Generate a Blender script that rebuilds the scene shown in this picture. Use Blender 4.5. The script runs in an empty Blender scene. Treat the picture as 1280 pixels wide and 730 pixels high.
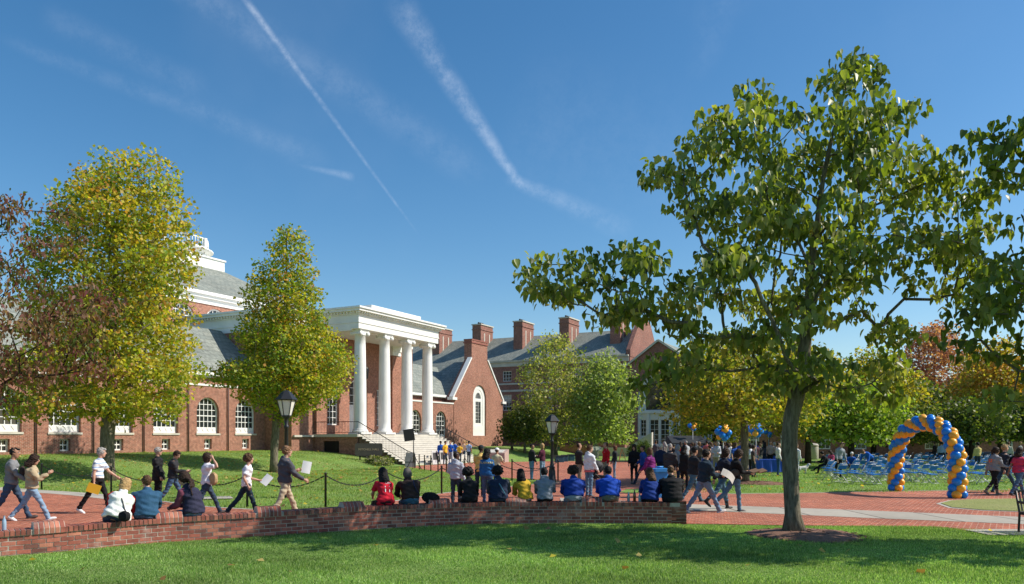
import bpy, math, random
import numpy as np
from mathutils import Vector, Matrix, noise as mnoise
from mathutils.geometry import tessellate_polygon
random.seed(7)
rng = np.random.default_rng(11)
sc = bpy.context.scene
COL = sc.collection
R = math.radians
# ------------------------------------------------------------------ camera, sky, sun, exposure
F = 970.0      # focal length in photo pixels (1280 wide), horizon at y=548, eye 1.95 m above the paving
HZ, EYE = 548.0, 1.95
cam_d = bpy.data.cameras.new('camera')
cam = bpy.data.objects.new('camera', cam_d); COL.objects.link(cam)
cam.location = (0, 0, EYE); cam.rotation_euler = (R(90), 0, 0)
cam_d.sensor_width = 36; cam_d.lens = F/1280*36; cam_d.shift_y = (HZ-365)/1280
cam_d.clip_end = 5000; cam_d.clip_start = .1
sc.camera = cam
sc.view_settings.view_transform = 'Standard'; sc.view_settings.look = 'None'
sc.view_settings.exposure = .5; sc.view_settings.gamma = 1
sc.render.engine = 'CYCLES'
sc.cycles.max_bounces = 6; sc.cycles.transparent_max_bounces = 8
sc.cycles.use_denoising = True
sc.cycles.sample_clamp_indirect = 6
SUN_EL = 42.0
SUN = Vector((.999, -.012, 0)).normalized()
SUN_AZ = math.atan2(SUN.x, SUN.y)            # clockwise from +Y
world = bpy.data.worlds.new('World'); sc.world = world; world.use_nodes = True
def build_sky():
    nt = world.node_tree; nt.nodes.clear(); N = nt.nodes.new; L = nt.links.new
    out = N('ShaderNodeOutputWorld'); bg = N('ShaderNodeBackground'); bg.inputs[1].default_value = SKY_STRENGTH
    sky = N('ShaderNodeTexSky'); sky.sky_type = 'NISHITA'; sky.sun_disc = False
    sky.sun_elevation = R(SUN_EL); sky.sun_rotation = SUN_AZ
    sky.altitude = 0; sky.air_density = 1.0; sky.dust_density = .55; sky.ozone_density = 3.0
    geo = N('ShaderNodeTexCoord')
    nrm = N('ShaderNodeVectorMath'); nrm.operation = 'NORMALIZE'; L(geo.outputs['Generated'], nrm.inputs[0])
    def math_(op, a, b=None, c=None, clamp=False):
        m = N('ShaderNodeMath'); m.operation = op; m.use_clamp = clamp
        for i, v in enumerate((a, b, c)):
            if v is None: continue
            if isinstance(v, (int, float)): m.inputs[i].default_value = v
            else: L(v, m.inputs[i])
        return m.outputs[0]
    def dot(v):
        m = N('ShaderNodeVectorMath'); m.operation = 'DOT_PRODUCT'; L(nrm.outputs[0], m.inputs[0]); m.inputs[1].default_value = v
        return m.outputs['Value']
    def smooth(v, a, b, lo=0., hi=1.):
        m = N('ShaderNodeMapRange'); m.interpolation_type = 'SMOOTHSTEP'
        L(v, m.inputs[0]); m.inputs[1].default_value = a; m.inputs[2].default_value = b
        m.inputs[3].default_value = lo; m.inputs[4].default_value = hi
        return m.outputs[0]
    def noise(scale, detail=4, rough=.6, stretch=None):
        n = N('ShaderNodeTexNoise'); n.inputs['Scale'].default_value = scale
        n.inputs['Detail'].default_value = detail; n.inputs['Roughness'].default_value = rough
        L(nrm.outputs[0], n.inputs['Vector'])
        return n.outputs['Fac']
    n_fine, n_mid = noise(34, 9, .78), noise(9, 4, .6)
    wob = math_('MULTIPLY', math_('SUBTRACT', n_mid, .5), .03)
    def direc(px, py): return Vector((px-640, F, HZ-py)).normalized()
    total = None
    # vapour trails as great circles: ends, half widths (rad) at both ends, strength at both ends
    for (a, b, w0, w1, s0, s1, wb) in [((300, -10), (512, 278), .0060, .0022, .36, .14, .0),
                                   ((500, 8), (648, 228), .024, .008, .20, .34, .25),
                                   ((640, 226), (790, 290), .010, .022, .22, .05, .5),
                                   ((372, 206), (440, 221), .003, .007, .04, .22, .3),
                                   ((215, -25), (600, 215), .026, .03, .10, .06, .8),
                                   ((20, 52), (395, 196), .010, .022, .06, .07, .6),
                                   ((905, -20), (872, 100), .04, .02, .05, .02, .6),
                                   ((60, 20), (250, 110), .02, .02, .05, .06, .6),
                                   ((650, 150), (1000, 250), .12, .1, .035, .02, 1.)]:
        A, B = direc(*a), direc(*b)
        n = A.cross(B).normalized(); t = n.cross(A).normalized(); ang = A.angle(B)
        dist = math_('ABSOLUTE', math_('ADD', dot(n), math_('MULTIPLY', wob, wb)))
        along = math_('DIVIDE', math_('ARCTAN2', dot(t), dot(A)), ang)
        w = math_('MULTIPLY_ADD', along, w1-w0, w0)
        rel = math_('DIVIDE', dist, w)
        core = smooth(rel, 0., 1., 1., 0.)
        st = math_('MULTIPLY_ADD', along, s1-s0, s0)
        ends = math_('MULTIPLY', smooth(along, -.08, .08), smooth(along, .9, 1.08, 1., 0.))
        tex = math_('MULTIPLY_ADD', smooth(n_fine, .32, .68), 1.1, .12)
        m = math_('MULTIPLY', math_('MULTIPLY', core, ends), math_('MULTIPLY', math_('MULTIPLY', st, .58), tex))
        total = m if total is None else math_('ADD', total, m)
    haze = smooth(noise(2.2, 5, .6), .5, .8, 0., .03)
    total = math_('ADD', total, haze, clamp=True)
    hsv = N('ShaderNodeHueSaturation'); hsv.inputs['Hue'].default_value = SKY_HUE; hsv.inputs['Saturation'].default_value = SKY_SAT
    L(sky.outputs[0], hsv.inputs['Color'])
    mix = N('ShaderNodeMix'); mix.data_type = 'RGBA'
    L(total, mix.inputs['Factor']); gm = N('ShaderNodeVectorMath'); gm.operation = 'MULTIPLY'; gm.inputs[1].default_value = (1.0, .965, .93); L(hsv.outputs[0], gm.inputs[0]); L(gm.outputs[0], mix.inputs['A']); mix.inputs['B'].default_value = (*[c/SKY_STRENGTH for c in (.80, .86, .95)], 1)
    L(mix.outputs['Result'], bg.inputs[0]); L(bg.outputs[0], out.inputs[0])
SKY_STRENGTH = .108; SKY_HUE = .497; SKY_SAT = 1.28
build_sky()
sl = bpy.data.lights.new('sun', 'SUN'); sl.energy = 4.1; sl.angle = R(.5); sl.color = (1, .93, .81)
so = bpy.data.objects.new('sun', sl); COL.objects.link(so)
sdir = Vector((SUN.x*math.cos(R(SUN_EL)), SUN.y*math.cos(R(SUN_EL)), math.sin(R(SUN_EL))))
so.rotation_euler = sdir.to_track_quat('Z', 'Y').to_euler(); so.location = (40, -20, 60)

# ------------------------------------------------------------------ terrain functions and pixel -> ground
N_ = Vector((.88701, -.46175, 0)); D1 = Vector((.46175, .88701, 0))     # facade normal and facade direction of the brick buildings
def qof(x, y): return N_.x*x + N_.y*y + 43.3
def hgt(x, y):
    q = qof(x, y); t = min(1., max(0., (11.2-q)/11.2))
    return 1.05*(1-(1-t)**2.34)*t/(t+.03)*1.03 if t > 0 else 0.
def ray(px, d): return Vector(((px-640)/F*d, d, 0))
def gnd(px, py, z=None):
    """ground point seen at a pixel of the photo (used once, to survey where things stand)"""
    d = 1891.5/max(py-HZ, 1.)
    for _ in range(40):
        x = (px-640)/F*d; h = hgt(x, d) if z is None else z
        dn = (EYE-h)*F/(py-HZ); d = .5*d+.5*dn
    return Vector(((px-640)/F*d, d, hgt((px-640)/F*d, d) if z is None else z))
def at(px, py, d): return Vector(((px-640)/F*d, d, EYE+(HZ-py)*d/F))

# ------------------------------------------------------------------ object helpers
def tag(o, label=None, cat=None, group=None, kind=None):
    if label: o['label'] = label
    if cat: o['category'] = cat
    if group: o['group'] = group
    if kind: o['kind'] = kind
    return o
def empty(name, loc=(0, 0, 0), rz=0, label=None, cat=None, group=None, parent=None):
    o = bpy.data.objects.new(name, None); COL.objects.link(o); o.empty_display_size = .3
    o.location = loc; o.rotation_euler = (0, 0, rz)
    if parent: o.parent = parent
    return tag(o, label, cat, group)
def link(name, me, mats=None, parent=None):
    o = bpy.data.objects.new(name, me); COL.objects.link(o)
    if mats is not None:
        for m in (mats if isinstance(mats, (list, tuple)) else [mats]): me.materials.append(m)
    if parent: o.parent = parent
    return o
def copy_tree(o, parent=None):
    c = o.copy(); COL.objects.link(c); c.parent = parent
    for ch in list(o.children): copy_tree(ch, c)
    return c
def np_mesh(name, V, Fc, k, smooth=False, colors=None, uv=False):
    """V (n,3), Fc (m,k) uniform polygons"""
    me = bpy.data.meshes.new(name)
    V = np.asarray(V, np.float32); Fc = np.asarray(Fc, np.int32)
    me.vertices.add(len(V)); me.vertices.foreach_set('co', V.ravel())
    me.loops.add(Fc.size); me.loops.foreach_set('vertex_index', Fc.ravel())
    me.polygons.add(len(Fc)); me.polygons.foreach_set('loop_start', np.arange(0, Fc.size, k, dtype=np.int32))
    me.polygons.foreach_set('loop_total', np.full(len(Fc), k, np.int32))
    if smooth: me.polygons.foreach_set('use_smooth', np.ones(len(Fc), bool))
    me.update(calc_edges=True)
    if colors is not None:
        a = me.attributes.new('col', 'FLOAT_COLOR', 'POINT')
        c = np.ones((len(V), 4), np.float32); c[:, :3] = colors; a.data.foreach_set('color', c.ravel())
    return me
class MB:
    def __init__(s): s.v = []; s.f = []; s.mi = []; s.sm = []; s.c = []; s.cur = (1, 1, 1)
    def add(s, vs, fs, mi=0, smooth=False):
        o = len(s.v); s.v += [tuple(v) for v in vs]; s.c += [s.cur]*len(vs)
        for f in fs: s.f.append(tuple(i+o for i in f)); s.mi.append(mi); s.sm.append(smooth)
    def box(s, x0, x1, y0, y1, z0, z1, mi=0):
        s.add([(x0, y0, z0), (x1, y0, z0), (x1, y1, z0), (x0, y1, z0), (x0, y0, z1), (x1, y0, z1), (x1, y1, z1), (x0, y1, z1)],
              [(3, 2, 1, 0), (4, 5, 6, 7), (0, 1, 5, 4), (1, 2, 6, 5), (2, 3, 7, 6), (3, 0, 4, 7)], mi)
    def obox(s, c, X, Y, Z, mi=0):
        c, X, Y, Z = map(Vector, (c, X, Y, Z))
        vs = [c+a*X+b*Y+d*Z for d in (-1, 1) for a, b in ((-1, -1), (1, -1), (1, 1), (-1, 1))]
        s.add(vs, [(3, 2, 1, 0), (4, 5, 6, 7), (0, 1, 5, 4), (1, 2, 6, 5), (2, 3, 7, 6), (3, 0, 4, 7)], mi)
    def bar(s, a, b, w, t, mi=0, up=(0, 0, 1)):
        a, b = Vector(a), Vector(b); d = b-a; u = Vector(up); x = d.cross(u)
        x = x.normalized() if x.length > 1e-6 else Vector((1, 0, 0)); y = x.cross(d).normalized()
        s.obox((a+b)/2, x*w/2, d/2, y*t/2, mi)
    def tube(s, pts, rad, n=8, mi=0, smooth=True, caps=True, sq=1.0):
        pts = [Vector(p) for p in pts]; m = len(pts)
        if not isinstance(rad, (list, tuple, np.ndarray)): rad = [rad]*m
        ref = None; vs = []
        for i, p in enumerate(pts):
            t = (pts[min(i+1, m-1)]-pts[max(i-1, 0)])
            t = t.normalized() if t.length > 1e-9 else Vector((0, 0, 1))
            if ref is None: ref = Vector((1, 0, 0)) if abs(t.x) < .8 else Vector((0, 1, 0))
            x = (ref-t*ref.dot(t)).normalized(); y = t.cross(x); ref = x
            for k in range(n):
                a = 2*math.pi*k/n; vs.append(p+(x*math.cos(a)+y*math.sin(a)*sq)*rad[i])
        fs = [(i*n+k, i*n+(k+1) % n, (i+1)*n+(k+1) % n, (i+1)*n+k) for i in range(m-1) for k in range(n)]
        if caps: fs += [tuple(reversed(range(n))), tuple(range((m-1)*n, m*n))]
        s.add(vs, fs, mi, smooth)
    def lathe(s, prof, c=(0, 0, 0), n=16, mi=0, smooth=True, sides=None, rot=0):
        vs = []; m = len(prof)
        for r, z in prof:
            for k in range(n):
                a = 2*math.pi*k/n+rot; vs.append((c[0]+r*math.cos(a), c[1]+r*math.sin(a), c[2]+z))
        fs = [(i*n+k, i*n+(k+1) % n, (i+1)*n+(k+1) % n, (i+1)*n+k) for i in range(m-1) for k in range(n)]
        fs += [tuple(reversed(range(n))), tuple(range((m-1)*n, m*n))]
        s.add(vs, fs, mi, smooth)
    def ball(s, c, r, n=10, m=7, mi=0, axes=None):
        rx, ry, rz = r if isinstance(r, (tuple, list)) else (r, r, r); c = Vector(c)
        ax = axes or (Vector((1, 0, 0)), Vector((0, 1, 0)), Vector((0, 0, 1)))
        vs = [c-ax[2]*rz]
        for i in range(1, m):
            p = math.pi*i/m
            for k in range(n):
                a = 2*math.pi*k/n
                vs.append(c+ax[0]*rx*math.sin(p)*math.cos(a)+ax[1]*ry*math.sin(p)*math.sin(a)-ax[2]*rz*math.cos(p))
        vs.append(c+ax[2]*rz)
        fs = [(0, 1+(k+1) % n, 1+k) for k in range(n)]
        for i in range(m-2):
            a, b = 1+i*n, 1+(i+1)*n
            fs += [(a+k, a+(k+1) % n, b+(k+1) % n, b+k) for k in range(n)]
        a = 1+(m-2)*n; fs += [(a+k, a+(k+1) % n, len(vs)-1) for k in range(n)]
        s.add(vs, fs, mi, True)
    def poly(s, pts, mi=0): s.add(pts, [tuple(range(len(pts)))], mi)
    def prism(s, pts, vec, mi=0, smooth=False):
        """polygon pts (3d) extruded along vec, outward for ccw seen against vec"""
        pts = [Vector(p) for p in pts]; vec = Vector(vec); n = len(pts)
        vs = pts+[p+vec for p in pts]
        tris = tessellate_polygon([pts])
        nn = Vector((0, 0, 0))
        for i in range(n): nn += pts[i].cross(pts[(i+1) % n])
        flip = nn.dot(vec) > 0
        fs = []
        for t in tris:
            a, b, c = t
            tn = (pts[b]-pts[a]).cross(pts[c]-pts[a])
            if tn.dot(vec) > 0: a, b, c = c, b, a
            fs.append((a, b, c)); fs.append((c+n, b+n, a+n))
        for i in range(n):
            j = (i+1) % n
            fs.append((i, i+n, j+n, j) if not flip else (i, j, j+n, i+n))
        s.add(vs, fs, mi, smooth)
    def wall(s, outline, holes, y0, y1, mi=0, reveal_mi=None, depth=None):
        """vertical wall in local x,z with holes; front y0, back y1; reveals run back through the holes"""
        rm = mi if reveal_mi is None else reveal_mi
        loops = [[Vector((x, z, 0)) for x, z in l] for l in [outline]+holes]
        flat = [p for l in loops for p in l]
        tris = tessellate_polygon(loops)
        vs = [(p.x, y0, p.y) for p in flat]
        fs = []
        for a, b, c in tris:
            A, B, C_ = flat[a], flat[b], flat[c]
            if (B.x-A.x)*(C_.y-A.y)-(B.y-A.y)*(C_.x-A.x) < 0: a, b, c = c, b, a
            fs.append((a, b, c))           # ccw in xz -> normal -y
        s.add(vs, fs, mi)
        def side(l, yy, m_, inward):
            n = len(l); vv = [(x, y0, z) for x, z in l]+[(x, yy, z) for x, z in l]
            area = sum(l[i][0]*l[(i+1) % n][1]-l[(i+1) % n][0]*l[i][1] for i in range(n))
            ff = []
            for i in range(n):
                j = (i+1) % n; f = (i, i+n, j+n, j)
                if (area > 0) != (not inward): f = tuple(reversed(f))
                ff.append(f)
            s.add(vv, ff, m_)
        side(outline, y1, mi, False)
        for h in holes: side(h, y0+(depth or (y1-y0)), rm, True)
    def build(s, name, mats, parent=None, uv=True, col=False, loc=None):
        me = bpy.data.meshes.new(name)
        me.from_pydata(s.v, [], s.f); me.update()
        me.polygons.foreach_set('material_index', np.array(s.mi, np.int32))
        me.polygons.foreach_set('use_smooth', np.array(s.sm, bool))
        if col:
            a = me.attributes.new('col', 'FLOAT_COLOR', 'POINT')
            c = np.ones((len(s.v), 4), np.float32); c[:, :3] = np.array(s.c); a.data.foreach_set('color', c.ravel())
        if uv:
            nl = len(me.loops); ul = me.uv_layers.new(name='UVMap')
            co = np.array(s.v, np.float32); vi = np.empty(nl, np.int32); me.loops.foreach_get('vertex_index', vi)
            nr = np.empty(len(me.polygons)*3, np.float32); me.polygons.foreach_get('normal', nr); nr = np.abs(nr.reshape(-1, 3))
            lt = np.empty(len(me.polygons), np.int32); me.polygons.foreach_get('loop_total', lt)
            nl_ = np.repeat(nr, lt, axis=0); P = co[vi]
            ax = np.argmax(nl_+np.array([0, .001, .3]), axis=1)
            ax = np.where(nl_[:, 2] > .85, 2, np.where(nl_[:, 0] > nl_[:, 1], 0, 1))
            U = np.where(ax == 0, P[:, 1], P[:, 0]); W = np.where(ax == 2, P[:, 1], P[:, 2])
            ul.data.foreach_set('uv', np.stack([U, W], 1).astype(np.float32).ravel())
        o = link(name, me, mats, parent)
        if loc is not None: o.location = loc
        return o
# ------------------------------------------------------------------ materials
MATS = {}
def newmat(name):
    m = bpy.data.materials.new(name); m.use_nodes = True; nt = m.node_tree
    b = nt.nodes['Principled BSDF']; MATS[name] = m
    return m, nt, b
def M(name, col, rough=.75, var=.12, scale=3., bump=0., bscale=None, metal=0., spec=.4, col2=None, detail=4, coat=0.):
    if name in MATS: return MATS[name]
    m, nt, b = newmat(name); N = nt.nodes.new; L = nt.links.new
    tc = N('ShaderNodeTexCoord'); n = N('ShaderNodeTexNoise'); n.inputs['Scale'].default_value = scale; n.inputs['Detail'].default_value = detail
    L(tc.outputs['Object'], n.inputs['Vector'])
    r = N('ShaderNodeMapRange'); r.inputs[1].default_value = .3; r.inputs[2].default_value = .7; L(n.outputs[0], r.inputs[0])
    mx = N('ShaderNodeMix'); mx.data_type = 'RGBA'; L(r.outputs[0], mx.inputs['Factor'])
    lo = tuple(c*(1-var) for c in col); hi = tuple(min(1, c*(1+var)) for c in (col2 or col))
    mx.inputs['A'].default_value = (*lo, 1); mx.inputs['B'].default_value = (*hi, 1)
    L(mx.outputs['Result'], b.inputs['Base Color'])
    b.inputs['Roughness'].default_value = rough; b.inputs['Metallic'].default_value = metal
    b.inputs['Specular IOR Level'].default_value = spec; b.inputs['Coat Weight'].default_value = coat
    if bump:
        n2 = N('ShaderNodeTexNoise'); n2.inputs['Scale'].default_value = bscale or scale*4; n2.inputs['Detail'].default_value = 5
        L(tc.outputs['Object'], n2.inputs['Vector'])
        bp = N('ShaderNodeBump'); bp.inputs['Strength'].default_value = bump; bp.inputs['Distance'].default_value = .02
        L(n2.outputs[0], bp.inputs['Height']); L(bp.outputs[0], b.inputs['Normal'])
    return m
def brick_mat(name, c1, c2, mortar, bw=.215, rh=.075, ms=.011, dirt=.25, bump=.25, offset=.5, rough=.85, mottle=.35, stain=None, rot=0.):
    m, nt, b = newmat(name); N = nt.nodes.new; L = nt.links.new
    uv = N('ShaderNodeUVMap'); uv.uv_map = 'UVMap'
    br = N('ShaderNodeTexBrick'); mpg = N('ShaderNodeMapping'); mpg.inputs['Rotation'].default_value = (0, 0, rot); L(uv.outputs[0], mpg.inputs[0]); L(mpg.outputs[0], br.inputs['Vector'])
    br.inputs['Scale'].default_value = 1; br.inputs['Brick Width'].default_value = bw; br.inputs['Row Height'].default_value = rh
    br.inputs['Mortar Size'].default_value = ms; br.inputs['Mortar Smooth'].default_value = .2; br.offset = offset
    br.inputs['Color1'].default_value = (*c1, 1); br.inputs['Color2'].default_value = (*c2, 1); br.inputs['Mortar'].default_value = (*mortar, 1)
    br.inputs['Bias'].default_value = 0
    n = N('ShaderNodeTexNoise'); n.inputs['Scale'].default_value = .45; n.inputs['Detail'].default_value = 6; n.inputs['Roughness'].default_value = .7
    L(uv.outputs[0], n.inputs['Vector'])
    r = N('ShaderNodeMapRange'); L(n.outputs[0], r.inputs[0]); r.inputs[1].default_value = .3; r.inputs[2].default_value = .7
    r.inputs[3].default_value = 1-dirt; r.inputs[4].default_value = 1+dirt*.6
    n3 = N('ShaderNodeTexNoise'); n3.inputs['Scale'].default_value = 5.5; n3.inputs['Detail'].default_value = 3; L(uv.outputs[0], n3.inputs['Vector'])
    r3 = N('ShaderNodeMapRange'); L(n3.outputs[0], r3.inputs[0]); r3.inputs[1].default_value = .3; r3.inputs[2].default_value = .7
    r3.inputs[3].default_value = 1-mottle; r3.inputs[4].default_value = 1+mottle
    mm = N('ShaderNodeMath'); mm.operation = 'MULTIPLY'; L(r.outputs[0], mm.inputs[0]); L(r3.outputs[0], mm.inputs[1])
    vm = N('ShaderNodeVectorMath'); vm.operation = 'SCALE'; L(br.outputs['Color'], vm.inputs[0]); L(mm.outputs[0], vm.inputs['Scale'])
    L(vm.outputs[0], b.inputs['Base Color']); b.inputs['Roughness'].default_value = rough; b.inputs['Specular IOR Level'].default_value = .25
    bp = N('ShaderNodeBump'); bp.inputs['Strength'].default_value = bump; bp.inputs['Distance'].default_value = .01; bp.invert = True
    L(br.outputs['Fac'], bp.inputs['Height']); L(bp.outputs[0], b.inputs['Normal'])
    return m
def attr_mat(name, rough=.8, bump=0., bscale=60, nvar=.15, nscale=8, stain=None, spec=.3):
    m, nt, b = newmat(name); N = nt.nodes.new; L = nt.links.new
    a = N('ShaderNodeAttribute'); a.attribute_name = 'col'
    tc = N('ShaderNodeTexCoord'); n = N('ShaderNodeTexNoise'); n.inputs['Scale'].default_value = nscale; n.inputs['Detail'].default_value = 5
    L(tc.outputs['Object'], n.inputs['Vector'])
    r = N('ShaderNodeMapRange'); L(n.outputs[0], r.inputs[0]); r.inputs[1].default_value = .3; r.inputs[2].default_value = .7
    r.inputs[3].default_value = 1-nvar; r.inputs[4].default_value = 1+nvar
    vm = N('ShaderNodeVectorMath'); vm.operation = 'SCALE'; L(a.outputs['Color'], vm.inputs[0]); L(r.outputs[0], vm.inputs['Scale'])
    last = vm.outputs[0]
    if stain:
        n2 = N('ShaderNodeTexNoise'); n2.inputs['Scale'].default_value = 1.6; n2.inputs['Detail'].default_value = 7; n2.inputs['Roughness'].default_value = .75
        L(tc.outputs['Object'], n2.inputs['Vector'])
        r2 = N('ShaderNodeMapRange'); L(n2.outputs[0], r2.inputs[0]); r2.inputs[1].default_value = .54; r2.inputs[2].default_value = .68; r2.inputs[4].default_value = .55
        mx = N('ShaderNodeMix'); mx.data_type = 'RGBA'; L(r2.outputs[0], mx.inputs['Factor']); L(last, mx.inputs['A']); mx.inputs['B'].default_value = (*stain, 1)
        last = mx.outputs['Result']
    L(last, b.inputs['Base Color']); b.inputs['Roughness'].default_value = rough; b.inputs['Specular IOR Level'].default_value = spec
    if bump:
        n2 = N('ShaderNodeTexNoise'); n2.inputs['Scale'].default_value = bscale; n2.inputs['Detail'].default_value = 4
        L(tc.outputs['Object'], n2.inputs['Vector'])
        bp = N('ShaderNodeBump'); bp.inputs['Strength'].default_value = bump; bp.inputs['Distance'].default_value = .01
        L(n2.outputs[0], bp.inputs['Height']); L(bp.outputs[0], b.inputs['Normal'])
    return m
def leaf_mat(name, trans=.45, rough=.5, tint=(1.25, 1.35, .45), spec=.35):
    m, nt, b = newmat(name); N = nt.nodes.new; L = nt.links.new
    a = N('ShaderNodeAttribute'); a.attribute_name = 'col'
    L(a.outputs['Color'], b.inputs['Base Color']); b.inputs['Roughness'].default_value = rough; b.inputs['Specular IOR Level'].default_value = spec
    t = N('ShaderNodeBsdfTranslucent'); vm = N('ShaderNodeVectorMath'); vm.operation = 'MULTIPLY'
    L(a.outputs['Color'], vm.inputs[0]); vm.inputs[1].default_value = tint; L(vm.outputs[0], t.inputs[0])
    mx = N('ShaderNodeMixShader'); mx.inputs[0].default_value = trans
    L(b.outputs[0], mx.inputs[1]); L(t.outputs[0], mx.inputs[2]); L(mx.outputs[0], nt.nodes['Material Output'].inputs[0])
    return m
BRICK = brick_mat('brick_red', (.36, .125, .08), (.25, .088, .06), (.40, .29, .22), mottle=.3)
BRICK2 = brick_mat('brick_far', (.33, .12, .085), (.22, .08, .06), (.30, .22, .18), mottle=.25)
PAVER = brick_mat('brick_paving', (.43, .115, .055), (.27, .07, .038), (.60, .40, .30), bw=.24, rh=.12, ms=.008, dirt=.3, mottle=.25, bump=.1, rot=R(33))
SLATE = brick_mat('slate_roof', (.27, .285, .25), (.20, .225, .205), (.13, .14, .13), bw=.5, rh=.32, ms=.015, dirt=.22, bump=.3, mottle=.25)
WHITE = M('white_paint', (.76, .76, .73), .55, .07, .9, detail=8)
STONE = M('limestone', (.52, .49, .42), .85, .12, 1.5, .2, 30)
STEP = M('granite_steps', (.56, .53, .47), .85, .1, 2.)
CONC = M('concrete', (.42, .385, .33), .9, .14, 1.3, .25, 60)
IRON = M('black_iron', (.015, .016, .018), .45, .2, 5, metal=.0, spec=.5)
DARK = M('dark_recess', (.012, .012, .012), .9)
def glass_mat():
    m, nt, b = newmat('window_glass'); N = nt.nodes.new; L = nt.links.new
    b.inputs['Base Color'].default_value = (.02, .026, .028, 1); b.inputs['Roughness'].default_value = .06; b.inputs['Specular IOR Level'].default_value = .8
    tc = N('ShaderNodeTexCoord'); n = N('ShaderNodeTexNoise'); n.inputs['Scale'].default_value = 1.4; L(tc.outputs['Object'], n.inputs['Vector'])
    bp = N('ShaderNodeBump'); bp.inputs['Strength'].default_value = .08; bp.inputs['Distance'].default_value = .05; L(n.outputs[0], bp.inputs['Height']); L(bp.outputs[0], b.inputs['Normal'])
    return m
GLASS = glass_mat()
# ------------------------------------------------------------------ terrain
def grass_mat(name, a, b_, c):
    m, nt, b = newmat(name); N = nt.nodes.new; L = nt.links.new
    tc = N('ShaderNodeTexCoord')
    def noise(s, d=5, r=.6):
        n = N('ShaderNodeTexNoise'); n.inputs['Scale'].default_value = s; n.inputs['Detail'].default_value = d; n.inputs['Roughness'].default_value = r
        L(tc.outputs['Object'], n.inputs['Vector']); return n.outputs[0]
    def ramp(v, lo, hi):
        r = N('ShaderNodeMapRange'); L(v, r.inputs[0]); r.inputs[1].default_value = lo; r.inputs[2].default_value = hi; return r.outputs[0]
    m1 = N('ShaderNodeMix'); m1.data_type = 'RGBA'; L(ramp(noise(28, 6, .8), .3, .7), m1.inputs['Factor']); m1.inputs['A'].default_value = (*a, 1); m1.inputs['B'].default_value = (*b_, 1)
    m2 = N('ShaderNodeMix'); m2.data_type = 'RGBA'; L(ramp(noise(.35, 6, .7), .48, .75), m2.inputs['Factor']); L(m1.outputs['Result'], m2.inputs['A']); m2.inputs['B'].default_value = (*c, 1)
    L(m2.outputs['Result'], b.inputs['Base Color']); b.inputs['Roughness'].default_value = .9; b.inputs['Specular IOR Level'].default_value = .15
    bp = N('ShaderNodeBump'); bp.inputs['Strength'].default_value = .8; bp.inputs['Distance'].default_value = .05
    L(noise(45, 6, .8), bp.inputs['Height']); L(bp.outputs[0], b.inputs['Normal'])
    return m
GRASS = grass_mat('lawn_grass', (.13, .24, .05), (.24, .36, .09), (.29, .33, .12))
xs = np.concatenate([np.linspace(-2500, -120, 14), np.arange(-100, 100.1, 1.25), np.linspace(120, 2500, 14)])
ys = np.concatenate([np.linspace(-300, -15, 5), np.arange(-10, 130.1, 1.25), np.linspace(150, 3500, 14)])
X, Y = np.meshgrid(xs, ys)
qg = N_.x*X+N_.y*Y+43.3; tg = np.clip((11.2-qg)/11.2, 0, 1); Z = 1.05*(1-(1-tg)**2.34)*tg/(tg+.03)*1.03
V = np.stack([X, Y, Z], -1).reshape(-1, 3); nx = len(xs)
ii = np.arange(len(ys)-1)[:, None]*nx+np.arange(nx-1)[None]; ii = ii.ravel()
g = link('ground', np_mesh('ground', V, np.stack([ii, ii+1, ii+nx+1, ii+nx], 1), 4, True), GRASS); tag(g, kind='structure')
def sheet(name, pts, z, mat, kind='structure', flat=True):
    """flat polygon laid on the ground, world xy"""
    pl = [Vector((x, y, 0)) for x, y in pts]; tris = tessellate_polygon([pl])
    fs = []
    for a, b, c in tris:
        if (pl[b]-pl[a]).cross(pl[c]-pl[a]).z < 0: a, b, c = c, b, a
        fs.append((a, b, c))
    mb = MB(); mb.add([(x, y, z) for x, y in pts], fs)
    o = mb.build(name, mat)
    if kind: tag(o, kind=kind)
    return o
def G2(px, py): p = gnd(px, py, 0.); return (p.x, p.y)
def spline(pts, n=6):
    out = []; m = len(pts); P = [Vector(p) for p in pts]
    for i in range(m-1):
        p0, p1, p2, p3 = P[max(i-1, 0)], P[i], P[i+1], P[min(i+2, m-1)]
        for k in range(n):
            t = k/n; out.append(.5*((2*p1)+(p2-p0)*t+(2*p0-5*p1+4*p2-p3)*t*t+(3*p1-p0-3*p2+p3)*t**3))
    out.append(P[-1]); return out
# seat wall course line (front foot), surveyed
wall_px = [(-170, 12.0), (-60, 12.35), (0, 12.8), (77, 13.35), (200, 14.5), (324, 15.4), (432, 16.3), (480, 16.75), (560, 17.3), (640, 17.65), (738, 17.75), (850, 17.55)]
WALL = [ray(px, d) for px, d in wall_px]
WALLS = spline(WALL, 10)
wl = [(p.x, p.y+.1) for p in WALLS]
near = [(G2(1480, 668)), G2(1234, 668.5), G2(1205, 663.5), G2(1185, 660.5), G2(1150, 659), G2(980, 657), (wl[-1][0]+.3, wl[-1][1])]
lawn_edge = [G2(*p) for p in [(-160, 597), (-60, 603), (25, 611), (118, 617.3), (190, 625), (255, 633), (330, 637.5), (373, 638), (437, 635.4), (480, 628.5), (538, 619), (575, 614), (630, 609), (665, 605.5), (698, 603)]]
lawn_top = [G2(*p) for p in [(690, 600.5), (648, 599), (600, 595), (560, 591), (530, 587), (503, 583.3)]]
lawn_edge = [(p.x, p.y) for p in spline([(x, y, 0) for x, y in lawn_edge], 4)]
far_edge = [G2(*p) for p in [(610, 577.3), (640, 577.5), (700, 576.5), (800, 577), (850, 577.5), (868, 588), (878, 602), (885, 611), (896, 616), (915, 617.6), (1000, 616.6), (1110, 614.5), (1200, 613), (1500, 611)]]
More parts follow.
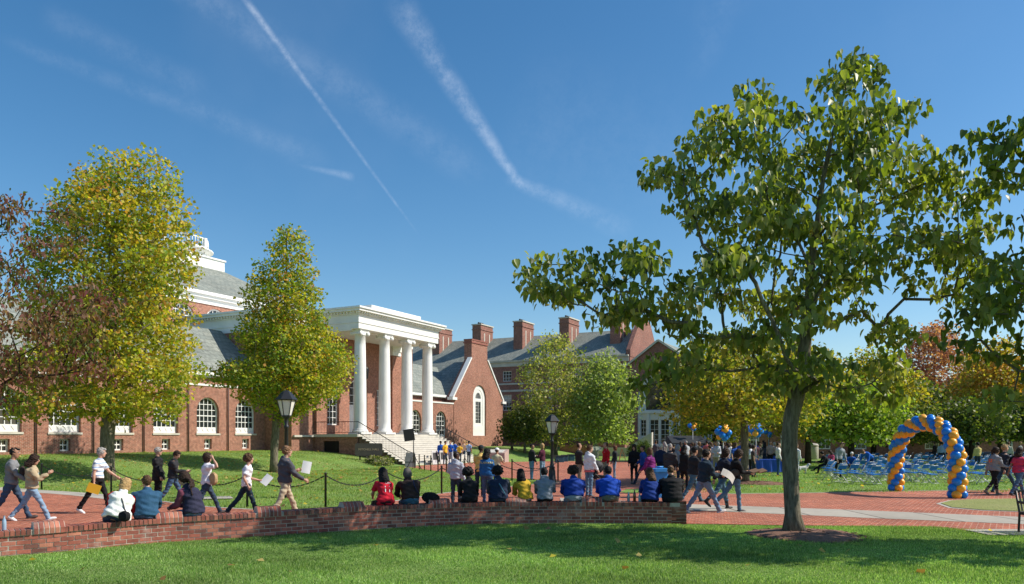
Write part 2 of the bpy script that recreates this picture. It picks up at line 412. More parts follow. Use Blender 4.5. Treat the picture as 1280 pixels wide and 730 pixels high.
poly = near+list(reversed(wl))+lawn_edge+lawn_top+far_edge
plaza = sheet('brick_plaza', poly, .012, PAVER)
def strip(name, pts_a, pts_b, z, mat):
    mb = MB(); a = [Vector((x, y, z)) for x, y in pts_a]; b = [Vector((x, y, z)) for x, y in pts_b]
    for i in range(len(a)-1): mb.add([a[i], a[i+1], b[i+1], b[i]], [(0, 1, 2, 3)])
    return tag(mb.build(name, mat), kind='structure')
def offset_line(pts, w):
    out = []
    for i, p in enumerate(pts):
        a, b = Vector(pts[max(i-1, 0)]), Vector(pts[min(i+1, len(pts)-1)]); d = (b-a).normalized(); out.append((p[0]+d.y*w, p[1]-d.x*w))
    return out
BANDC = brick_mat('concrete_paving', (.43, .39, .33), (.37, .335, .28), (.12, .10, .085), bw=1.5, rh=50, ms=.03, dirt=.18, bump=.1, offset=0, mottle=.07)
strip('concrete_band', [G2(*p) for p in [(1420, 660.5), (1280, 656), (1080, 648), (924, 641), (865, 638.5), (760, 632), (700, 629)]],
      [G2(*p) for p in [(1420, 651.5), (1280, 647), (1080, 638.6), (924, 633), (865, 631), (760, 625.6), (700, 623)]], .017, BANDC)
strip('concrete_path_edge', lawn_edge[:17], offset_line(lawn_edge[:17], .9), .017, CONC)
strip('concrete_path_edge', lawn_edge[17:], offset_line(lawn_edge[17:], .13), .017, CONC)
strip('concrete_path_edge', far_edge[4:], offset_line(far_edge[4:], .12), .017, CONC)
mbx = MB()
# grassy island at the right with its pale rim
isl = [G2(*p) for p in [(1176, 630), (1190, 626.5), (1220, 624.8), (1290, 624), (1460, 623), (1460, 640), (1290, 640.5), (1230, 638.5), (1190, 635)]]
cx_ = sum(p[0] for p in isl)/len(isl); cy_ = sum(p[1] for p in isl)/len(isl)
rim = [G2(*p) for p in [(1170, 630), (1186, 626), (1218, 624.3), (1290, 623.5), (1500, 622.5), (1500, 640.6), (1290, 641), (1228, 639), (1186, 635.6)]]
sheet('concrete_path_edge', rim, .017, CONC); sheet('lawn_island', isl, .03, grass_mat('dry_grass', (.24, .27, .08), (.34, .36, .13), (.38, .35, .16)))
sheet('lawn_island', [G2(*p) for p in [(775, 615.5), (782, 612.5), (797, 611.3), (808, 613), (803, 616), (785, 617)]], .02, GRASS)
sheet('concrete_pad', [G2(*p) for p in [(1205, 663), (1240, 662.5), (1500, 662.5), (1500, 672), (1236, 669.5)]], .021, CONC)
# worn slabs crossing the left lawn
sheet('concrete_path_edge', [G2(*p) for p in [(243, 622), (288, 621), (292, 624), (250, 625)]], .03, CONC)

# ------------------------------------------------------------------ brick seat wall, every brick laid
def arc_frames(line):
    L_ = [0]
    for i in range(1, len(line)): L_.append(L_[-1]+(line[i]-line[i-1]).length)
    tot = L_[-1]; cum = np.array(L_); P = np.array([[p.x, p.y] for p in line])
    def fr(s):
        x = np.interp(s, cum, P[:, 0]); y = np.interp(s, cum, P[:, 1])
        x2 = np.interp(min(s+.2, tot), cum, P[:, 0]); y2 = np.interp(min(s+.2, tot), cum, P[:, 1])
        x1 = np.interp(max(s-.2, 0), cum, P[:, 0]); y1 = np.interp(max(s-.2, 0), cum, P[:, 1])
        t = Vector((x2-x1, y2-y1, 0)).normalized(); px_ = 640+F*x/y; return Vector((x, y, -.085*min(1, max(0, (430-px_)/430)))), t, Vector((-t.y, t.x, 0))
    return fr, tot, cum
WF, WTOT, WCUM = arc_frames(WALLS)
WT = .36      # thickness, extends away from the camera
def s_of_px(px):
    best = None
    for i in range(4000):
        s = WTOT*i/3999; p, _, _ = WF(s)
        e = abs(640+F*p.x/p.y-px)
        if best is None or e < best[0]: best = (e, s)
    return best[1]
wall_root = empty('brick_seat_wall', WALLS[len(WALLS)//2], 0, 'long low curved brick seat wall with raised cap bricks along the front lawn', 'wall')
WR = wall_root.location.copy()
LAIDB = attr_mat('laid_brick', .85, .35, 70, .22, 9, stain=(.42, .36, .32))
MORT = M('pale_mortar', (.50, .44, .37), .9, .2, 6, .2, 60)
def rb(dark=1.):
    b = random.random(); c = random.choice([(.33, .115, .08), (.27, .085, .06), (.23, .075, .055), (.38, .15, .10), (.17, .07, .055)])
    f = (1.0+.35*b)*dark; return tuple(x*f for x in c)
def wbox(mb, s, ds, v, dv, z, dz, mi=0):
    p, t, n = WF(s); mb.obox(p-WR+n*v+Vector((0, 0, z)), t*ds/2, n*dv/2, Vector((0, 0, dz/2)), mi)
mb = MB(); core = MB()
seg = int(WTOT/.3)
for i in range(seg):
    a, ta, na = WF(WTOT*i/seg); b, tb, nb = WF(WTOT*(i+1)/seg)
    for (v0, v1, z0, z1) in ((.008, WT-.008, -.1, .402),):
        vs = [a-WR+na*v0+Vector((0, 0, z0)), b-WR+nb*v0+Vector((0, 0, z0)), b-WR+nb*v1+Vector((0, 0, z0)), a-WR+na*v1+Vector((0, 0, z0)),
              a-WR+na*v0+Vector((0, 0, z1)), b-WR+nb*v0+Vector((0, 0, z1)), b-WR+nb*v1+Vector((0, 0, z1)), a-WR+na*v1+Vector((0, 0, z1))]
        core.add(vs, [(4, 5, 6, 7), (0, 1, 5, 4), (2, 3, 7, 6)])
BL, BH, JT = .203, .064, .013
for c in range(6):
    z = .4-(c+.5)*(BH+JT); off = (.5*(c % 2))*(BL+JT)
    s = off+BL/2
    while s < WTOT-.12:
        mb.cur = rb()
        ln = BL
        wbox(mb, s, ln*(1-.02*random.random()), .0+BL*.0+.05, .1, z, BH)
        if s % .9 < .3: pass
        s += BL+JT
    s = off+BL/2
    while s < WTOT-.12:
        mb.cur = rb(); wbox(mb, s, BL, WT-.05, .1, z, BH); s += BL+JT
mb.build('brick_courses', LAIDB, wall_root, col=True)
core.build('mortar_core', MORT, wall_root)
cap = MB(); capm = MB(); bump_s = [s_of_px(p) for p in (-60, 62, 212, 337, 443, 550, 645, 740)]
s = .04
while s < WTOT-.2:
    inb = any(abs(s-b) < .24 for b in bump_s)
    cap.cur = rb(.92)
    if not inb: wbox(cap, s, .062, WT/2-.01, WT+.03, .452, .088)
    s += .078
for i in range(seg):
    a, ta, na = WF(WTOT*i/seg); b, tb, nb = WF(WTOT*(i+1)/seg); v0, v1, z0, z1 = 0., WT-.01, .402, .488
    o = [a-WR+na*v0, b-WR+nb*v0, b-WR+nb*v1, a-WR+na*v1]
    capm.add([p+Vector((0, 0, z0)) for p in o]+[p+Vector((0, 0, z1)) for p in o], [(0, 1, 5, 4), (4, 5, 6, 7), (2, 3, 7, 6)])
cap.build('cap_course', LAIDB, wall_root, col=True); capm.build('cap_mortar', MORT, wall_root)
for b in bump_s:
    bm_ = MB(); mm = MB()
    for k in range(6):
        s = b-.195+k*.078
        p, t, n = WF(s); bm_.cur = rb(.95)
        for (m_, hw, g) in ((bm_, .031, 0.), (mm, .0395, .006)):
            prof = [(-.025+g, .406), (-.025+g, .50-g), (.07+g, .60-g), (WT-.07-g, .60-g), (WT+.01-g, .50-g), (WT+.01-g, .406)]
            pts = [p-WR-t*hw+n*v+Vector((0, 0, z)) for v, z in prof]
            m_.prism(pts, t*hw*2)
    o = bm_.build('cap_block', LAIDB, wall_root, col=True); mm.build('cap_mortar', MORT, o)
pier = MB(); pz = MB(); p, t, n = WF(WTOT-.02)
for c in range(7):
    for k in range(2):
        pier.cur = rb(.6); z = .03+c*.077
        pier.obox(p-WR+t*0+n*(.1+.2*k)+Vector((0, 0, z)), t*.165, n*.0965, Vector((0, 0, .0345)))
pz.obox(p-WR+n*.2+Vector((0, 0, .24)), t*.157, n*.186, Vector((0, 0, .265)))
o = pier.build('end_pier', LAIDB, wall_root, col=True); pz.build('mortar_core', MORT, o)

# ------------------------------------------------------------------ hall (foreground brick building)
BR = math.atan2(D1.y, D1.x)
BORG = -43.3*N_
def wl2(u, q, z=0): return BORG+D1*u+N_*q+Vector((0, 0, z))
def arch_pts(xc, z0, w, zt, n=10):
    """opening outline ccw, semicircular head, top at zt"""
    r = w/2; zs = zt-r
    return [(xc-r, z0), (xc+r, z0)]+[(xc+r*math.cos(math.pi*k/n), zs+r*math.sin(math.pi*k/n)) for k in range(0, n+1)]
def rect_pts(xc, z0, w, zt): return [(xc-w/2, z0), (xc+w/2, z0), (xc+w/2, zt), (xc-w/2, zt)]
def ring(mb, outer, inner, y0, y1):
    n = len(outer)
    for i in range(n):
        j = (i+1) % n; a, b, c, d = outer[i], outer[j], inner[j], inner[i]
        mb.add([(a[0], y0, a[1]), (b[0], y0, b[1]), (c[0], y0, c[1]), (d[0], y0, d[1]), (a[0], y1, a[1]), (b[0], y1, b[1]), (c[0], y1, c[1]), (d[0], y1, d[1])],
               [(0, 1, 2, 3), (3, 2, 6, 7), (1, 0, 4, 5)])
def window(parent, xc, z0, w, zt, y, arched=True, nx=4, nz=5, apron=0., fr=.09, name='window', blind=0.):
    """frame with glazing bars set at y (behind the wall face); pane a child"""
    f = MB(); H = arch_pts if arched else rect_pts
    ring(f, H(xc, z0, w, zt), H(xc, z0+fr, w-2*fr, zt-fr), y, y+.12)
    zb = z0+fr
    if apron:
        f.box(xc-w/2+fr, xc+w/2-fr, y+.02, y+.08, z0+fr, z0+apron); zb = z0+apron
        k = max(3, int(w/.4))
        for i in range(k):
            xx = xc-w/2+fr+(w-2*fr)*(i+.5)/k; hw = (w-2*fr)/k*.36; zz = z0+apron*.55
            f.prism([(xx-hw, y-.005, zz+apron*.28), (xx+hw, y-.005, zz+apron*.28), (xx, y-.005, zz-apron*.3)], (0, .03, 0))
    ih = zt-fr-zb; iw = w-2*fr; r = iw/2
    def top_at(x):
        if not arched: return zt-fr
        dx = min(abs(x-xc), r); return (zt-fr-r)+math.sqrt(max(0, r*r-dx*dx))
    for i in range(1, nx):
        x = xc-iw/2+iw*i/nx; f.box(x-.022, x+.022, y+.03, y+.07, zb, top_at(x))
    for k in range(1, nz):
        z = zb+ih*k/nz; hwz = iw/2
        if arched and z > zt-fr-r: hwz = math.sqrt(max(0, r*r-(z-(zt-fr-r))**2))
        t = .035 if k == nz//2 else .022
        f.box(xc-hwz, xc+hwz, y+.035, y+.075, z-t, z+t)
    o = f.build(name, WHITE, parent)
    p = MB(); p.wall(H(xc, z0+.01, w-.02, zt-.01), [], y+.085, y+.1); pp = p.build('pane', GLASS, o)
    if blind > 0:
        b = MB(); b.box(xc-iw/2+.02, xc+iw/2-.02, y+.078, y+.083, zt-fr-(ih*blind), (zt-fr-(r if arched else 0)))
        b.build('blind', M('window_blind', (.55, .52, .45), .8), o)
    return o
hall = empty('brick_hall', BORG, BR, 'brick hall with white four-column portico, slate roofs and white cupola', 'building')
LB = M('brick_arch_band', (.27, .10, .075), .85, .15, 12)
# --- left wing
wu0, wu1 = 14.0, 43.0
wins = [41.17-3.38*k for k in range(8)]
holes = [arch_pts(u, 2.3, 1.9, 4.78) for u in wins if u > 15.5]+[rect_pts(u, 1.22, .62, 1.92) for u in wins if u > 15.5]
mb = MB(); mb.wall([(wu0, .2), (wu1, .2), (wu1, 6.35), (wu0, 6.35)], holes, 0., .45, depth=.28)
mb.box(wu0, wu0+.4, .46, 9, .2, 6.35)
mb.prism([(wu1-.02, .5, 6.3), (wu1-.02, 8.9, 6.3), (wu1-.02, 4.5, 10.0)], (-.35, 0, 0))
mb.prism([(wu0+.02, .3, 6.3), (wu0+.02, 8.9, 6.3), (wu0+.02, 4.5, 10.0)], (.35, 0, 0))
mb.build('wing_wall', BRICK, hall)
for i, u in enumerate(wins):
    if u < 15.5: continue
    window(hall, u, 2.3, 1.9, 4.78, .2, True, 5, 5, .42, blind=0)
    window(hall, u, 1.22, .62, 1.92, .18, False, 2, 2, fr=.08)
    s_ = MB(); s_.box(u-1.02, u+1.02, -.06, .28, 2.18, 2.297); s_.build('window_sill', STONE, hall)
pil = MB(); dp = MB()
for i in range(8):
    u = wins[0]-1.69-3.38*i
    if u > 15: dp.tube([(u, -.09, .5), (u, -.09, 6.3)], .045, 6)
dp.build('downpipe', M('brown_downpipe', (.09, .05, .045), .6), hall)
b = MB(); b.box(wu0-.05, wu1, -.05, .0-.001, 5.56, 5.70); b.build('string_course', WHITE, hall)
b = MB(); b.box(wu0-.2, wu1+.05, -.35, -.051, 6.28, 6.5); b.box(wu0-.2, wu1+.05, -.22, -.0015, 6.14, 6.279); b.build('gutter', WHITE, hall)
def gable_roof(mb, u0, u1, y0, y1, ze, zr, ov=.3, th=.14):
    """ridge along x"""
    ym = (y0+y1)/2; sl_ = (zr-ze)/(ym-y0)
    for (ya, sgn) in ((y0-ov, 1), (y1+ov, -1)):
        za = ze-sl_*ov
        pts = [(u0, ya, za), (u1, ya, za), (u1, ym, zr), (u0, ym, zr)]
        if sgn < 0: pts = [pts[1], pts[0], pts[3], pts[2]]
        mb.add([Vector(p)+Vector((0, 0, th)) for p in pts]+[Vector(p) for p in pts], [(0, 1, 2, 3), (7, 6, 5, 4), (0, 4, 5, 1), (1, 5, 6, 2), (3, 7, 4, 0)])
b = MB(); gable_roof(b, wu0-.3, wu1+.25, 0, 9, 6.5, 10.15, .33); b.build('slate_roof', SLATE, hall)
# --- vestibule block
vz = 10.06
mb = MB()
vh = [arch_pts(50.7, 2.27, 2.3, 6.9), rect_pts(47.6, 3.0, 1.35, 6.1), rect_pts(53.8, 3.0, 1.35, 6.1)]
mb.wall([(43.0, .2), (58.4, .2), (58.4, vz), (43.0, vz)], vh, -2.7, -2.3, depth=.4)
mb.box(43.0, 43.4, -2.299, 9, .2, vz); mb.box(58.0, 58.4, -2.299, 9, .2, vz)
mb.box(43.4, 58.0, 8.6, 9, .2, vz)
for u in (45.9, 55.5): mb.box(u-.55, u+.55, -3.0, -2.701, 2.2, vz-.9)
mb.build('vestibule_wall', BRICK, hall)
o = window(hall, 50.7, 2.27, 2.3, 6.9, -2.45, True, 3, 7, 0, .22, 'entrance_door')
m2 = MB(); m2.box(50.7-.85, 50.7-.03, -2.40, -2.30, 2.3, 4.7); m2.box(50.7+.03, 50.7+.85, -2.40, -2.30, 2.3, 4.7); m2.build('door_leaf', WHITE, o)
for u in (47.6, 53.8): window(hall, u, 3.0, 1.35, 6.1, -2.5, False, 3, 6, 0, .1)
for u in (45.9, 55.5):
    m2 = MB(); m2.box(u-.62, u+.62, -3.08, -2.702, vz-.9, vz-.55); m2.box(u-.7, u+.7, -3.16, -2.703, vz-.549, vz-.02); m2.build('pilaster_capital', WHITE, hall)
# entablature: three fasciae, dentils, cornice, blocking course
def entab(mb, u0, u1, y0, y1, z, dentil_front=True):
    mb.box(u0, u1, y0, y1, z, z+.42); mb.box(u0-.05, u1+.05, y0-.05, y1, z+.421, z+.50)
    mb.box(u0-.02, u1+.02, y0-.02, y1, z+.501, z+1.02); mb.box(u0-.10, u1+.10, y0-.10, y1, z+1.021, z+1.10)
    mb.box(u0-.12, u1+.12, y0-.12, y1, z+1.101, z+1.24)
    mb.box(u0-.42, u1+.42, y0-.42, y1, z+1.241, z+1.42); mb.box(u0-.52, u1+.52, y0-.52, y1, z+1.421, z+1.56)
    k = int((u1-u0+.6)/.3)
    for i in range(k): x = u0-.26+i*(u1-u0+.52)/k; mb.box(x, x+.15, y0-.27, y0-.121, z+1.11, z+1.2405)
    k = int((y1-y0+.2)/.3)
    for i in range(k):
        y = y0-.1+i*.3; mb.box(u0-.27, u0-.121, y, y+.15, z+1.11, z+1.2405); mb.box(u1+.121, u1+.27, y, y+.15, z+1.11, z+1.2405)
e = MB(); entab(e, 45.35, 56.05, -7.0, -2.72, vz)
e.box(45.36, 56.04, -6.3, -2.73, vz-.12, vz-.001)
e.box(45.9, 55.5, -6.7, -2.8, vz+1.561, vz+1.74); e.box(47.4, 54.0, -6.6, -3, vz+1.741, vz+2.05)
e.build('portico_entablature', WHITE, hall)
e = MB(); entab(e, 42.95, 58.45, -2.715, 9.1, vz+.001); e.box(43.1, 58.3, -2.6, 9, vz+1.562, vz+1.7); e.build('vestibule_entablature', WHITE, hall)
# columns
def column(u, y):
    c = MB(); zb, zt = 2.27, vz
    c.box(u-.62, u+.62, y-.62, y+.62, zb, zb+.14)
    prof = [(.60, .14), (.63, .2), (.60, .27), (.53, .30), (.55, .36), (.50, .40)]
    Hs = zt-zb-.42
    prof += [(.47, .44)]+[(.47-.075*(t**1.8), .44+(Hs-.44)*t) for t in np.linspace(.08, 1, 9)]
    prof += [(.42, Hs+.01), (.42, Hs+.06), (.40, Hs+.07), (.45, Hs+.18)]
    c.lathe(prof, (u, y, zb), 28)
    c.box(u-.54, u+.54, y-.46, y+.46, zt-.10, zt-.003)
    c.box(u-.50, u+.50, y-.42, y+.42, zt-.22, zt-.101)
    o = c.build('column', WHITE, hall)
    v = MB()
    for sx in (-1, 1):
        for sy in (-1, 1):
            yy = y+sy*.43
            spiral = [(u+sx*(.43+.17*(1-t*.75)*math.cos(a)), yy, zt-.30+.17*(1-t*.75)*math.sin(a)) for t, a in [(k/20, k/20*4*math.pi+math.pi/2) for k in range(21)]]
            v.tube(spiral, .028, 5)
            v.tube([(u+sx*.43, yy-.04, zt-.30), (u+sx*.43, yy+.04, zt-.30)], .155, 14)
        v.tube([(u+sx*.43, y-.4, zt-.30), (u+sx*.43, y-.15, zt-.30), (u+sx*.43, y, zt-.30), (u+sx*.43, y+.15, zt-.30), (u+sx*.43, y+.4, zt-.30)], [.15, .11, .10, .11, .15], 12)
    v.build('volute', WHITE, o)
CU = [46.2+3.0*k for k in range(4)]
for u in CU: column(u, -6.45)
# podium and steps
p_ = MB()
p_.wall([(45.3, .0), (56.1, .0), (56.1, 2.05), (45.3, 2.05)], [], -6.9, -6.7)
p_.box(56.0, 56.1, -6.699, -2.71, 0, 2.05)
# side wall with dark grille opening
p_.box(45.3, 45.5, -6.699, -5.2, 0, 2.05); p_.box(45.3, 45.5, -5.199, -3.7, 1.75, 2.05); p_.box(45.3, 45.5, -5.199, -3.7, 0, .45); p_.box(45.3, 45.5, -3.699, -2.71, 0, 2.05)
p_.build('podium_wall', BRICK, hall)
d = MB(); d.box(45.42, 45.45, -5.19, -3.71, .46, 1.74)
for i in range(12): d.box(45.36, 45.4, -5.18+i*.123, -5.15+i*.123, .46, 1.74)
d.build('vent_grille', IRON, hall)
d = MB(); d.box(45.2, 56.2, -7.0, -2.71, 2.055, 2.27); d.box(43.1, 45.19, -2.9, -2.71, 2.055, 2.2); d.build('portico_floor', STONE, hall)
NS = 14; st = MB(); sb2 = MB()
for i in range(NS):
    z1 = 2.25-(i+1)*2.25/(NS+0.); y1 = -7.0-i*.325; 
    sb2.box(45.42, 56.22, y1-.325+.02, y1+.02, -.1, 2.25-(i+1)*2.25/NS-.045); st.box(45.36, 56.28, y1-.325-.02, y1-.30, -.1 if i == NS-1 else 2.25-(i+2)*2.25/NS+.003, 2.25-(i+1)*2.25/NS-.041)
    st.box(45.33, 56.32, y1-.325-.045, y1+.0, 2.25-(i+1)*2.25/NS-.04, 2.25-(i+1)*2.25/NS+.002)
st.build('front_steps', STEP, hall); sb2.build('step_core', brick_mat('brick_shade_tone', (.20, .10, .075), (.15, .075, .055), (.22, .18, .15)), hall)  # core brick coloured darker to carry the shade on the stair sides
def railing(parent, pts, h=.92, name='railing', sp=.14):
    r = MB(); P = [Vector(p) for p in pts]
    r.tube([p+Vector((0, 0, h)) for p in P], .028, 6); r.tube([p+Vector((0, 0, .1)) for p in P], .018, 5)
    for a, b in zip(P[:-1], P[1:]):
        n = max(1, int((b-a).length/sp))
        for i in range(n+1):
            p = a.lerp(b, i/n); r.tube([p+Vector((0, 0, .0 if i in (0, n) else .1)), p+Vector((0, 0, h))], .022 if i in (0, n) else .011, 4)
    return r.build(name, IRON, parent)
railing(hall, [(45.35, -2.75, 2.27), (45.35, -6.95, 2.27), (45.42, -11.3, .14), (45.42, -11.7, .02)])
railing(hall, [(56.0, -2.75, 2.27), (56.0, -6.95, 2.27), (56.2, -11.3, .14), (56.2, -11.7, .02)])
lt = MB(); lt.tube([(49.2, -4.6, vz-.1), (49.2, -4.6, 7.75)], .015, 4); lt.lathe([(.03, 7.75), (.26, 7.5), (.26, 7.44), (.2, 6.7), (.05, 6.6)], (49.2, -4.6, 0), 6); lt.build('hanging_lantern', IRON, hall)
# --- connecting wing to the right
mb = MB(); hs = [arch_pts(u, 2.0, 2.0, 4.75) for u in (62.8, 67.4)]
mb.wall([(58.4, .2), (69.8, .2), (69.8, 5.56), (58.4, 5.56)], hs, 0, .45, depth=.3)
mb.box(58.401, 69.8, 1.2, 1.6, 5.3, 6.4)
mb.build('link_wall', BRICK, hall)
for u in (62.8, 67.4): window(hall, u, 2.0, 2.0, 4.75, .2, True, 4, 5, .35)
b = MB(); b.box(58.42, 69.79, -.06, .46, 5.561, 5.70); b.build('string_course', WHITE, hall)
b = MB(); b.box(58.42, 69.79, .85, 1.199, 6.3, 6.52); b.build('gutter', WHITE, hall)
b = MB(); gable_roof(b, 58.5, 75.2, 1.2, 9, 6.52, 9.9, .33); b.build('slate_roof', SLATE, hall)
# --- gable block
gu0, gu1, gc = 69.8, 80.7, 75.25
mb = MB()
mb.wall([(gu0, .2), (gu1, .2), (gu1, 6.3), (gc+1.75, 10.6), (gc+1.75, 12.75), (gc-1.75, 12.75), (gc-1.75, 10.6), (gu0, 6.3)], [arch_pts(gc, 2.25, 2.9, 7.9, 14)], -.05, .9, depth=.3)
mb.box(gu0, gu0+.4, .91, 12, .2, 6.25); mb.box(gu1-.4, gu1, .91, 12, .2, 6.25)
mb.build('gable_wall', BRICK, hall)
w_ = window(hall, gc, 2.25, 2.9, 7.9, .1, True, 1, 1, .0, .5)
fm = MB()
fm.wall(arch_pts(gc, 2.7, 2.0, 7.45, 14), [rect_pts(gc, 3.6, 1.25, 6.1), arch_pts(gc, 6.35, 1.25, 7.1)], .135, .2); fm.box(gc-.95, gc+.95, .09, .134, 2.75, 3.35)
fm.build('panel', WHITE, w_)
window(w_, gc, 3.6, 1.25, 6.1, .15, False, 3, 6, 0, .06, 'sash'); window(w_, gc, 6.35, 1.25, 7.1, .15, True, 4, 2, 0, .05, 'fanlight')
cc = MB(); cc.box(gc-1.83, gc+1.83, -.13, .98, 12.45, 12.6); cc.box(gc-1.80, gc+1.80, -.10, .95, 12.751, 12.9); cc.build('chimney_cap', LB, hall)
# raking parapet copings
for sx in (-1, 1):
    cp = MB()
    a = Vector((gc+sx*5.55, .12, 6.28)); b_ = Vector((gc+sx*1.76, .12, 10.75)); dd = (b_-a)
    up = Vector((-dd.z*sx, 0, dd.x*sx)).normalized(); up = up if up.z > 0 else -up
    cp.obox((a+b_)/2+up*.10, dd/2, Vector((0, .26, 0)), up*.09)
    cp.box(gc+sx*5.55-.45, gc+sx*5.55+.45, -.25, .42, 6.02, 6.3); cp.build('gable_coping', WHITE, hall)
b = MB()
for sx in (-1, 1):
    a = [(gc+sx*5.6, .9, 6.3), (gc, .9, 11.6-.2), (gc, 12, 11.4), (gc+sx*5.6, 12, 6.3)]
    if sx > 0: a = [a[0], a[3], a[2], a[1]]; 
    zr = 10.6
    a = [(x, y, z if z < 7 else zr) for x, y, z in a]
    b.add([Vector(v)+Vector((0, 0, .0)) for v in a]+[Vector(v)-Vector((0, 0, .12)) for v in a], [(0, 1, 2, 3) if sx > 0 else (0, 1, 2, 3)[::-1], (4, 5, 6, 7)[::-1] if sx > 0 else (4, 5, 6, 7)])
b.build('slate_roof', SLATE, hall)
# --- main block with hip roof and cupola
mu0, mu1, my0, my1 = 41.0, 57.6, 9.0, 25.5
mb = MB(); hs = [arch_pts(u, 11.4, 2.3, 12.85) for u in (43.2, 46.5, 49.8, 53.1)]
mb.wall([(mu0, 1), (mu1, 1), (mu1, 13.1), (mu0, 13.1)], hs, my0, my0+.5, depth=.25)
mb.box(mu0, mu0+.4, my0+.51, my1, 1, 13.1); mb.box(mu1-.4, mu1, my0+.51, my1, 1, 13.1); mb.box(mu0+.4, mu1-.4, my1-.4, my1, 1, 13.1)
mb.build('auditorium_wall', BRICK, hall)
for u in (43.2, 46.5, 49.8, 53.1): window(hall, u, 11.4, 2.3, 12.85, my0+.15, True, 5, 3, 0, .12)
b = MB(); b.box(mu0-.1, mu1+.1, my0-.1, my1+.1, 13.101, 13.55); b.box(mu0-.35, mu1+.35, my0-.35, my1+.35, 13.551, 13.8); b.box(mu0-.55, mu1+.55, my0-.55, my1+.55, 13.801, 14.05)
b.build('cornice', WHITE, hall)
cuu, cuy, hb = 49.3, 17.0, 2.8
b = MB(); lo = [(mu0-.5, my0-.5, 14.06), (mu1+.5, my0-.5, 14.06), (mu1+.5, my1+.5, 14.06), (mu0-.5, my1+.5, 14.06)]
hi = [(cuu-hb+.1, cuy-hb+.1, 17.6), (cuu+hb-.1, cuy-hb+.1, 17.6), (cuu+hb-.1, cuy+hb-.1, 17.6), (cuu-hb+.1, cuy+hb-.1, 17.6)]
b.add(lo+hi, [(0, 1, 5, 4), (1, 2, 6, 5), (2, 3, 7, 6), (3, 0, 4, 7), (4, 5, 6, 7)]); b.build('slate_roof', SLATE, hall)
cu = MB(); cu.box(cuu-hb, cuu+hb, cuy-hb, cuy+hb, 17.4, 18.45); cu.box(cuu-hb-.1, cuu+hb+.1, cuy-hb-.1, cuy+hb+.1, 18.451, 18.6)
cu.lathe([(2.45, 18.6), (2.45, 19.0), (2.6, 19.05), (3.0, 19.2), (3.0, 19.3), (2.6, 19.35), (2.6, 19.5)], (cuu, cuy, 0), 24, smooth=False)
for k in range(8):
    a = math.pi/8+k*math.pi/4; cu.box(cuu+2.5*math.cos(a)-.14, cuu+2.5*math.cos(a)+.14, cuy+2.5*math.sin(a)-.14, cuy+2.5*math.sin(a)+.14, 19.5, 20.35)
for k in range(56):
    a = k*2*math.pi/56; cu.tube([(cuu+2.5*math.cos(a), cuy+2.5*math.sin(a), 19.5), (cuu+2.5*math.cos(a), cuy+2.5*math.sin(a), 20.25)], .045, 4)
cu.tube([(cuu+2.5*math.cos(k*math.pi/16), cuy+2.5*math.sin(k*math.pi/16), 20.27) for k in range(33)], .06, 6)
cu.build('cupola', WHITE, hall)

# ------------------------------------------------------------------ long academic building behind
acad = empty('academic_building', BORG, BR, 'long three-storey brick building with a row of tall chimneys behind the hall', 'building')
def mapq(q): return -q
mb = MB()     # facade facing -x (local), i.e. plane x=87.2 ; build as boxes split around windows
ux = 87.2; qs = np.arange(-28.4, 12.5, 3.2)
y_a, y_b = -13.5, 30.0
rowsz = [(1.9, 3.9), (5.5, 7.5), (9.2, 10.5)]
def side_wall(mb, x0, x1, ya, yb, z0, z1, wins_):
    """wall in plane x=x0 facing -x, built with the wall() helper turned"""
    t = MB(); t.wall([(ya, z0), (yb, z0), (yb, z1), (ya, z1)], wins_, 0, x1-x0, depth=.2)
    # map local (a, b, z) -> (x0+b, y=-a flipped): a runs along -y so the face looks to -x
    mb.add([(x0+v[1], -v[0], v[2]) for v in t.v], t.f)
hl = []
for q in qs:
    for (za, zb) in rowsz: hl.append(rect_pts(q, za, 1.25, zb))
side_wall(mb, ux, ux+.4, -30, 13.5, 0, 11.6, hl)
mb.box(ux+.41, ux+11.4, -13.5, -13.1, 0, 11.6)
mb.prism([(ux-.0, -13.55, 11.6), (ux+11.4, -13.55, 11.6), (ux+11.4, -13.55, 12.4), (ux+7.6, -13.55, 16.6), (ux+4.0, -13.55, 16.6), (ux+.0, -13.55, 12.4)], (0, .5, 0))
mb.build('wall', BRICK2, acad)
def side_window(parent, x, q, w, z0, z1, nx=3, nz=4, blind=0.):
    e_ = empty('turn', (x, -q, 0), -math.pi/2)
    f = MB(); t = MB()
    def tr(mbx): mbx.v = [(x+v[1], -q-v[0], v[2]) for v in mbx.v]
    fr = .07
    ring(f, rect_pts(0, z0, w, z1), rect_pts(0, z0+fr, w-2*fr, z1-fr), 0.1, .19)
    for i in range(1, nx): xx = -w/2+w*i/nx; f.box(xx-.02, xx+.02, .11, .16, z0+fr, z1-fr)
    for k in range(1, nz): zz = z0+(z1-z0)*k/nz; f.box(-w/2+fr, w/2-fr, .115, .165, zz-.02, zz+.02)
    tr(f); o = f.build('window', WHITE, parent)
    t.wall(rect_pts(0, z0+.01, w-.02, z1-.01), [], .17, .18); tr(t); t.build('pane', GLASS, o)
    if blind:
        c = MB(); c.box(-w/2+fr, w/2-fr, .166, .169, z1-fr-(z1-z0)*blind, z1-fr); tr(c); c.build('blind', M('window_blind', (.55, .52, .45), .8), o)
    bpy.data.objects.remove(e_)
    return o
for i, q in enumerate(qs):
    for j, (za, zb) in enumerate(rowsz): side_window(acad, ux, q, 1.25, za, zb, 3, 3 if j == 2 else 4, .4 if (i*3+j) % 4 == 1 else 0)
b = MB(); b.box(ux-.06, ux-.001, -13.5, 30, 7.85, 8.1); b.box(ux-.06, ux-.001, -13.5, 30, 8.75, 8.95); b.build('string_course', STONE, acad)
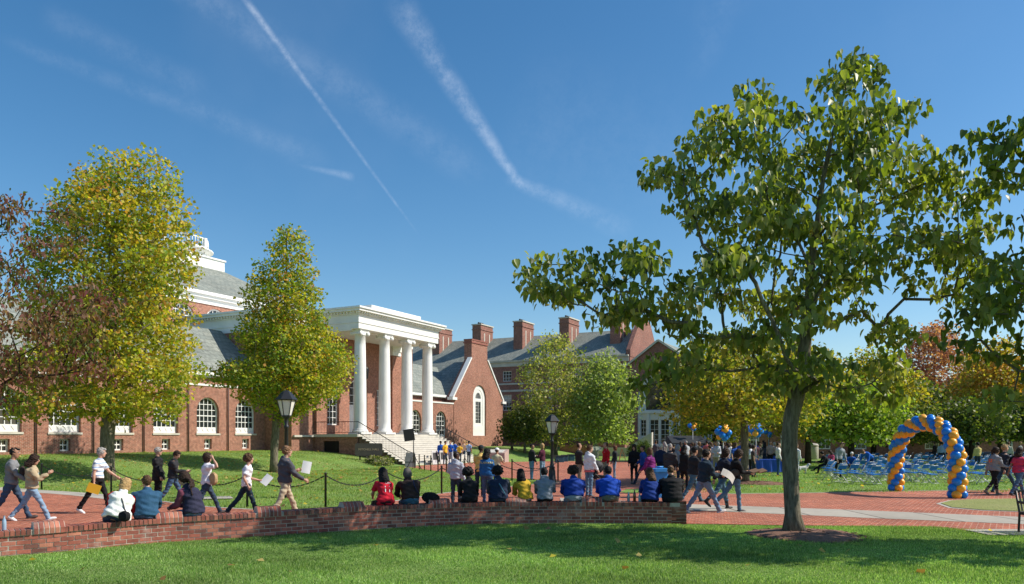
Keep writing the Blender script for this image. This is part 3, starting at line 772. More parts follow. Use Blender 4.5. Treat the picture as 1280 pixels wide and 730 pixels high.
b = MB(); b.box(ux-.1, ux-.001, -13.4, 30, 11.05, 11.6); b.box(ux-.35, ux+.3, -13.4, 30, 11.601, 11.8); b.build('cornice', STONE, acad)
b = MB(); b.add([(ux-.4, -13.05, 11.81), (ux-.4, 30, 11.81), (ux+5.8, 30, 15.6), (ux+5.8, -13.05, 15.6), (ux+12, -13.05, 11.8), (ux+12, 30, 11.8)], [(0, 3, 2, 1), (3, 4, 5, 2)][0:2]); b.build('slate_roof', SLATE, acad)
for q in (-14.5, -7.96, -1.77, 4.73, 11.5):
    c = MB(); x0, x1, y0, y1 = 89.5, 92.8, -q, -q+1.3
    c.box(x0, x1, y0, y1, 12.2, 17.05)
    c.box(x0-.08, x1+.08, y0-.08, y1+.08, 16.4, 16.52)
    o = c.build('chimney', BRICK2, acad)
    c = MB(); c.box(x0-.1, x1+.1, y0-.1, y1+.1, 17.051, 17.2); c.build('chimney_cap', STONE, o)
    c = MB(); c.box(x0+.85, x0+1.08, y0-.03, y0-.001, 13.9, 16.0); c.box(x1-1.08, x1-.85, y0-.03, y0-.001, 13.9, 16.0); c.build('stone_strip', STONE, o)
    c = MB()
    for k in range(3): c.lathe([(.14, 17.201), (.16, 17.42), (.12, 17.5)], (x0+.6+k*.5, (y0+y1)/2, 0), 8)
    c.build('chimney_pot', IRON, o)
# cross wing with portal, facing the camera side
cw = empty('gabled_academic_wing', BORG, BR, 'tall brick gable with white door surround right of the long brick building', 'building')
cx0 = 85.5; qa, qb, qm = 13.6, 21.4, 17.5
mb = MB(); t = MB()
def turned(t, x0): t.v = [(x0+v[1], -v[0], v[2]) for v in t.v]; return t
t.wall([(qa, 0), (qb, 0), (qb, 10.2), (qm, 12.9), (qa, 10.2)], [arch_pts(qm, 1.0, 5.0, 9.4, 16)], 0, .5, depth=.35); turned(t, cx0)
mb.add(t.v, t.f)
mb.wall([(cx0+.501, 0), (cx0+22, 0), (cx0+22, 10.2), (cx0+.501, 10.2)], [rect_pts(cx0+2.4+3.2*k, z, 1.3, z+2) for k in range(6) for z in (1.9, 5.4)], -qb, -qb+.4, depth=.2)
mb.box(cx0+.501, cx0+22, -qa-.4, -qa-.001, 0, 10.2)
mb.build('wall', BRICK2, cw)
for k in range(6):
    for z in (1.9, 5.4): window(cw, cx0+2.4+3.2*k, z, 1.3, z+2, -qb+.06, False, 3, 4, 0, .08)
b = MB(); b.add([(cx0-.25, -qb-.35, 10.1), (cx0+22, -qb-.35, 10.1), (cx0+22, -qm, 13.05), (cx0-.25, -qm, 13.05), (cx0-.25, -qa+.2, 10.1), (cx0+22, -qa+.2, 10.1)], [(0, 1, 2, 3), (3, 2, 5, 4)]); 
b.build('slate_roof', SLATE, cw)
for (ya, za) in ((-qb-.35, 10.12), (-qa+.2, 10.12)):
    b = MB()
    a1, a2 = Vector((cx0-.2, ya, za)), Vector((cx0-.2, -qm, 13.07)); b.bar(a1, a2, .22, .16, up=(1, 0, 0)); b.build('gable_coping', STONE, cw)
# portal: white infill with pilasters, glazed doors
t = MB(); t.wall(arch_pts(qm, 1.0, 4.98, 9.38, 16), [rect_pts(qm-.62, 1.25, 1.05, 4.1), rect_pts(qm+.62, 1.25, 1.05, 4.1), rect_pts(qm-1.9, 2.2, .7, 4.1), rect_pts(qm+1.9, 2.2, .7, 4.1), arch_pts(qm, 5.2, 3.2, 8.6)], .3, .4)
turned(t, cx0); o = t.build('portal', WHITE, cw)
t = MB()
for dq in (-2.35, -1.3, 1.3, 2.35): t.box(qm+dq-.16, qm+dq+.16, .12, .299, 1.0, 4.8)
t.box(qm-2.49, qm+2.49, .05, .298, 4.801, 5.1); turned(t, cx0); t.v = t.v; t.build('portal_pilaster', WHITE, o)
for dq, w, z0, z1, nx, nz in ((-.62, 1.05, 1.25, 4.1, 2, 5), (.62, 1.05, 1.25, 4.1, 2, 5), (-1.9, .7, 2.2, 4.1, 2, 4), (1.9, .7, 2.2, 4.1, 2, 4)):
    side_window(cw, cx0+.28, qm+dq, w, z0, z1, nx, nz)
t = MB(); t.wall(arch_pts(qm, 5.2, 3.18, 8.58), [], .37, .39)
turned(t, cx0); t.build('pane', GLASS, cw)
t = MB()
for k in range(5):
    t.box(qm-2.4, qm+2.4, -1.2-.4*k, -.002 if k == 0 else -1.201-.4*(k-1), 0, 1.0-k*.2)
turned(t, cx0); t.build('entrance_steps', STEP, cw)
t = MB(); t.box(qm-3.2, qm-2.41, -3.2, -.002, 0, 1.15); t.box(qm+2.41, qm+3.2, -3.2, -.002, 0, 1.15); turned(t, cx0); t.build('step_cheek', STEP, cw)
# low pale terrace wall left of the portal
tw = empty('terrace_wall', ray(780, 84), BR-math.pi/2, 'low pale terrace wall with sloping end left of the far white portal', 'wall')
t = MB(); t.box(-4.2, 3.4, -.25, .25, 0, .95); t.build('wall_face', STEP, tw); t = MB(); t.box(-7.5, -4.21, -.2, .2, 0, 1.2); t.box(-3.8, .0, .3, 3.2, 0, 1.5); t.build('wall_return', BRICK2, tw)
t = MB(); t.prism([(.2, .3, .95), (3.0, .3, .95), (3.0, .3, 2.6)], (0, .5, 0)); t.build('sloping_end', STEP, tw)

# ------------------------------------------------------------------ low brick building beyond the chairs
lec = empty('lecture_building', (22, 76, 0), R(-4), 'low brick building with white windows behind the blue chairs', 'building')
mb = MB(); wx = [1.5+3.4*k for k in range(9)]
hs = [rect_pts(x, .9, 1.35, 2.7) for x in wx]
mb.wall([(0, -.1), (36, -.1), (36, 4.6), (0, 4.6)], hs, 0, .35, depth=.2); mb.box(0, .35, .351, 11, -.1, 4.6)
mb.build('wall', BRICK2, lec)
for x in wx: window(lec, x, .9, 1.35, 2.7, .06, False, 3, 4, 0, .11)
b = MB(); gable_roof(b, -.4, 36.4, 0, 11, 4.7, 6.6, .4); b.build('slate_roof', SLATE, lec)
b = MB(); b.box(-.1, 36, -.12, -.001, 4.3, 4.59); b.build('cornice', WHITE, lec)
# ------------------------------------------------------------------ trees
def bark_mat(name, c1, c2):
    m, nt, b = newmat(name); N = nt.nodes.new; L = nt.links.new
    tc = N('ShaderNodeTexCoord'); mp = N('ShaderNodeMapping'); mp.inputs['Scale'].default_value = (9, 9, 1.6); L(tc.outputs['Object'], mp.inputs[0])
    n = N('ShaderNodeTexNoise'); n.inputs['Scale'].default_value = 2.2; n.inputs['Detail'].default_value = 7; n.inputs['Roughness'].default_value = .7; L(mp.outputs[0], n.inputs['Vector'])
    r = N('ShaderNodeMapRange'); r.inputs[1].default_value = .35; r.inputs[2].default_value = .68; L(n.outputs[0], r.inputs[0])
    mx = N('ShaderNodeMix'); mx.data_type = 'RGBA'; L(r.outputs[0], mx.inputs['Factor']); mx.inputs['A'].default_value = (*c1, 1); mx.inputs['B'].default_value = (*c2, 1)
    L(mx.outputs['Result'], b.inputs['Base Color']); b.inputs['Roughness'].default_value = .95; b.inputs['Specular IOR Level'].default_value = .15
    bp = N('ShaderNodeBump'); bp.inputs['Strength'].default_value = .9; bp.inputs['Distance'].default_value = .04; L(n.outputs[0], bp.inputs['Height']); L(bp.outputs[0], b.inputs['Normal'])
    return m
BARK = bark_mat('tree_bark', (.075, .062, .042), (.27, .235, .17))
BARKD = bark_mat('dark_bark', (.02, .016, .012), (.07, .055, .04))
LEAF = leaf_mat('leaves', .5)
LEAFB = leaf_mat('broad_leaves', .45, .42, (1.5, 1.55, .35), .4)
def grow(base, trunk, targets, step=.35, r_tip=.007, seed=1, expo=2.3, up_pen=1.5):
    """trunk polyline then every target connects to the nearest suitable node; returns (nodes, parent, radius)"""
    rs = np.random.default_rng(seed)
    nodes = [np.array(trunk[0], float)]; par = [-1]
    for a, b in zip(trunk[:-1], trunk[1:]):
        a, b = np.array(a, float), np.array(b, float); n = max(1, int(np.linalg.norm(b-a)/step))
        for i in range(1, n+1): nodes.append(a+(b-a)*i/n+rs.normal(0, .012, 3)*(1 if i < n else 0)); par.append(len(nodes)-2)
    ntr = len(nodes); nlow = max(2, ntr//4)
    axis = nodes[ntr-1]
    tg = sorted([np.array(t, float) for t in targets], key=lambda t: np.linalg.norm(t-np.array(trunk[len(trunk)//2])))
    cap = 40000; P = np.zeros((cap, 3)); P[:ntr] = nodes; cnt = ntr; ends = []; wt = np.zeros(cap); wt[:nlow] = 50.
    dist0 = np.zeros(cap); 
    for i in range(1, ntr): dist0[i] = dist0[i-1]+np.linalg.norm(P[i]-P[i-1])
    for t in tg:
        D = t-P[:cnt]; dd = np.linalg.norm(D, axis=1); rise = D[:, 2]
        cost = dd+up_pen*np.maximum(0, -rise)*.6+wt[:cnt]+.25*dist0[:cnt]*.5
        j = int(np.argmin(cost)); a = P[j].copy(); L_ = dd[j]; n = max(1, int(L_/step)); prev = j
        sag = L_*.10
        for i in range(1, n+1):
            f = i/n; p = a+(t-a)*f; p[2] += -sag*math.sin(math.pi*f)*.8
            if i < n: p = p+rs.normal(0, .05*min(1, L_), 3)
            P[cnt] = p; nodes.append(p); par.append(prev); dist0[cnt] = dist0[prev]+L_/n; prev = cnt; cnt += 1
        ends.append(prev)
    ch = [0.]*cnt
    rad = np.zeros(cnt)
    for i in range(cnt-1, -1, -1):
        rad[i] = max(ch[i]**(1/expo), r_tip) if ch[i] > 0 else r_tip
        if par[i] >= 0: ch[par[i]] += rad[i]**expo
    return P[:cnt], par, rad
def branch_mesh(P, par, rad, r_base, base_flare=1.35, min_r=.0):
    ch = {}
    for i, p in enumerate(par):
        if p >= 0: ch.setdefault(p, []).append(i)
    k = r_base/rad[0]; scale = lambda r: r*(1+(k-1)*min(1, (r/rad[0])**.6))
    mb = MB(); stack = [(0, None)]
    while stack:
        s, pr = stack.pop(); chain = [] if pr is None else [pr]; cur = s; chain.append(cur)
        while cur in ch:
            kids = sorted(ch[cur], key=lambda c: -rad[c])
            for o in kids[1:]: stack.append((o, cur))
            cur = kids[0]; chain.append(cur)
        rr = [scale(rad[c]) for c in chain]
        if pr is not None: rr[0] = min(rr[0], rr[1]*1.25)
        if max(rr) < min_r: continue
        if pr is None:
            z0 = P[0][2]
            rr = [r*(1+(base_flare-1)*max(0, 1-(P[c][2]-z0)/.55)**2) for r, c in zip(rr, chain)]
        n = 14 if rr[0] > .12 else 7 if rr[0] > .04 else 4
        mb.tube([P[c] for c in chain], rr, n)
    return mb
def leaves(centers, per, spread, size, palette, seed=0, kind='quad', droop=.0, up=.5, jit=.3, weights=None, flat=.7):
    rs = np.random.default_rng(seed); C = np.repeat(np.asarray(centers), per, axis=0); n = len(C)
    off = rs.normal(0, 1, (n, 3)); off /= np.maximum(1, np.linalg.norm(off, axis=1, keepdims=True)/1.9)
    C = C+off*np.array([spread, spread, spread*flat])
    sz = size*rs.uniform(.65, 1.25, n)
    nrm = rs.normal(0, 1, (n, 3)); nrm[:, 2] = np.abs(nrm[:, 2])*.6+up; nrm /= np.linalg.norm(nrm, axis=1, keepdims=True)
    d = rs.normal(0, 1, (n, 3)); d[:, 2] -= droop*2.5; d -= nrm*(d*nrm).sum(1, keepdims=True)*(1-.0)
    d /= np.linalg.norm(d, axis=1, keepdims=True); x = np.cross(d, nrm)
    if kind == 'heart':
        T = [(0, 0, 0), (-.26, -.02, .06), (-.36, .25, .12), (-.26, .62, .06), (0, 1.05, -.14), (.26, .62, .06), (.36, .25, .12), (.26, -.02, .06), (0, .45, -.03)]
        Fs = [(0, 8, 2, 1), (8, 4, 3, 2), (0, 7, 6, 8), (8, 6, 5, 4)]
    elif kind == 'long':
        T = [(0, 0, 0), (-.22, .4, .05), (0, 1, -.1), (.22, .4, .05)]; Fs = [(0, 3, 2, 1)]
    else:
        T = [(0, 0, 0), (-.5, .5, .10), (0, 1, -.05), (.5, .5, .10)]; Fs = [(0, 3, 2, 1)]
    T = np.array(T); k = len(T)
    V = C[:, None]+(x[:, None]*T[None, :, :1]+d[:, None]*T[None, :, 1:2]+nrm[:, None]*T[None, :, 2:3])*sz[:, None, None]
    Fc = (np.arange(n)*k)[:, None, None]+np.array(Fs)[None]
    pal = np.array(palette, float); pid = rs.choice(len(pal), n, p=weights)
    # whole clusters lean to one colour
    cid = np.repeat(rs.choice(len(pal), len(centers), p=weights), per); use = rs.random(n) < .45; pid = np.where(use, cid, pid)
    col = pal[pid]*rs.uniform(1-jit, 1+jit, (n, 1))
    return V.reshape(-1, 3), Fc.reshape(-1, 4), np.repeat(col, k, axis=0)
def make_tree(name, label, cat, base, trunk, targets, r_base, per, spread, size, palette, weights=None, kind='quad', droop=0., group=None, seed=1, bark=None, leafmat=None, step=.4, min_r=0., up=.5, jit=.3, flat=.7, flare=1.35, thin=1.):
    b = Vector(base); root = empty(name, b, 0, label, cat, group)
    T = [np.array(t)-np.array(b) for t in targets]; tr = [np.array(t)-np.array(b) for t in trunk]
    P, par, rad = grow(b, tr, T, step=step, seed=seed)
    branch_mesh(P, par, rad, r_base, flare, min_r).build('trunk', bark or BARK, root, uv=False)
    V, Fc, c = leaves(T, per, spread, size, palette, seed, kind, droop, up, jit, weights, flat)
    me = np_mesh('crown', V, Fc, 4, False, c); link('crown', me, leafmat or LEAF, root)
    return root
def poly_targets(poly, d, n, depth=.75, seed=0, minsep=.45, cx=None, holes=(), sparse=False):
    """cluster centres through a crown whose outline in the view is poly (photo px) at distance d; depth follows the local width"""
    rs = np.random.default_rng(seed); P = np.array(poly, float)
    x0, y0 = P.min(0); x1, y1 = P.max(0); out = []
    def inside(x, y):
        c = False; j = len(P)-1
        for i in range(len(P)):
            if (P[i, 1] > y) != (P[j, 1] > y) and x < (P[j, 0]-P[i, 0])*(y-P[i, 1])/(P[j, 1]-P[i, 1])+P[i, 0]: c = not c
            j = i
        return c
    tries = 0; A = np.zeros((n+1, 3))
    while len(out) < n and tries < n*300:
        tries += 1; x, y = rs.uniform(x0, x1), rs.uniform(y0, y1)
        if not inside(x, y): continue
        if sparse and y > 365 and abs(x-1000) < 150 and rs.random() < .6: continue
        if any((x-hx)**2+(y-hy)**2 < hr*hr for hx, hy, hr in holes): continue
        # local half width
        e = 0
        while inside(x-e, y) and e < 600: e += 8
        f = 0
        while inside(x+f, y) and f < 600: f += 8
        w = (e+f)/2; lx = (f-e)/2; rel = min(1, abs(lx)/max(w, 1))
        dm = depth*w*d/F*math.sqrt(max(.05, 1-rel*rel))
        dy = rs.uniform(-1, 1)*min(dm, 4.5)
        D = d+dy; xw = (x-640)/F; 
        p = np.array([ (x-640)/F*d, D, EYE+(HZ-y)/F*d ])
        if len(out) and ((A[:len(out)]-p)**2).sum(1).min() < minsep*minsep: continue
        A[len(out)] = p; out.append(p)
    return out
def egg_targets(c, h0, h1, w, n, seed=0, top=.35, shell=.5, minsep=.5, shape=None, squash=1.):
    """clusters in an egg crown centred on the trunk c between heights h0..h1 with max radius w"""
    rs = np.random.default_rng(seed); out = []; tries = 0; A = np.zeros((n+1, 3))
    lob = rs.uniform(-.30, .14, (12, 9))
    while len(out) < n and tries < n*60:
        tries += 1; t = rs.random()
        prof = shape(t) if shape else math.sin(math.pi*min(1, (t+.12)/1.12)**.75)**.7
        a = rs.uniform(0, 2*math.pi); wob = 1+lob[int(t*11.99), int(a/(2*math.pi)*8.99)]
        r = w*prof*wob*(rs.random()**shell)
        p = np.array([c[0]+r*math.cos(a), c[1]+r*math.sin(a)*squash, h0+(h1-h0)*t])
        if len(out) and ((A[:len(out)]-p)**2).sum(1).min() < minsep*minsep: continue
        A[len(out)] = p; out.append(p)
    return out
def mulch(x, y, r, z=0., label='ring of brown wood mulch round the trunk of the tree'):
    mb = MB(); n = 28; rs = random.Random(int(x*7))
    vs = [(0, 0, .10)]
    for k, (f, h) in enumerate([(.5, .075), (.85, .03), (1.0, -.03)]):
        for i in range(n): a = 2*math.pi*i/n; rr = r*f*(1+.08*math.sin(3*a+x)+.05*rs.random()); vs.append((rr*math.cos(a), rr*math.sin(a), h+.012*rs.random()))
    fs = [(0, 1+i, 1+(i+1) % n) for i in range(n)]
    for k in range(2): fs += [(1+k*n+i, 1+(k+1)*n+i, 1+(k+1)*n+(i+1) % n, 1+k*n+(i+1) % n) for i in range(n)]
    mb.add(vs, fs, 0, True)
    for i in range(int(260*r)):
        a = rs.uniform(0, 6.28); rr = r*rs.random()**.5; s = rs.uniform(.015, .05); c = Vector((rr*math.cos(a), rr*math.sin(a), .1*(1-rr/r)+.02))
        b_ = rs.uniform(0, 3.14); mb.obox(c, Vector((math.cos(b_), math.sin(b_), rs.uniform(-.3, .3)))*s, Vector((-math.sin(b_), math.cos(b_), 0))*s*.3, Vector((0, 0, s*.25)))
    o = mb.build('mulch_ring', M('wood_mulch', (.20, .105, .07), .95, .35, 25, .8, 60), uv=False, loc=(x, y, z)); tag(o, label, 'mulch bed', kind='stuff'); return o
# main tree in the front lawn
mt = gnd(993, 668, 0.); D0 = mt.y
tx, ty = mt.x, mt.y
trunk = [(tx, ty, -.05), (tx-.06, ty, .9), (tx-.10, ty, 1.7), (tx-.06, ty, 2.4), at(1003, 470, D0), at(1008, 400, D0), at(1015, 330, D0+.2), at(1025, 250, D0), at(1040, 170, D0), at(1062, 95, D0)]
outline_main = [(648, 345), (690, 332), (722, 312), (742, 312), (768, 285), (800, 298), (812, 318), (840, 325), (858, 340), (872, 322), (868, 295), (850, 265), (822, 232), (822, 196), (850, 178), (868, 148), (888, 152), (912, 134), (948, 128), (985, 132), (1010, 122), (1014, 74), (1036, 72), (1056, 50), (1084, 50), (1090, 88), (1102, 108), (1112, 125), (1138, 122), (1144, 150), (1136, 190), (1150, 222), (1196, 228), (1226, 240), (1240, 262), (1222, 300), (1218, 340), (1190, 372), (1150, 380), (1120, 420), (1140, 470), (1120, 508), (1070, 500), (1030, 490), (960, 486), (910, 470), (870, 478), (826, 492), (796, 486), (800, 462), (846, 440), (868, 420), (830, 404), (790, 398), (760, 412), (752, 392), (770, 372), (742, 366), (716, 380), (700, 372), (676, 362)]
holes = [(1100, 300, 20), (905, 282, 16), (880, 385, 26), (1120, 362, 26), (960, 240, 10), (1060, 225, 12), (1090, 410, 22), (935, 335, 12), (1150, 300, 14), (830, 345, 22), (870, 300, 22), (1175, 440, 22), (770, 340, 12), (1040, 140, 12), (1100, 180, 14), (1150, 205, 18), (975, 440, 14), (900, 420, 18), (1160, 425, 30), (1145, 460, 20), (1010, 300, 10), (930, 400, 16), (1060, 330, 12), (1125, 260, 14), (990, 200, 9), (1040, 390, 22), (960, 345, 14), (900, 225, 12), (1020, 180, 10), (1190, 270, 12), (820, 380, 14)]
tg = poly_targets(outline_main, D0, 215, .62, 3, .47, holes=holes, sparse=True)
PAL_MAIN = [(.125, .17, .035), (.17, .22, .05), (.25, .29, .085), (.34, .34, .12), (.08, .11, .03)]
main = make_tree('broadleaf_tree', 'tall broad-leaved green tree in the front lawn right of the seat wall', 'tree', (tx, ty, 0), trunk, tg, .155, 50, .21, .162, PAL_MAIN, [.2, .3, .28, .12, .10], 'heart', 1.25, seed=5, leafmat=LEAFB, step=.35, up=.1, flare=1.7, jit=.25)
mulch(tx+.15, ty-.2, 1.15, 0, 'mulch bed round the foot of the tall tree in the front lawn')
# tree at the right edge, trunk outside the frame
D2 = 13.5; rx = (1455-640)/F*D2
trunk2 = [(rx, D2, -.05), (rx-.05, D2, 1.5), (rx-.1, D2, 2.6), at(1430, 380, D2), at(1400, 260, D2), at(1380, 150, D2), at(1370, 80, D2)]
out2 = [(1218, 188), (1228, 168), (1250, 155), (1276, 162), (1300, 130), (1340, 60), (1400, 30), (1480, 60), (1560, 140), (1620, 260), (1640, 400), (1560, 470), (1440, 500), (1330, 490), (1270, 500), (1236, 520), (1205, 505), (1200, 470), (1215, 430), (1190, 400), (1180, 365), (1205, 340), (1195, 315), (1228, 285), (1250, 262), (1285, 275), (1300, 250), (1290, 225), (1262, 208), (1240, 212)]
tg2 = poly_targets(out2, D2, 175, .6, 9, .46, holes=[(1232, 330, 14), (1180, 400, 20), (1255, 420, 12), (1160, 420, 34), (1195, 445, 26), (1180, 400, 28), (1190, 330, 14), (1245, 458, 34), (1272, 470, 24), (1270, 350, 12), (1262, 250, 12)])
make_tree('broadleaf_tree', 'dark green broad-leaved tree reaching in from the right edge', 'tree', (rx, D2, 0), trunk2, tg2, .2, 46, .22, .165, PAL_MAIN, [.35, .3, .14, .05, .16], 'heart', 1.2, seed=8, leafmat=LEAFB, up=.15, jit=.25)
# purple-leaved dogwood at the left edge
D3 = 19.; lx = (-95-640)/F*D3
trunk3 = [(lx, D3, -.05), (lx, D3, 1.8), at(-80, 400, D3), at(-60, 320, D3), at(-40, 260, D3)]
out3 = [(-200, 250), (-120, 200), (-60, 215), (-10, 235), (8, 262), (22, 240), (30, 244), (36, 262), (48, 272), (66, 262), (92, 262), (118, 250), (126, 262), (108, 282), (84, 292), (60, 305), (42, 330), (58, 352), (110, 345), (140, 372), (142, 420), (118, 470), (80, 490), (40, 500), (-10, 520), (-90, 540), (-180, 480), (-230, 380)]
tg3 = poly_targets(out3, D3, 235, .6, 4, .34, holes=[(22, 300, 9), (28, 345, 9)])
make_tree('dogwood_tree', 'purple and bronze leaved dogwood at the left edge', 'tree', (lx, D3, 0), trunk3, tg3, .16, 46, .22, .15,
          [(.19, .08, .06), (.15, .12, .035), (.10, .14, .03), (.30, .17, .11), (.21, .06, .06)], [.32, .2, .2, .2, .08], 'long', .9, seed=3, up=.15, bark=BARKD, jit=.3)
mulch(lx, D3, 1.1, .015, 'mulch bed round the dogwood beyond the left edge')
# two turning maples on the left lawn
YG = [(.50, .44, .06), (.33, .37, .05), (.18, .27, .04), (.58, .42, .06), (.52, .26, .06)]
def lawn_tree(px, py, ytop, halfw, ybot, n, per, size, pal, wts, label, r, seed, name='maple_tree', group=None, d=None, shape=None, spread=.3, minsep=.5, step=.6, shell=.45, bark=None, lean=0., off=0., outline=None, depth=.85, weights_=None):
    b = gnd(px, py) if d is None else Vector((*ray(px, d).xy, hgt(*ray(px, d).xy)))
    dd = b.y; w = halfw*dd/F; zt = EYE+(HZ-ytop)*dd/F; zb = EYE+(HZ-ybot)*dd/F
    T = egg_targets((b.x+off, b.y), zb, zt-.2, w, n, seed, shell=shell, minsep=minsep, shape=shape)
    if outline: T = poly_targets(outline, dd, n, depth, seed, minsep)
    tr = [(b.x, b.y, b.z-.05), (b.x+lean, b.y, b.z+1.5), (b.x+.5*lean+off*.3, b.y+.05, b.z+(zt-b.z)*.35), (b.x+off*.8, b.y, b.z+(zt-b.z)*.65), (b.x+off, b.y, zt-.4)]
    return make_tree(name, label, 'tree', b, tr, T, r, per, spread, size, pal, wts, seed=seed, group=group, step=step, min_r=.006, bark=bark, up=.35)
def cone(t): return (1-t)**.75*.98+.06 if t > .28 else .42+.58*math.sin(t/.28*math.pi/2)
def egg(t): return max(.05, 1-abs((t-.45)/.565)**3.6)**.5
def oval(t): return math.sin(math.pi*min(1, (t+.30)/1.30)**1.0)**.6 if t < .97 else .25
OUT3 = [(122, 215), (140, 200), (175, 194), (200, 202), (214, 230), (228, 262), (224, 300), (236, 325), (226, 360), (222, 390), (232, 420), (226, 440), (243, 462), (222, 480), (216, 500), (226, 518), (190, 522), (165, 515), (150, 528), (120, 512), (100, 528), (60, 520), (20, 516), (36, 498), (28, 462), (48, 425), (56, 380), (48, 340), (62, 305), (72, 262), (88, 240), (106, 232)]
OUT4 = [(362, 288), (376, 294), (380, 310), (386, 335), (392, 352), (392, 375), (402, 396), (412, 418), (428, 434), (440, 448), (430, 465), (422, 480), (408, 498), (392, 508), (380, 520), (360, 527), (342, 520), (325, 508), (304, 500), (288, 486), (272, 470), (284, 462), (312, 450), (306, 430), (308, 410), (316, 395), (308, 372), (320, 355), (324, 338), (340, 328), (344, 305), (352, 292)]
lawn_tree(134, 583, 190, 105, 532, 400, 84, .165, YG, [.34, .28, .16, .16, .06], 'tall yellow-green maple on the lawn near the left edge', .30, 21, shape=egg, spread=.37, minsep=.66, outline=OUT3, off=.5)
lawn_tree(343, 576, 278, 94, 530, 330, 80, .16, YG, [.22, .32, .30, .10, .06], 'conical yellow-green maple behind the near lamp post', .22, 22, off=.75, shape=cone, spread=.34, minsep=.60, outline=OUT4)
# pair in front of the long academic building
YG2 = [(.36, .38, .12), (.26, .31, .07), (.44, .40, .13), (.17, .22, .06)]
lawn_tree(694, 0, 418, 52, 552, 170, 44, .25, YG2, [.35, .25, .3, .1], 'pale yellow-green tree in front of the long brick building', .24, 31, 'shade_tree', d=80, spread=.6, minsep=.8, shape=oval)
lawn_tree(757, 0, 440, 36, 548, 170, 50, .27, [(.30, .37, .12), (.40, .45, .18), (.20, .27, .08)], [.4, .3, .3], 'fresh green tree left of the far white portal', .24, 32, 'shade_tree', d=77, spread=.6, minsep=.8, shape=oval)
for i, (px, d, yt, hw, yb, lab, pal) in enumerate([
    (640, 80, 512, 13, 548, 'small dark green tree at the corner of the brick gable', 0),
    (656, 78, 506, 15, 548, 'small dark green tree right of the brick gable', 0),
    (676, 90, 500, 22, 548, 'dark green tree in the shade behind the pale tree', 0)]):
    lawn_tree(px, 0, yt, hw, yb, 60, 40, .22, [(.07, .11, .03), (.11, .15, .035), (.19, .20, .05)], [.4, .4, .2], lab, .12, 40+i, 'small_tree', d=d, spread=.45, minsep=.5)
# young tree with mulch behind the walking women; trunk at 931
YG3 = [(.42, .35, .05), (.30, .32, .045), (.17, .23, .04), (.50, .36, .07)]
y1 = gnd(931, 604, 0.)
lawn_tree(931, 604, 415, 112, 522, 330, 40, .16, YG3, [.3, .3, .25, .15], 'yellow-green tree with a slim trunk between the walking women and the large trunk', .17, 51, 'honey_locust', spread=.42, minsep=.5, shape=oval)
mulch(y1.x+.5, y1.y-.2, 1.3, 0, 'mulch bed round the slim trunk behind the walking women')
bgt = [  # px, depth, top, halfw, bottom, palette idx, label
    (893, 66, 440, 48, 545, 0, 'golden locust left of the balloon bunches'),
    (1010, 60, 432, 60, 540, 0, 'golden yellow tree behind the large trunk'),
    (1064, 52, 476, 56, 545, 1, 'lime green tree left of the balloon arch'),
    (1128, 62, 500, 40, 545, 2, 'dark green tree directly behind the balloon arch'),
    (1168, 88, 404, 58, 530, 3, 'red maple rising behind the balloon arch'),
    (1250, 66, 422, 52, 530, 4, 'orange-yellow tree at the far right'),
    (1215, 58, 498, 40, 545, 2, 'dark green tree between red maple and right edge'),
    (1300, 60, 490, 46, 545, 2, 'dark green tree at the far right edge'),
    (960, 84, 470, 60, 550, 2, 'dark green tree behind the crowd'),
    (1100, 92, 455, 60, 530, 2, 'tall dark green tree behind the lime green one'),
    (905, 92, 478, 46, 545, 1, 'lime green tree right of the far white portal'),
    (1150, 95, 470, 60, 540, 2, 'dark green tree below the red maple'),
    (1235, 92, 455, 40, 540, 1, 'pale green tree above the far tables at the right'),
    (1045, 96, 470, 40, 545, 0, 'golden tree far behind the large trunk'),
    (1092, 64, 436, 54, 535, 0, 'golden tree above the lime green one near the arch'),
    (1142, 76, 478, 40, 545, 2, 'dark green tree just left of the arch top'),
    (1190, 76, 480, 36, 545, 2, 'dark green tree just right of the arch top'),
    (1340, 80, 440, 70, 545, 4, 'large orange-yellow tree outside the right edge')]
PALS = [YG3, [(.25, .36, .05), (.36, .41, .07), (.14, .21, .04)], [(.065, .10, .025), (.11, .15, .035), (.18, .20, .05)], [(.46, .20, .16), (.38, .15, .13), (.50, .28, .19)], [(.46, .34, .06), (.34, .29, .05), (.50, .24, .06)]]
for i, (px, d, yt, hw, yb, pi_, lab) in enumerate(bgt):
    lawn_tree(px, 0, yt, hw, yb, 230, 46, .30 if d > 75 else .24, PALS[pi_], None, lab, .2, 60+i, 'background_tree', d=d, spread=.6, minsep=.7, shape=oval, group='trees behind the lawn', step=.9, bark=BARKD)
# shrubs
def shrub(px, py, w, h, label, pal, name='shrub', d=None, flowers=False):
    b = gnd(px, py) if d is None else Vector((*ray(px, d).xy, hgt(*ray(px, d).xy)))
    T = egg_targets((b.x, b.y), b.z+.1, b.z+h, w, int(40*w*h)+14, int(px), minsep=.12)
    return make_tree(name, label, 'shrub', b, [(b.x, b.y, b.z-.02), (b.x, b.y, b.z+.15), (b.x, b.y, b.z+h*.5)], T, .04, 34, .16, .10, pal, None, seed=int(px), step=.3)
GP = [(.05, .10, .02), (.09, .14, .03), (.15, .18, .05)]
shrub(469, 577, 1.0, .45, 'leafy flower clump under the dark sign', [(.09, .14, .03), (.16, .20, .05), (.45, .40, .30)], d=53.5)
shrub(482, 578, .7, .45, 'low flower clump right of the dark sign', [(.09, .14, .03), (.16, .20, .05), (.45, .40, .30)], d=54)
for i, px in enumerate((790, 800, 808)):
    shrub(px, 0, .45, 1.7, ['narrow evergreen shrub left of the far portal steps', 'middle narrow evergreen shrub by the far portal steps', 'narrow evergreen shrub nearest the far portal doors'][i], GP, d=80)

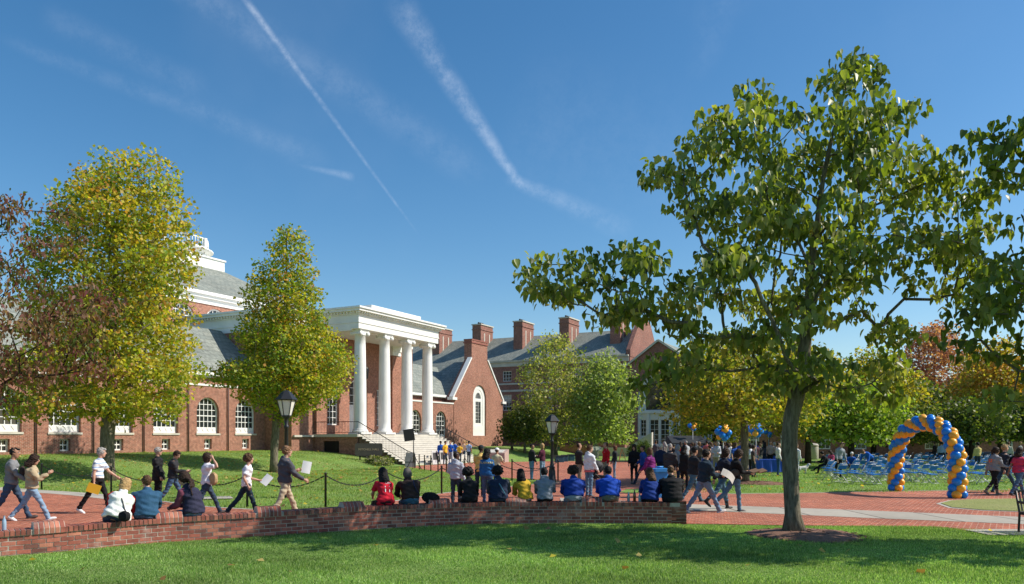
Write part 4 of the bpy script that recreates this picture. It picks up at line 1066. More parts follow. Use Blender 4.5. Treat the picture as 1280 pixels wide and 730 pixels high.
# ------------------------------------------------------------------ grass blades on the front lawn, fallen leaves
def in_poly(x, y, P):
    c = np.zeros(len(x), bool); j = len(P)-1
    for i in range(len(P)):
        xi, yi = P[i]; xj, yj = P[j]
        cond = ((yi > y) != (yj > y)); xx = (xj-xi)*(y-yi)/((yj-yi) if yj != yi else 1e-9)+xi
        c ^= cond & (x < xx); j = i
    return c
def blades(name, area, n, hmin, hmax, w, keep, pal, seed):
    rs = np.random.default_rng(seed); x = rs.uniform(area[0], area[1], n); y = rs.uniform(area[2], area[3], n)
    k = (np.abs(x) < y*.80+.8) & keep(x, y); x, y = x[k], y[k]; n = len(x)
    z = np.array([hgt(a, b) for a, b in zip(x, y)]) if name != 'grass' else np.zeros(n)
    a = rs.uniform(0, 2*math.pi, n); l = rs.uniform(0, .55, n); h = rs.uniform(hmin, hmax, n)*(.8+.4*np.sin(x*1.3)*np.sin(y*1.7+1)); th = rs.uniform(0, math.pi, n)
    base = np.stack([x, y, z], 1); s = np.stack([np.cos(th), np.sin(th), np.zeros(n)], 1)*w*rs.uniform(.6, 1.3, (n, 1))
    tip = base+np.stack([np.cos(a)*l*h, np.sin(a)*l*h, h], 1)
    V = np.stack([base-s, base+s, tip], 1).reshape(-1, 3)
    p = np.array(pal)[rs.choice(len(pal), n)]*rs.uniform(.7, 1.3, (n, 1))*(1+.26*np.sin(x*.9+2*np.sin(y*.6))[:, None]*np.sin(y*1.1)[:, None]+.14*(np.sin(x*3.1+1.3*np.sin(y*2.3))*np.sin(y*4.7+x))[:, None])
    o = link(name, np_mesh(name, V, np.arange(3*n).reshape(-1, 3), 3, False, np.repeat(p, 3, 0)), BLADE)
    return tag(o, None, 'grass', kind='stuff')
BLADE = leaf_mat('grass_blade', .5, .5, (1.1, 1.2, .5), .25)
wlx = np.array([p[0] for p in wl]); wly = np.array([p[1]-.12 for p in wl])
def front(x, y):
    lim = np.where(x < wlx[-1], np.interp(x, wlx, wly), 17.36)
    lim = np.where(x > wlx[-1]+.1, np.interp(x, [3.9, 6.2, 9.3, 9.6, 10.8, 11.5, 20], [17.35, 17.32, 17.05, 16.75, 16.2, 15.4, 15.3]), lim)
    r = np.hypot(x-tx-.15, y-ty+.2)
    return (y < lim) & (r > .95)
GPAL = [(.18, .31, .07), (.25, .41, .10), (.33, .48, .15), (.50, .60, .28), (.10, .19, .04)]
o = blades('grass', (-11, 14.5, 9.4, 17.9), 680000, .02, .05, .0055, front, GPAL, 1); o['label'] = 'thick mown green grass of the front lawn'
le = lawn_edge+lawn_top+[G2(503, 583), tuple(wl2(45.0, 9.5).xy), tuple(wl2(45.0, 3.2).xy), tuple(wl2(43, .3).xy), tuple(wl2(10, .3).xy), (-40, 25)]
ler = np.array(le)
o = blades('lawn_tufts', (-32, 2, 20, 62), 260000, .04, .09, .012, lambda x, y: in_poly(x, y, le), [(.16, .27, .05), (.23, .35, .07), (.31, .39, .11), (.38, .39, .15)], 2); o['label'] = 'grass of the rising lawn in front of the brick hall'
o = blades('lawn_tufts', (3, 40, 27, 62), 130000, .04, .09, .012, lambda x, y: (y > 27.8+.0*x) & (x > 6+.12*(y-27)), [(.16, .28, .05), (.23, .35, .07), (.30, .38, .11)], 3); o['label'] = 'grass of the far right lawn under the chairs'
rs = np.random.default_rng(5)
def fallen(n, fn, size, pal, label):
    pts = []
    while len(pts) < n:
        p = fn()
        if p is not None: pts.append(p)
    V, Fc, c = leaves(pts, 1, .01, size, pal, 9, 'quad', 0, 2.2, .25)
    V[:, 2] += .03
    o = link('fallen_leaves', np_mesh('fallen_leaves', V, Fc, 4, False, c), LEAF); tag(o, label, 'leaves', kind='stuff')
FP = [(.55, .38, .10), (.42, .22, .09), (.58, .45, .17), (.32, .18, .09)]
def f1():
    a = rs.random()
    if a < .6: x, y = (-19+rs.normal(0, 5), 36+rs.normal(0, 5)) if rs.random() < .4 else (-14+rs.normal(0, 5), 42+rs.normal(0, 8))
    else: x, y = rs.uniform(-26, 0), rs.uniform(21, 55)
    return (x, y, hgt(x, y)+.05) if in_poly(np.array([x]), np.array([y]), le)[0] else None
fallen(800, f1, .13, FP, 'yellow fallen leaves scattered on the rising lawn')
def f2():
    x, y = rs.uniform(-8, 12), rs.uniform(10.5, 17); return (x, y, .05) if front(np.array([x]), np.array([y]))[0] else None
fallen(26, f2, .13, FP, 'few brown fallen leaves on the front lawn')
def f3():
    x, y = rs.uniform(7, 30), rs.uniform(28, 50); return (x, y, .05)
fallen(220, f3, .13, FP, 'fallen leaves on the far right lawn')

# ------------------------------------------------------------------ lamp posts
LAMPG = M('lamp_glass', (.72, .70, .64), .25, .06, 5, spec=.6)
def lamp_post(px, dpt, ytop, label, s=1.):
    b = Vector((*ray(px, dpt).xy, 0)); b.z = hgt(b.x, b.y); H = EYE+(HZ-ytop)*dpt/F-b.z
    root = empty('street_lamp', b, .3, label, 'street lamp', 'black lantern lamp posts')
    m = MB(); m.lathe([(.20, 0), (.21, .08), (.17, .16), (.15, .5), (.12, .62), (.14, .66), (.10, .72), (.075, .9), (.062, H-1.25), (.085, H-1.22), (.085, H-1.17), (.05, H-1.12), (.07, H-1.0), (.06, H-.94), (.13, H-.88), (.15, H-.84)], n=14)
    m.build('post', IRON, root, uv=False)
    m = MB(); m.lathe([(.34, H-.33), (.36, H-.30), (.22, H-.14), (.20, H-.12), (.17, H-.08), (.10, H-.02), (.03, H)], n=6, smooth=False); m.lathe([(.15, H-.86), (.17, H-.84), (.17, H-.82)], n=6, smooth=False)
    for k in range(6):
        a = k*math.pi/3; m.bar((.165*math.cos(a), .165*math.sin(a), H-.83), (.30*math.cos(a), .30*math.sin(a), H-.32), .022, .022)
    o = m.build('lantern', IRON, root, uv=False)
    g_ = MB(); g_.lathe([(.155, H-.825), (.28, H-.335)], n=6, smooth=False); g_.build('lantern_glass', LAMPG, o, uv=False)
lamp_post(358, 25.5, 488, 'black lantern lamp post in front of the conical maple, left')
lamp_post(690, 34.5, 518, 'black lantern lamp post standing on the paving near the middle')
lamp_post(1257, 64, 533, 'distant black lantern lamp post at the right edge')
lamp_post(961, 66, 528, 'distant black lamp post behind the crowd')

# ------------------------------------------------------------------ post and chain fence
def fence_post(px, py, label, nxt=None, h=1.0, grp='posts of the chain fence', z=None):
    b = gnd(px, py) if z is None else gnd(px, py, z); root = empty('fence_post', b, 0, label, 'fence post', grp)
    m = MB(); m.tube([(0, 0, -.02), (0, 0, h-.04), (0, 0, h-.03), (0, 0, h)], [.033, .033, .045, .03], 8); m.build('post', IRON, root, uv=False)
    if nxt:
        e = gnd(*nxt)-b; c = MB(); n = 24
        pts = [(e.x*t, e.y*t, e.z*t+h-.08-.34*4*t*(1-t)) for t in [i/n for i in range(n+1)]]
        k = int(e.length/.07)
        for i in range(k):
            t0, t1 = i/k, (i+1.35)/k
            f = lambda t: Vector((e.x*t, e.y*t, e.z*t+h-.08-.34*4*t*(1-t)))
            a, b2 = f(t0), f(min(1, t1)); c.bar(a, b2, .034 if i % 2 else .012, .012 if i % 2 else .034)
        c.build('chain', IRON, root, uv=False)
    return root
fp = [(52, 612), (139, 618.5), (225, 628), (309, 634), (407, 635), (483, 627.5), (552, 617.5), (624.5, 609.5), (697.5, 603)]
lab = ['chain fence post beside the woman in the beige jacket', 'chain fence post right of the man in the striped shirt', 'chain fence post behind the woman holding a phone', 'chain fence post behind the boy in the white tee',
       'chain fence post right of the young man in khaki trousers', 'chain fence post behind the red number eleven shirt', 'chain fence post left of the boy in the pale grey hoodie', 'chain fence post behind the woman in the blue jersey', 'chain fence post right of the middle lamp post']
for i, p in enumerate(fp): fence_post(*p, lab[i], fp[i+1] if i < len(fp)-1 else None)
sp_ = [(507.7, 584), (518.5, 586), (524, 587), (530.6, 588.5), (538.5, 589.3), (547.5, 590.3), (558, 591), (569, 591), (581, 591), (595, 593)]
for i, p in enumerate(sp_): fence_post(*p, ['first', 'second', 'third', 'fourth', 'fifth', 'sixth', 'seventh', 'eighth', 'ninth', 'tenth'][i]+' thin black post from the left in the row before the hall steps', sp_[i+1] if i > 5 and i < 9 else None, .95, 'posts before the steps', z=0.)
gl = MB()
fence_post(640, 601, 'chain post at the tip of the left lawn', (697.5, 603))
# sign
sb = ray(461, 54.5); sb.z = hgt(sb.x, sb.y); sg = empty('lawn_sign', sb, R(10), 'dark brown rounded name sign with pale letters beside the hall steps', 'sign', None)
m = MB()
def rrect(w, h, r, n=5):
    out = []
    for cx, cy, a0 in ((w/2-r, -h/2+r, -90), (w/2-r, h/2-r, 0), (-w/2+r, h/2-r, 90), (-w/2+r, -h/2+r, 180)):
        for k in range(n+1): a = R(a0+90*k/n); out.append((cx+r*math.cos(a), cy+r*math.sin(a)))
    return out
dsg = sb.y; sw, shh = 34/F*dsg, 15.5/F*dsg; zc = (EYE+(HZ-561.8)*dsg/F)-sb.z
m.prism([(x, -.09, zc+z) for x, z in rrect(sw, shh, .12)], (0, .18, 0)); m.build('sign_board', M('dark_wood_sign', (.075, .065, .055), .6, .15, 6), sg)
for x in (-sw*.32, sw*.32): m = MB(); m.box(x-.05, x+.05, -.05, .05, -.3, zc-shh/2+.02); m.build('sign_leg', DARK, sg)
def text_obj(s, size, loc, rot, mat, parent, name='lettering', ext=.002):
    cu = bpy.data.curves.new(name, 'FONT'); cu.body = s; cu.size = size; cu.align_x = 'CENTER'; cu.align_y = 'CENTER'; cu.extrude = ext; cu.resolution_u = 3
    o = bpy.data.objects.new(name, cu); COL.objects.link(o); me = bpy.data.meshes.new_from_object(o.evaluated_get(bpy.context.evaluated_depsgraph_get())); bpy.data.objects.remove(o); o = bpy.data.objects.new(name, me); COL.objects.link(o); me.materials.clear(); me.materials.append(mat); o.parent = parent; o.location = loc; o.rotation_euler = rot; return o
text_obj('MITCHELL HALL', .20, (0, -.093, zc), (R(90), 0, 0), M('sign_gold', (.50, .38, .24), .6), sg)
# granite marker by the right of the steps
mk = gnd(620, 577.5, .0); r_ = empty('granite_marker', mk, R(-20), 'low rough pink granite marker with slanted plaque right of the steps', 'marker')
m = MB(); m.prism([(-.95, -.5, 0), (-.95, .5, 0), (-.95, .5, 1.05), (-.95, -.5, .75)], (1.9, 0, 0)); m.build('granite_block', M('pink_granite', (.42, .31, .27), .85, .2, 30, .3, 40), r_)
m = MB(); m.obox((0, -.05, .9), (.7, 0, 0), (0, .35, .105), (0, -.003, .01)); m.build('plaque', M('pale_plaque', (.6, .58, .52), .5), r_)
# loudspeaker on tripod near the steps
lsp = gnd(517, 587, 0.); ls = empty('loudspeaker_stand', lsp, R(12), 'black loudspeaker on a tripod in front of the hall steps', 'loudspeaker')
dS = lsp.y; zs = EYE+(HZ-543.5)*dS/F
m = MB(); m.tube([(0, 0, .5), (0, 0, zs-.25)], .03, 8)
for k in range(3):
    a = R(90+120*k); m.tube([(0, 0, .95), (.55*math.cos(a), .55*math.sin(a), .02)], .022, 6)
m.build('tripod', IRON, ls, uv=False)
m = MB(); m.prism([(-.33, -.26, zs-.36), (.33, -.26, zs-.36), (.25, .28, zs-.36), (-.25, .28, zs-.36)], (0, 0, .74)); o = m.build('speaker_box', M('speaker_black', (.015, .015, .016), .6, .1, 20), ls, uv=False); 
o.rotation_euler = (0, R(-8), 0)
cs = empty('equipment_case', gnd(513, 584, 0.), R(10), 'grey equipment case stacked behind the loudspeaker tripod', 'case')
m = MB(); m.box(-.36, .36, -.26, .26, .0, .72); m.box(-.3, .3, -.22, .22, .725, .98); m.build('case_body', M('case_grey', (.22, .23, .235), .6, .2, 4), cs); m = MB(); m.box(-.37, .37, -.27, .27, .34, .38); m.build('case_band', IRON, cs)
# banner figures leaning on the steps: small framed black panels
for i, px in enumerate((531, 540, 548)):
    b = wl2(48.3+1.05*i, 11.75, 0.02); r_ = empty('framed_poster', b, BR, ['left', 'middle', 'right'][i]+'most black and white framed poster leaning on the lowest steps', 'poster')
    m = MB(); m.obox((0, 0, .52), (.40, 0, 0), (0, .012, .0), (0, .05, .5)); m.build('poster_board', M('poster_white', (.55, .55, .54), .7), r_)
    m = MB(); m.obox((0, -.016, .62), (.3, 0, 0), (0, .004, 0), (0, .03, .26)); m.obox((-.05, -.017, .28), (.2, 0, 0), (0, .004, 0), (0, .008, .08)); m.build('poster_print', M('poster_black', (.05, .05, .05), .7, .4, 12), r_)

# ------------------------------------------------------------------ balloons
BLUE = M('balloon_blue', (.015, .22, .74), .3, .08, 2, spec=.4); YEL = M('balloon_yellow', (.98, .43, .035), .3, .06, 2, spec=.4)
def balloon_me(mat, r=.155):
    m = MB(); n = 12; prof = [(.004, -r*1.28), (.014, -r*1.26), (.008, -r*1.17)]
    prof += [(r*math.sin(math.pi*t)*(1 if t > .5 else .96+.04*t), -r*math.cos(math.pi*t)*(1.14 if t < .5 else 1.0)) for t in np.linspace(.06, .97, 10)]
    m.lathe(prof, n=n); me = bpy.data.meshes.new('balloon'); me.from_pydata(m.v, [], m.f); me.polygons.foreach_set('use_smooth', [True]*len(m.f)); me.materials.append(mat); me.update(); return me
BMb, BMy = balloon_me(BLUE), balloon_me(YEL)
p0, p1 = gnd(1120, 614, 0.), gnd(1197, 623, 0.); p0.z = p1.z = 0
arch = empty('balloon_arch', (p0+p1)/2, 0, 'arch of spiralling blue and yellow balloons standing on the brick paving', 'balloon arch')
ax = (p1-p0); half = ax.length/2; e1 = ax.normalized(); ctr = (p0+p1)/2
path = []
Ha, zsp = 2.5, .95
for k in range(12): path.append(Vector((-half, 0, zsp*k/12)))
for k in range(61):
    a = math.pi*(1-k/60); path.append(Vector((half*math.cos(a)*(1.0), 0, zsp+(Ha-zsp)*math.sin(a)**.86)))
for k in range(1, 13): path.append(Vector((half, 0, zsp*(1-k/12))))
L_ = np.cumsum([0]+[(b-a).length for a, b in zip(path[:-1], path[1:])])
def pt(s): i = min(len(path)-2, max(0, int(np.searchsorted(L_, s))-1)); f = (s-L_[i])/(L_[i+1]-L_[i]); return path[i].lerp(path[i+1], f), (path[i+1]-path[i]).normalized()
nr = 34; allb = []
for i in range(nr):
    s = .13+(L_[-1]-.26)*i/(nr-1); p, t = pt(s); side = Vector((0, 1, 0)); out = t.cross(side)
    for j in range(4):
        a = j*math.pi/2+i*.785
        o = side*math.cos(a)+out*math.sin(a); c = p+o*.155; d = e1*c.x+Vector((-e1.y, e1.x, 0))*c.y+Vector((0, 0, c.z)); dirw = e1*o.x+Vector((-e1.y, e1.x, 0))*o.y+Vector((0, 0, o.z))
        allb.append((d, dirw, j % 2))
view = -(ctr).normalized(); view.z = 0
order = sorted(range(len(allb)), key=lambda k: -allb[k][1].dot(view)); front_ = set(order[:100]); hid = [MB(), MB()]
bm1 = MB(); bmi = []
for k, (d, dirw, c) in enumerate(allb):
    sz = rng.uniform(.93, 1.06); q = dirw.to_track_quat('Z', 'Y'); d.z = max(d.z, .13)
    if k in front_:
        o = link('balloon', BMb if c == 0 else BMy, None, arch); o.location = d; o.rotation_mode = 'QUATERNION'; o.rotation_quaternion = q; o.scale = (sz,)*3
    else:
        me = BMb if c == 0 else BMy; mt_ = q.to_matrix()
        bm1.add([mt_ @ (Vector(v.co)*sz)+d for v in me.vertices], [tuple(f.vertices) for f in me.polygons], c, True)
o = bm1.build('rear_balloons', [BLUE, YEL], arch, uv=False); tag(o, kind='stuff')
fr_ = MB(); fr_.tube([e1*p.x+Vector((0, 0, p.z)) for p in path], .012, 5); fr_.box(-.12, .12, 0, .01, 0, .01); fr_.build('wire_frame', IRON, arch, uv=False)
def bunch(px, py, d, n, r, label, pole_to=None):
    c = at(px, py, d); g0 = hgt(c.x, c.y); root = empty('balloon_bunch', (c.x, c.y, g0), 0, label, 'balloons', 'balloon bunches above the crowd')
    rs_ = random.Random(int(px)); c = Vector((0, 0, c.z-g0)); pts = []
    for i in range(n):
        a = i*2.4; z = 1-2*(i+.5)/n; v = Vector((math.sqrt(1-z*z)*math.cos(a), math.sqrt(1-z*z)*math.sin(a), z))
        o = link('balloon', BMb if rs_.random() < .55 else BMy, None, root); o.location = c+v*r; o.rotation_mode = 'QUATERNION'; o.rotation_quaternion = v.to_track_quat('Z', 'Y'); o.scale = (1.15*rs_.uniform(.9, 1.1),)*3
    m = MB(); m.tube([(0, 0, 0), (0, 0, c.z)], .02, 6); m.build('pole', M('pale_pole', (.6, .6, .58), .4), root, uv=False)
bunch(904, 541, 42, 11, .30, 'bunch of blue and yellow balloons left of the slim tree trunk')
bunch(945, 538, 46, 9, .28, 'bunch of blue and yellow balloons on a white pole right of the slim trunk')
bunch(934, 538, 52, 6, .28, 'blue balloons half hidden behind the slim trunk')
bunch(866, 533, 58, 4, .24, 'few balloons at the left of the crowd above the black canopy')
bunch(961, 541, 60, 4, .28, 'small far balloon bunch between slim trunk and large trunk')

# ------------------------------------------------------------------ folding chairs
CB = M('chair_blue', (.012, .14, .46), .55, .1, 3, spec=.3); CW = M('chair_frame', (.50, .51, .51), .35, .05, 3, metal=.2)
def make_chair():
    root = empty('folding_chair', (0, 0, 0))
    f = MB(); w = .22; t = .012
    for sx in (-1, 1):
        f.tube([(sx*w, .30, 0), (sx*w, .02, .40), (sx*w, -.20, .80)], t, 6)      # front foot to back top (faces +y)
        f.tube([(sx*(w-.03), -.28, 0), (sx*(w-.03), .18, .43)], t, 6)
    for a in ((-w, .26, .07), ): f.tube([(-w, .26, .07), (w, .26, .07)], t*.8, 6)
    f.tube([(-w+.03, -.25, .06), (w-.03, -.25, .06)], t*.8, 6); f.tube([(-w, -.20, .80), (w, -.20, .80)], t, 6)
    f.build('frame', CW, root, uv=False)
    s_ = MB(); s_.obox((0, .02, .44), (.21, 0, 0), (0, .2, .01), (0, -.001, .016)); s_.build('seat', CB, root, uv=False)
    b = MB(); b.obox((0, -.155, .705), (.225, 0, 0), (0, .012, .004), (0, -.045, .085)); b.build('backrest', CB, root, uv=False)
    return root
def place_chair(x, y, rz, label, grp='blue folding chairs at the edge of the rows', tilt=None):
    global chair_used
    o = chair0 if not chair_used else copy_tree(chair0); chair_used = True
    o.location = (x, y, 0); o.rotation_euler = (tilt or 0, 0, rz); tag(o, label, 'chair', grp); return o
chair0 = make_chair(); chair_used = False
def isnear(px, py, rz, label, tilt=None): p = gnd(px, py, 0.); return place_chair(p.x, p.y, rz, label, tilt=tilt)
isnear(1037, 600, R(60), 'blue folding chair seen from the side, leaning, leftmost of the front row', 0)
isnear(1050, 604, R(20), 'blue folding chair just right of the leaning leftmost one')
isnear(1074, 605, R(75), 'blue folding chair turned sideways in the middle of the left front group')
isnear(1092, 606, R(15), 'blue folding chair nearest the left foot of the balloon arch')
isnear(1104, 605.5, R(70), 'blue folding chair touching the left foot of the balloon arch')
isnear(1140, 603, R(40), 'blue folding chair just inside the balloon arch on the left')
isnear(1163, 605.5, R(25), 'blue folding chair in the middle of the balloon arch, nearest row')
isnear(1178, 603, R(65), 'sideways blue folding chair inside the balloon arch at the right')
isnear(1219, 604, R(20), 'blue folding chair right of the arch, nearest row')
isnear(1230, 606, R(60), 'sideways blue folding chair left of the woman with orange logo')
isnear(1262, 602, R(50), 'blue folding chair behind the man carrying a bag at the right')
def region(px, y):
    a = 'left of the balloon arch' if px < 1110 else 'seen through the balloon arch' if px < 1190 else 'right of the balloon arch'
    b = 'nearest' if y < 41 else 'middle' if y < 51 else 'farthest'
    return 'blue folding chair %s, in the %s rows' % (a, b), 'blue chairs %s, %s rows' % (a, b)
nrow = 0; y = 34.5
while y < 66:
    x0 = (1032-640)/F*y; x1 = (1300-640)/F*y; x = x0+rng.uniform(0, .5)
    while x < x1 and nrow < 270:
        px = 640+F*x/y
        if rng.random() < .86 and not (px < 1062 and y < 36):
            place_chair(x+rng.normal(0, .06), y+rng.normal(0, .12), R(28)+rng.normal(0, .22)+(1.0 if rng.random() < .12 else 0), *region(px, y)); nrow += 1
        x += .78+.014*(y-34)+(.9 if rng.random() < .12 else 0)
    y += 1.75+.04*(y-34)

# ------------------------------------------------------------------ street furniture and small things
m = MB(); bt = gnd(1271, 668, 0.); bench = empty('park_bench', (bt.x+.2, bt.y, 0), R(0), 'black metal bench cut off by the right edge', 'bench')
for sx in (0, 1.5):
    m = MB(); m.tube([(sx, -.3, 0), (sx, -.3, .42), (sx, -.32, .62)], .025, 6); m.tube([(sx, .25, 0), (sx, .22, .42), (sx, .34, .86)], .025, 6); m.tube([(sx, -.33, .62), (sx, .28, .64)], .03, 6); m.tube([(sx, -.3, .4), (sx, .22, .4)], .02, 6); m.build('bench_leg', IRON, bench, uv=False)
m = MB()
for k in range(9): m.box(-.02, 1.52, -.3+k*.058, -.26+k*.058, .42, .445)
m.build('seat', IRON, bench, uv=False); m = MB()
for k in range(24): m.bar((-.0+k*.065, .23, .46), (-.0+k*.065, .34, .84), .03, .012)
m.bar((-.03, .345, .86), (1.53, .345, .86), .05, .03); m.build('backrest', IRON, bench, uv=False)
def bin_(px, py, r, h, label, mat, name='litter_bin', d=None, sq=False, lid=None):
    b = gnd(px, py, None) if d is None else Vector((*ray(px, d).xy, hgt(*ray(px, d).xy))); root = empty(name, b, .2, label, 'bin')
    m = MB()
    if sq: m.prism([(x*.86, y*.86, 0) for x, y in rrect(2*r, 2*r, .06)], (0, 0, h)); m.build('bin_body', mat, root, uv=False); m = MB(); m.prism([(x, y, h+.002) for x, y in rrect(2*r+.06, 2*r+.06, .06)], (0, 0, .1)); m.tube([(-r*.5, 0, h+.15), (r*.5, 0, h+.15)], .03, 6)
    else:
        m.lathe([(r*.92, 0), (r, .05), (r, h*.9), (r*.96, h)], n=20)
        m.build('bin_body', mat, root, uv=False); m = MB(); m.lathe([(r*1.05, h+.002), (r*1.05, h+.08), (r*.8, h+.2), (.02, h+.26)], n=20)
    m.build('bin_lid', lid or mat, root, uv=False)
RB = M('recycling_blue', (.03, .22, .55), .4, .06, 3); CONCB = M('aggregate_concrete', (.45, .42, .37), .9, .2, 30, .3, 50)
bin_(824, 622, .27, .86, 'bright blue recycling bin behind the seated pair at the wall end', RB, 'recycling_bin', sq=True)
bin_(1016, 572, .50, 1.25, 'round concrete litter bin on the far lawn right of the large trunk', CONCB, d=72)
bin_(744, 566, .35, 1.1, 'pale round bin by the far terrace wall', CONCB, d=78)
# tables with blue cloths
TB = M('cloth_blue', (.015, .07, .36), .8, .12, 2, .2, 6); 
def table(px, d, w, label, cat='table', mat=TB, h=.76, rz=0):
    b = Vector((*ray(px, d).xy, 0)); root = empty('covered_table', b, rz, label, cat)
    m = MB(); m.box(-w/2, w/2, -.38, .38, h-.03, h); m.build('tabletop', WHITE, root, uv=False)
    m = MB(); n = 40; vs = []
    per = [(-w/2-.01+(w+.02)*i/12, -.39) for i in range(12)]+[(w/2+.01, -.39+.78*i/8) for i in range(8)]+[(w/2+.01-(w+.02)*i/12, .39) for i in range(12)]+[(-w/2-.01, .39-.78*i/8) for i in range(8)]
    k = len(per); vs = [(x, y, h+.006) for x, y in per]+[(x*(1.02+.03*math.sin(i*2.1)), y*(1.05+.06*math.sin(i*2.1)), .06) for i, (x, y) in enumerate(per)]
    m.add(vs, [tuple(range(k))]+[(i, i+k, (i+1) % k+k, (i+1) % k) for i in range(k)], 0, False); m.build('tablecloth', mat, root, uv=False)
table(957, 44, 1.9, 'table with a royal blue cloth left of the man in the white shirt')
table(902, 45, 2.2, 'table with a blue cloth behind the walking women')
table(1225, 68, 9., 'long row of far tables under dark blue cloths behind the chairs', mat=M('cloth_navy', (.02, .035, .10), .8))
table(977, 52, 1.6, 'blue covered table just left of the large trunk')
# black canopy / gazebo roof
cn = empty('black_canopy', Vector((*ray(860, 58).xy, 0)), R(8), 'black canopy tent roof above the crowd', 'canopy')
m = MB(); zc = EYE+(HZ-556)*58/F+.0
W = 26/F*58/1.; hh = 9/F*58
m.add([(-W, -.9, zc+.15), (W, -.9, zc+.15), (W*.82, .9, zc+hh+.15), (-W*.85, .9, zc+hh+.15), (-W, -.9, zc+.05), (W, -.9, zc+.05), (W, .9, zc+.05), (-W, .9, zc+.05)], [(0, 1, 2, 3), (4, 5, 1, 0), (5, 6, 2, 1), (6, 7, 3, 2), (7, 4, 0, 3), (7, 6, 5, 4)])
m.build('canopy_roof', M('canopy_black', (.02, .022, .025), .7), cn, uv=False)
for sx in (-1, 1):
    for sy in (-1, 1): m = MB(); m.tube([(sx*W*.95, sy*.85, 0), (sx*W*.95, sy*.85, zc+.1)], .025, 6); m.build('leg', IRON, cn, uv=False)
# white tent top behind the crowd
wt = empty('white_tent', Vector((*ray(905, 78).xy, 0)), R(5), 'pale grey tent top behind the crowd left of the slim trunk', 'tent')
m = MB(); m.add([(-2.6, -2, 1.9), (2.6, -2, 1.9), (2.6, 2, 1.9), (-2.6, 2, 1.9), (0, 0, 3.0)], [(0, 1, 4), (1, 2, 4), (2, 3, 4), (3, 0, 4), (3, 2, 1, 0)]); m.box(-2.6, 2.6, -2.01, -1.99, 1.6, 1.899); m.build('tent_roof', M('tent_fabric', (.34, .36, .38), .6), wt, uv=False)
for sx in (-1, 1):
    for sy in (-1, 1): m = MB(); m.tube([(sx*2.5, sy*1.9, 0), (sx*2.5, sy*1.9, 1.9)], .03, 6); m.build('leg', CW, wt, uv=False)
# teal crates and pack on the far grass
def crate(px, py, w, label):
    b = gnd(px, py); r_ = empty('storage_crate', b, R(10), label, 'crate'); m = MB(); m.prism([(x, y, 0) for x, y in rrect(w, .6, .05)], (0, 0, .5)); m.build('crate_body', M('teal_plastic', (.02, .07, .10), .6), r_, uv=False)
    m = MB(); m.prism([(x, y, .502) for x, y in rrect(w+.06, .66, .05)], (0, 0, .07)); m.build('crate_lid', M('dark_lid', (.03, .035, .04), .6), r_, uv=False)
crate(699, 578, .7, 'dark teal storage crate behind the middle lamp post'); crate(706, 577, .45, 'smaller teal crate right beside the larger one'); crate(714, 576, .5, 'flat teal crate left of the man in the black jacket')
crate(1186, 576, .01+.5, 'far teal crate behind the balloon arch')
# wooden easel and bicycle rack like frame on the far grass
ea = empty('wooden_easel', gnd(778, 578), R(20), 'small orange wooden easel on the grass edge behind the red sweater', 'easel')
m = MB()
for a, b in (((-.35, 0, 0), (0, .1, 1.15)), ((.35, 0, 0), (0, .1, 1.15)), ((0, .6, 0), (0, .1, 1.1)), ((-.3, .02, .4), (.3, .02, .4)), ((-.2, .05, .75), (.2, .05, .75))): m.bar(a, b, .05, .04)
m.build('easel_frame', M('orange_wood', (.34, .17, .08), .6), ea, uv=False)
for i, (px, lb_) in enumerate(((742, 'green folding music stand left of the white hoodie'), (748, 'thin green music stand beside the first one'))):
    e = empty('music_stand', gnd(px, 577), .2, lb_, 'stand'); m = MB(); m.tube([(0, 0, .2), (0, 0, 1.0)], .015, 5)
    for k in range(3): m.tube([(0, 0, .3), (.3*math.cos(k*2.1), .3*math.sin(k*2.1), 0)], .012, 5)
    m.obox((0, 0, 1.1), (.25, 0, 0), (0, .01, 0), (0, .08, .16)); m.build('stand_frame', M('green_metal', (.25, .30, .2), .5), e, uv=False)
# stroller
stl = empty('baby_stroller', gnd(746, 610, 0.), R(-100), 'black folding baby stroller behind the man in the white hoodie', 'stroller')
m = MB()
for sx in (-.24, .24):
    m.tube([(sx, .45, .12), (sx, -.1, .62), (sx, -.5, 1.05)], .016, 6); m.tube([(sx, -.35, .12), (sx, .05, .7)], .016, 6)
m.tube([(-.24, -.5, 1.05), (.24, -.5, 1.05)], .02, 6); m.build('stroller_frame', IRON, stl, uv=False)
m = MB(); m.ball((0, -.05, .82), (.25, .33, .28), 12, 8); m.obox((0, .1, .45), (.22, 0, 0), (0, .25, -.03), (0, .03, .06)); m.obox((0, -.15, .6), (.22, 0, 0), (0, .05, .0), (0, -.1, .25)); m.build('stroller_hood', M('black_nylon', (.02, .02, .024), .7, .2, 10, .3, 20), stl, uv=False)
for sx in (-.24, .24):
    for y_ in (.45, -.35): m = MB(); m.tube([(sx-.02, y_, .12), (sx+.02, y_, .12)], .12, 14); m.build('wheel', DARK, stl, uv=False)
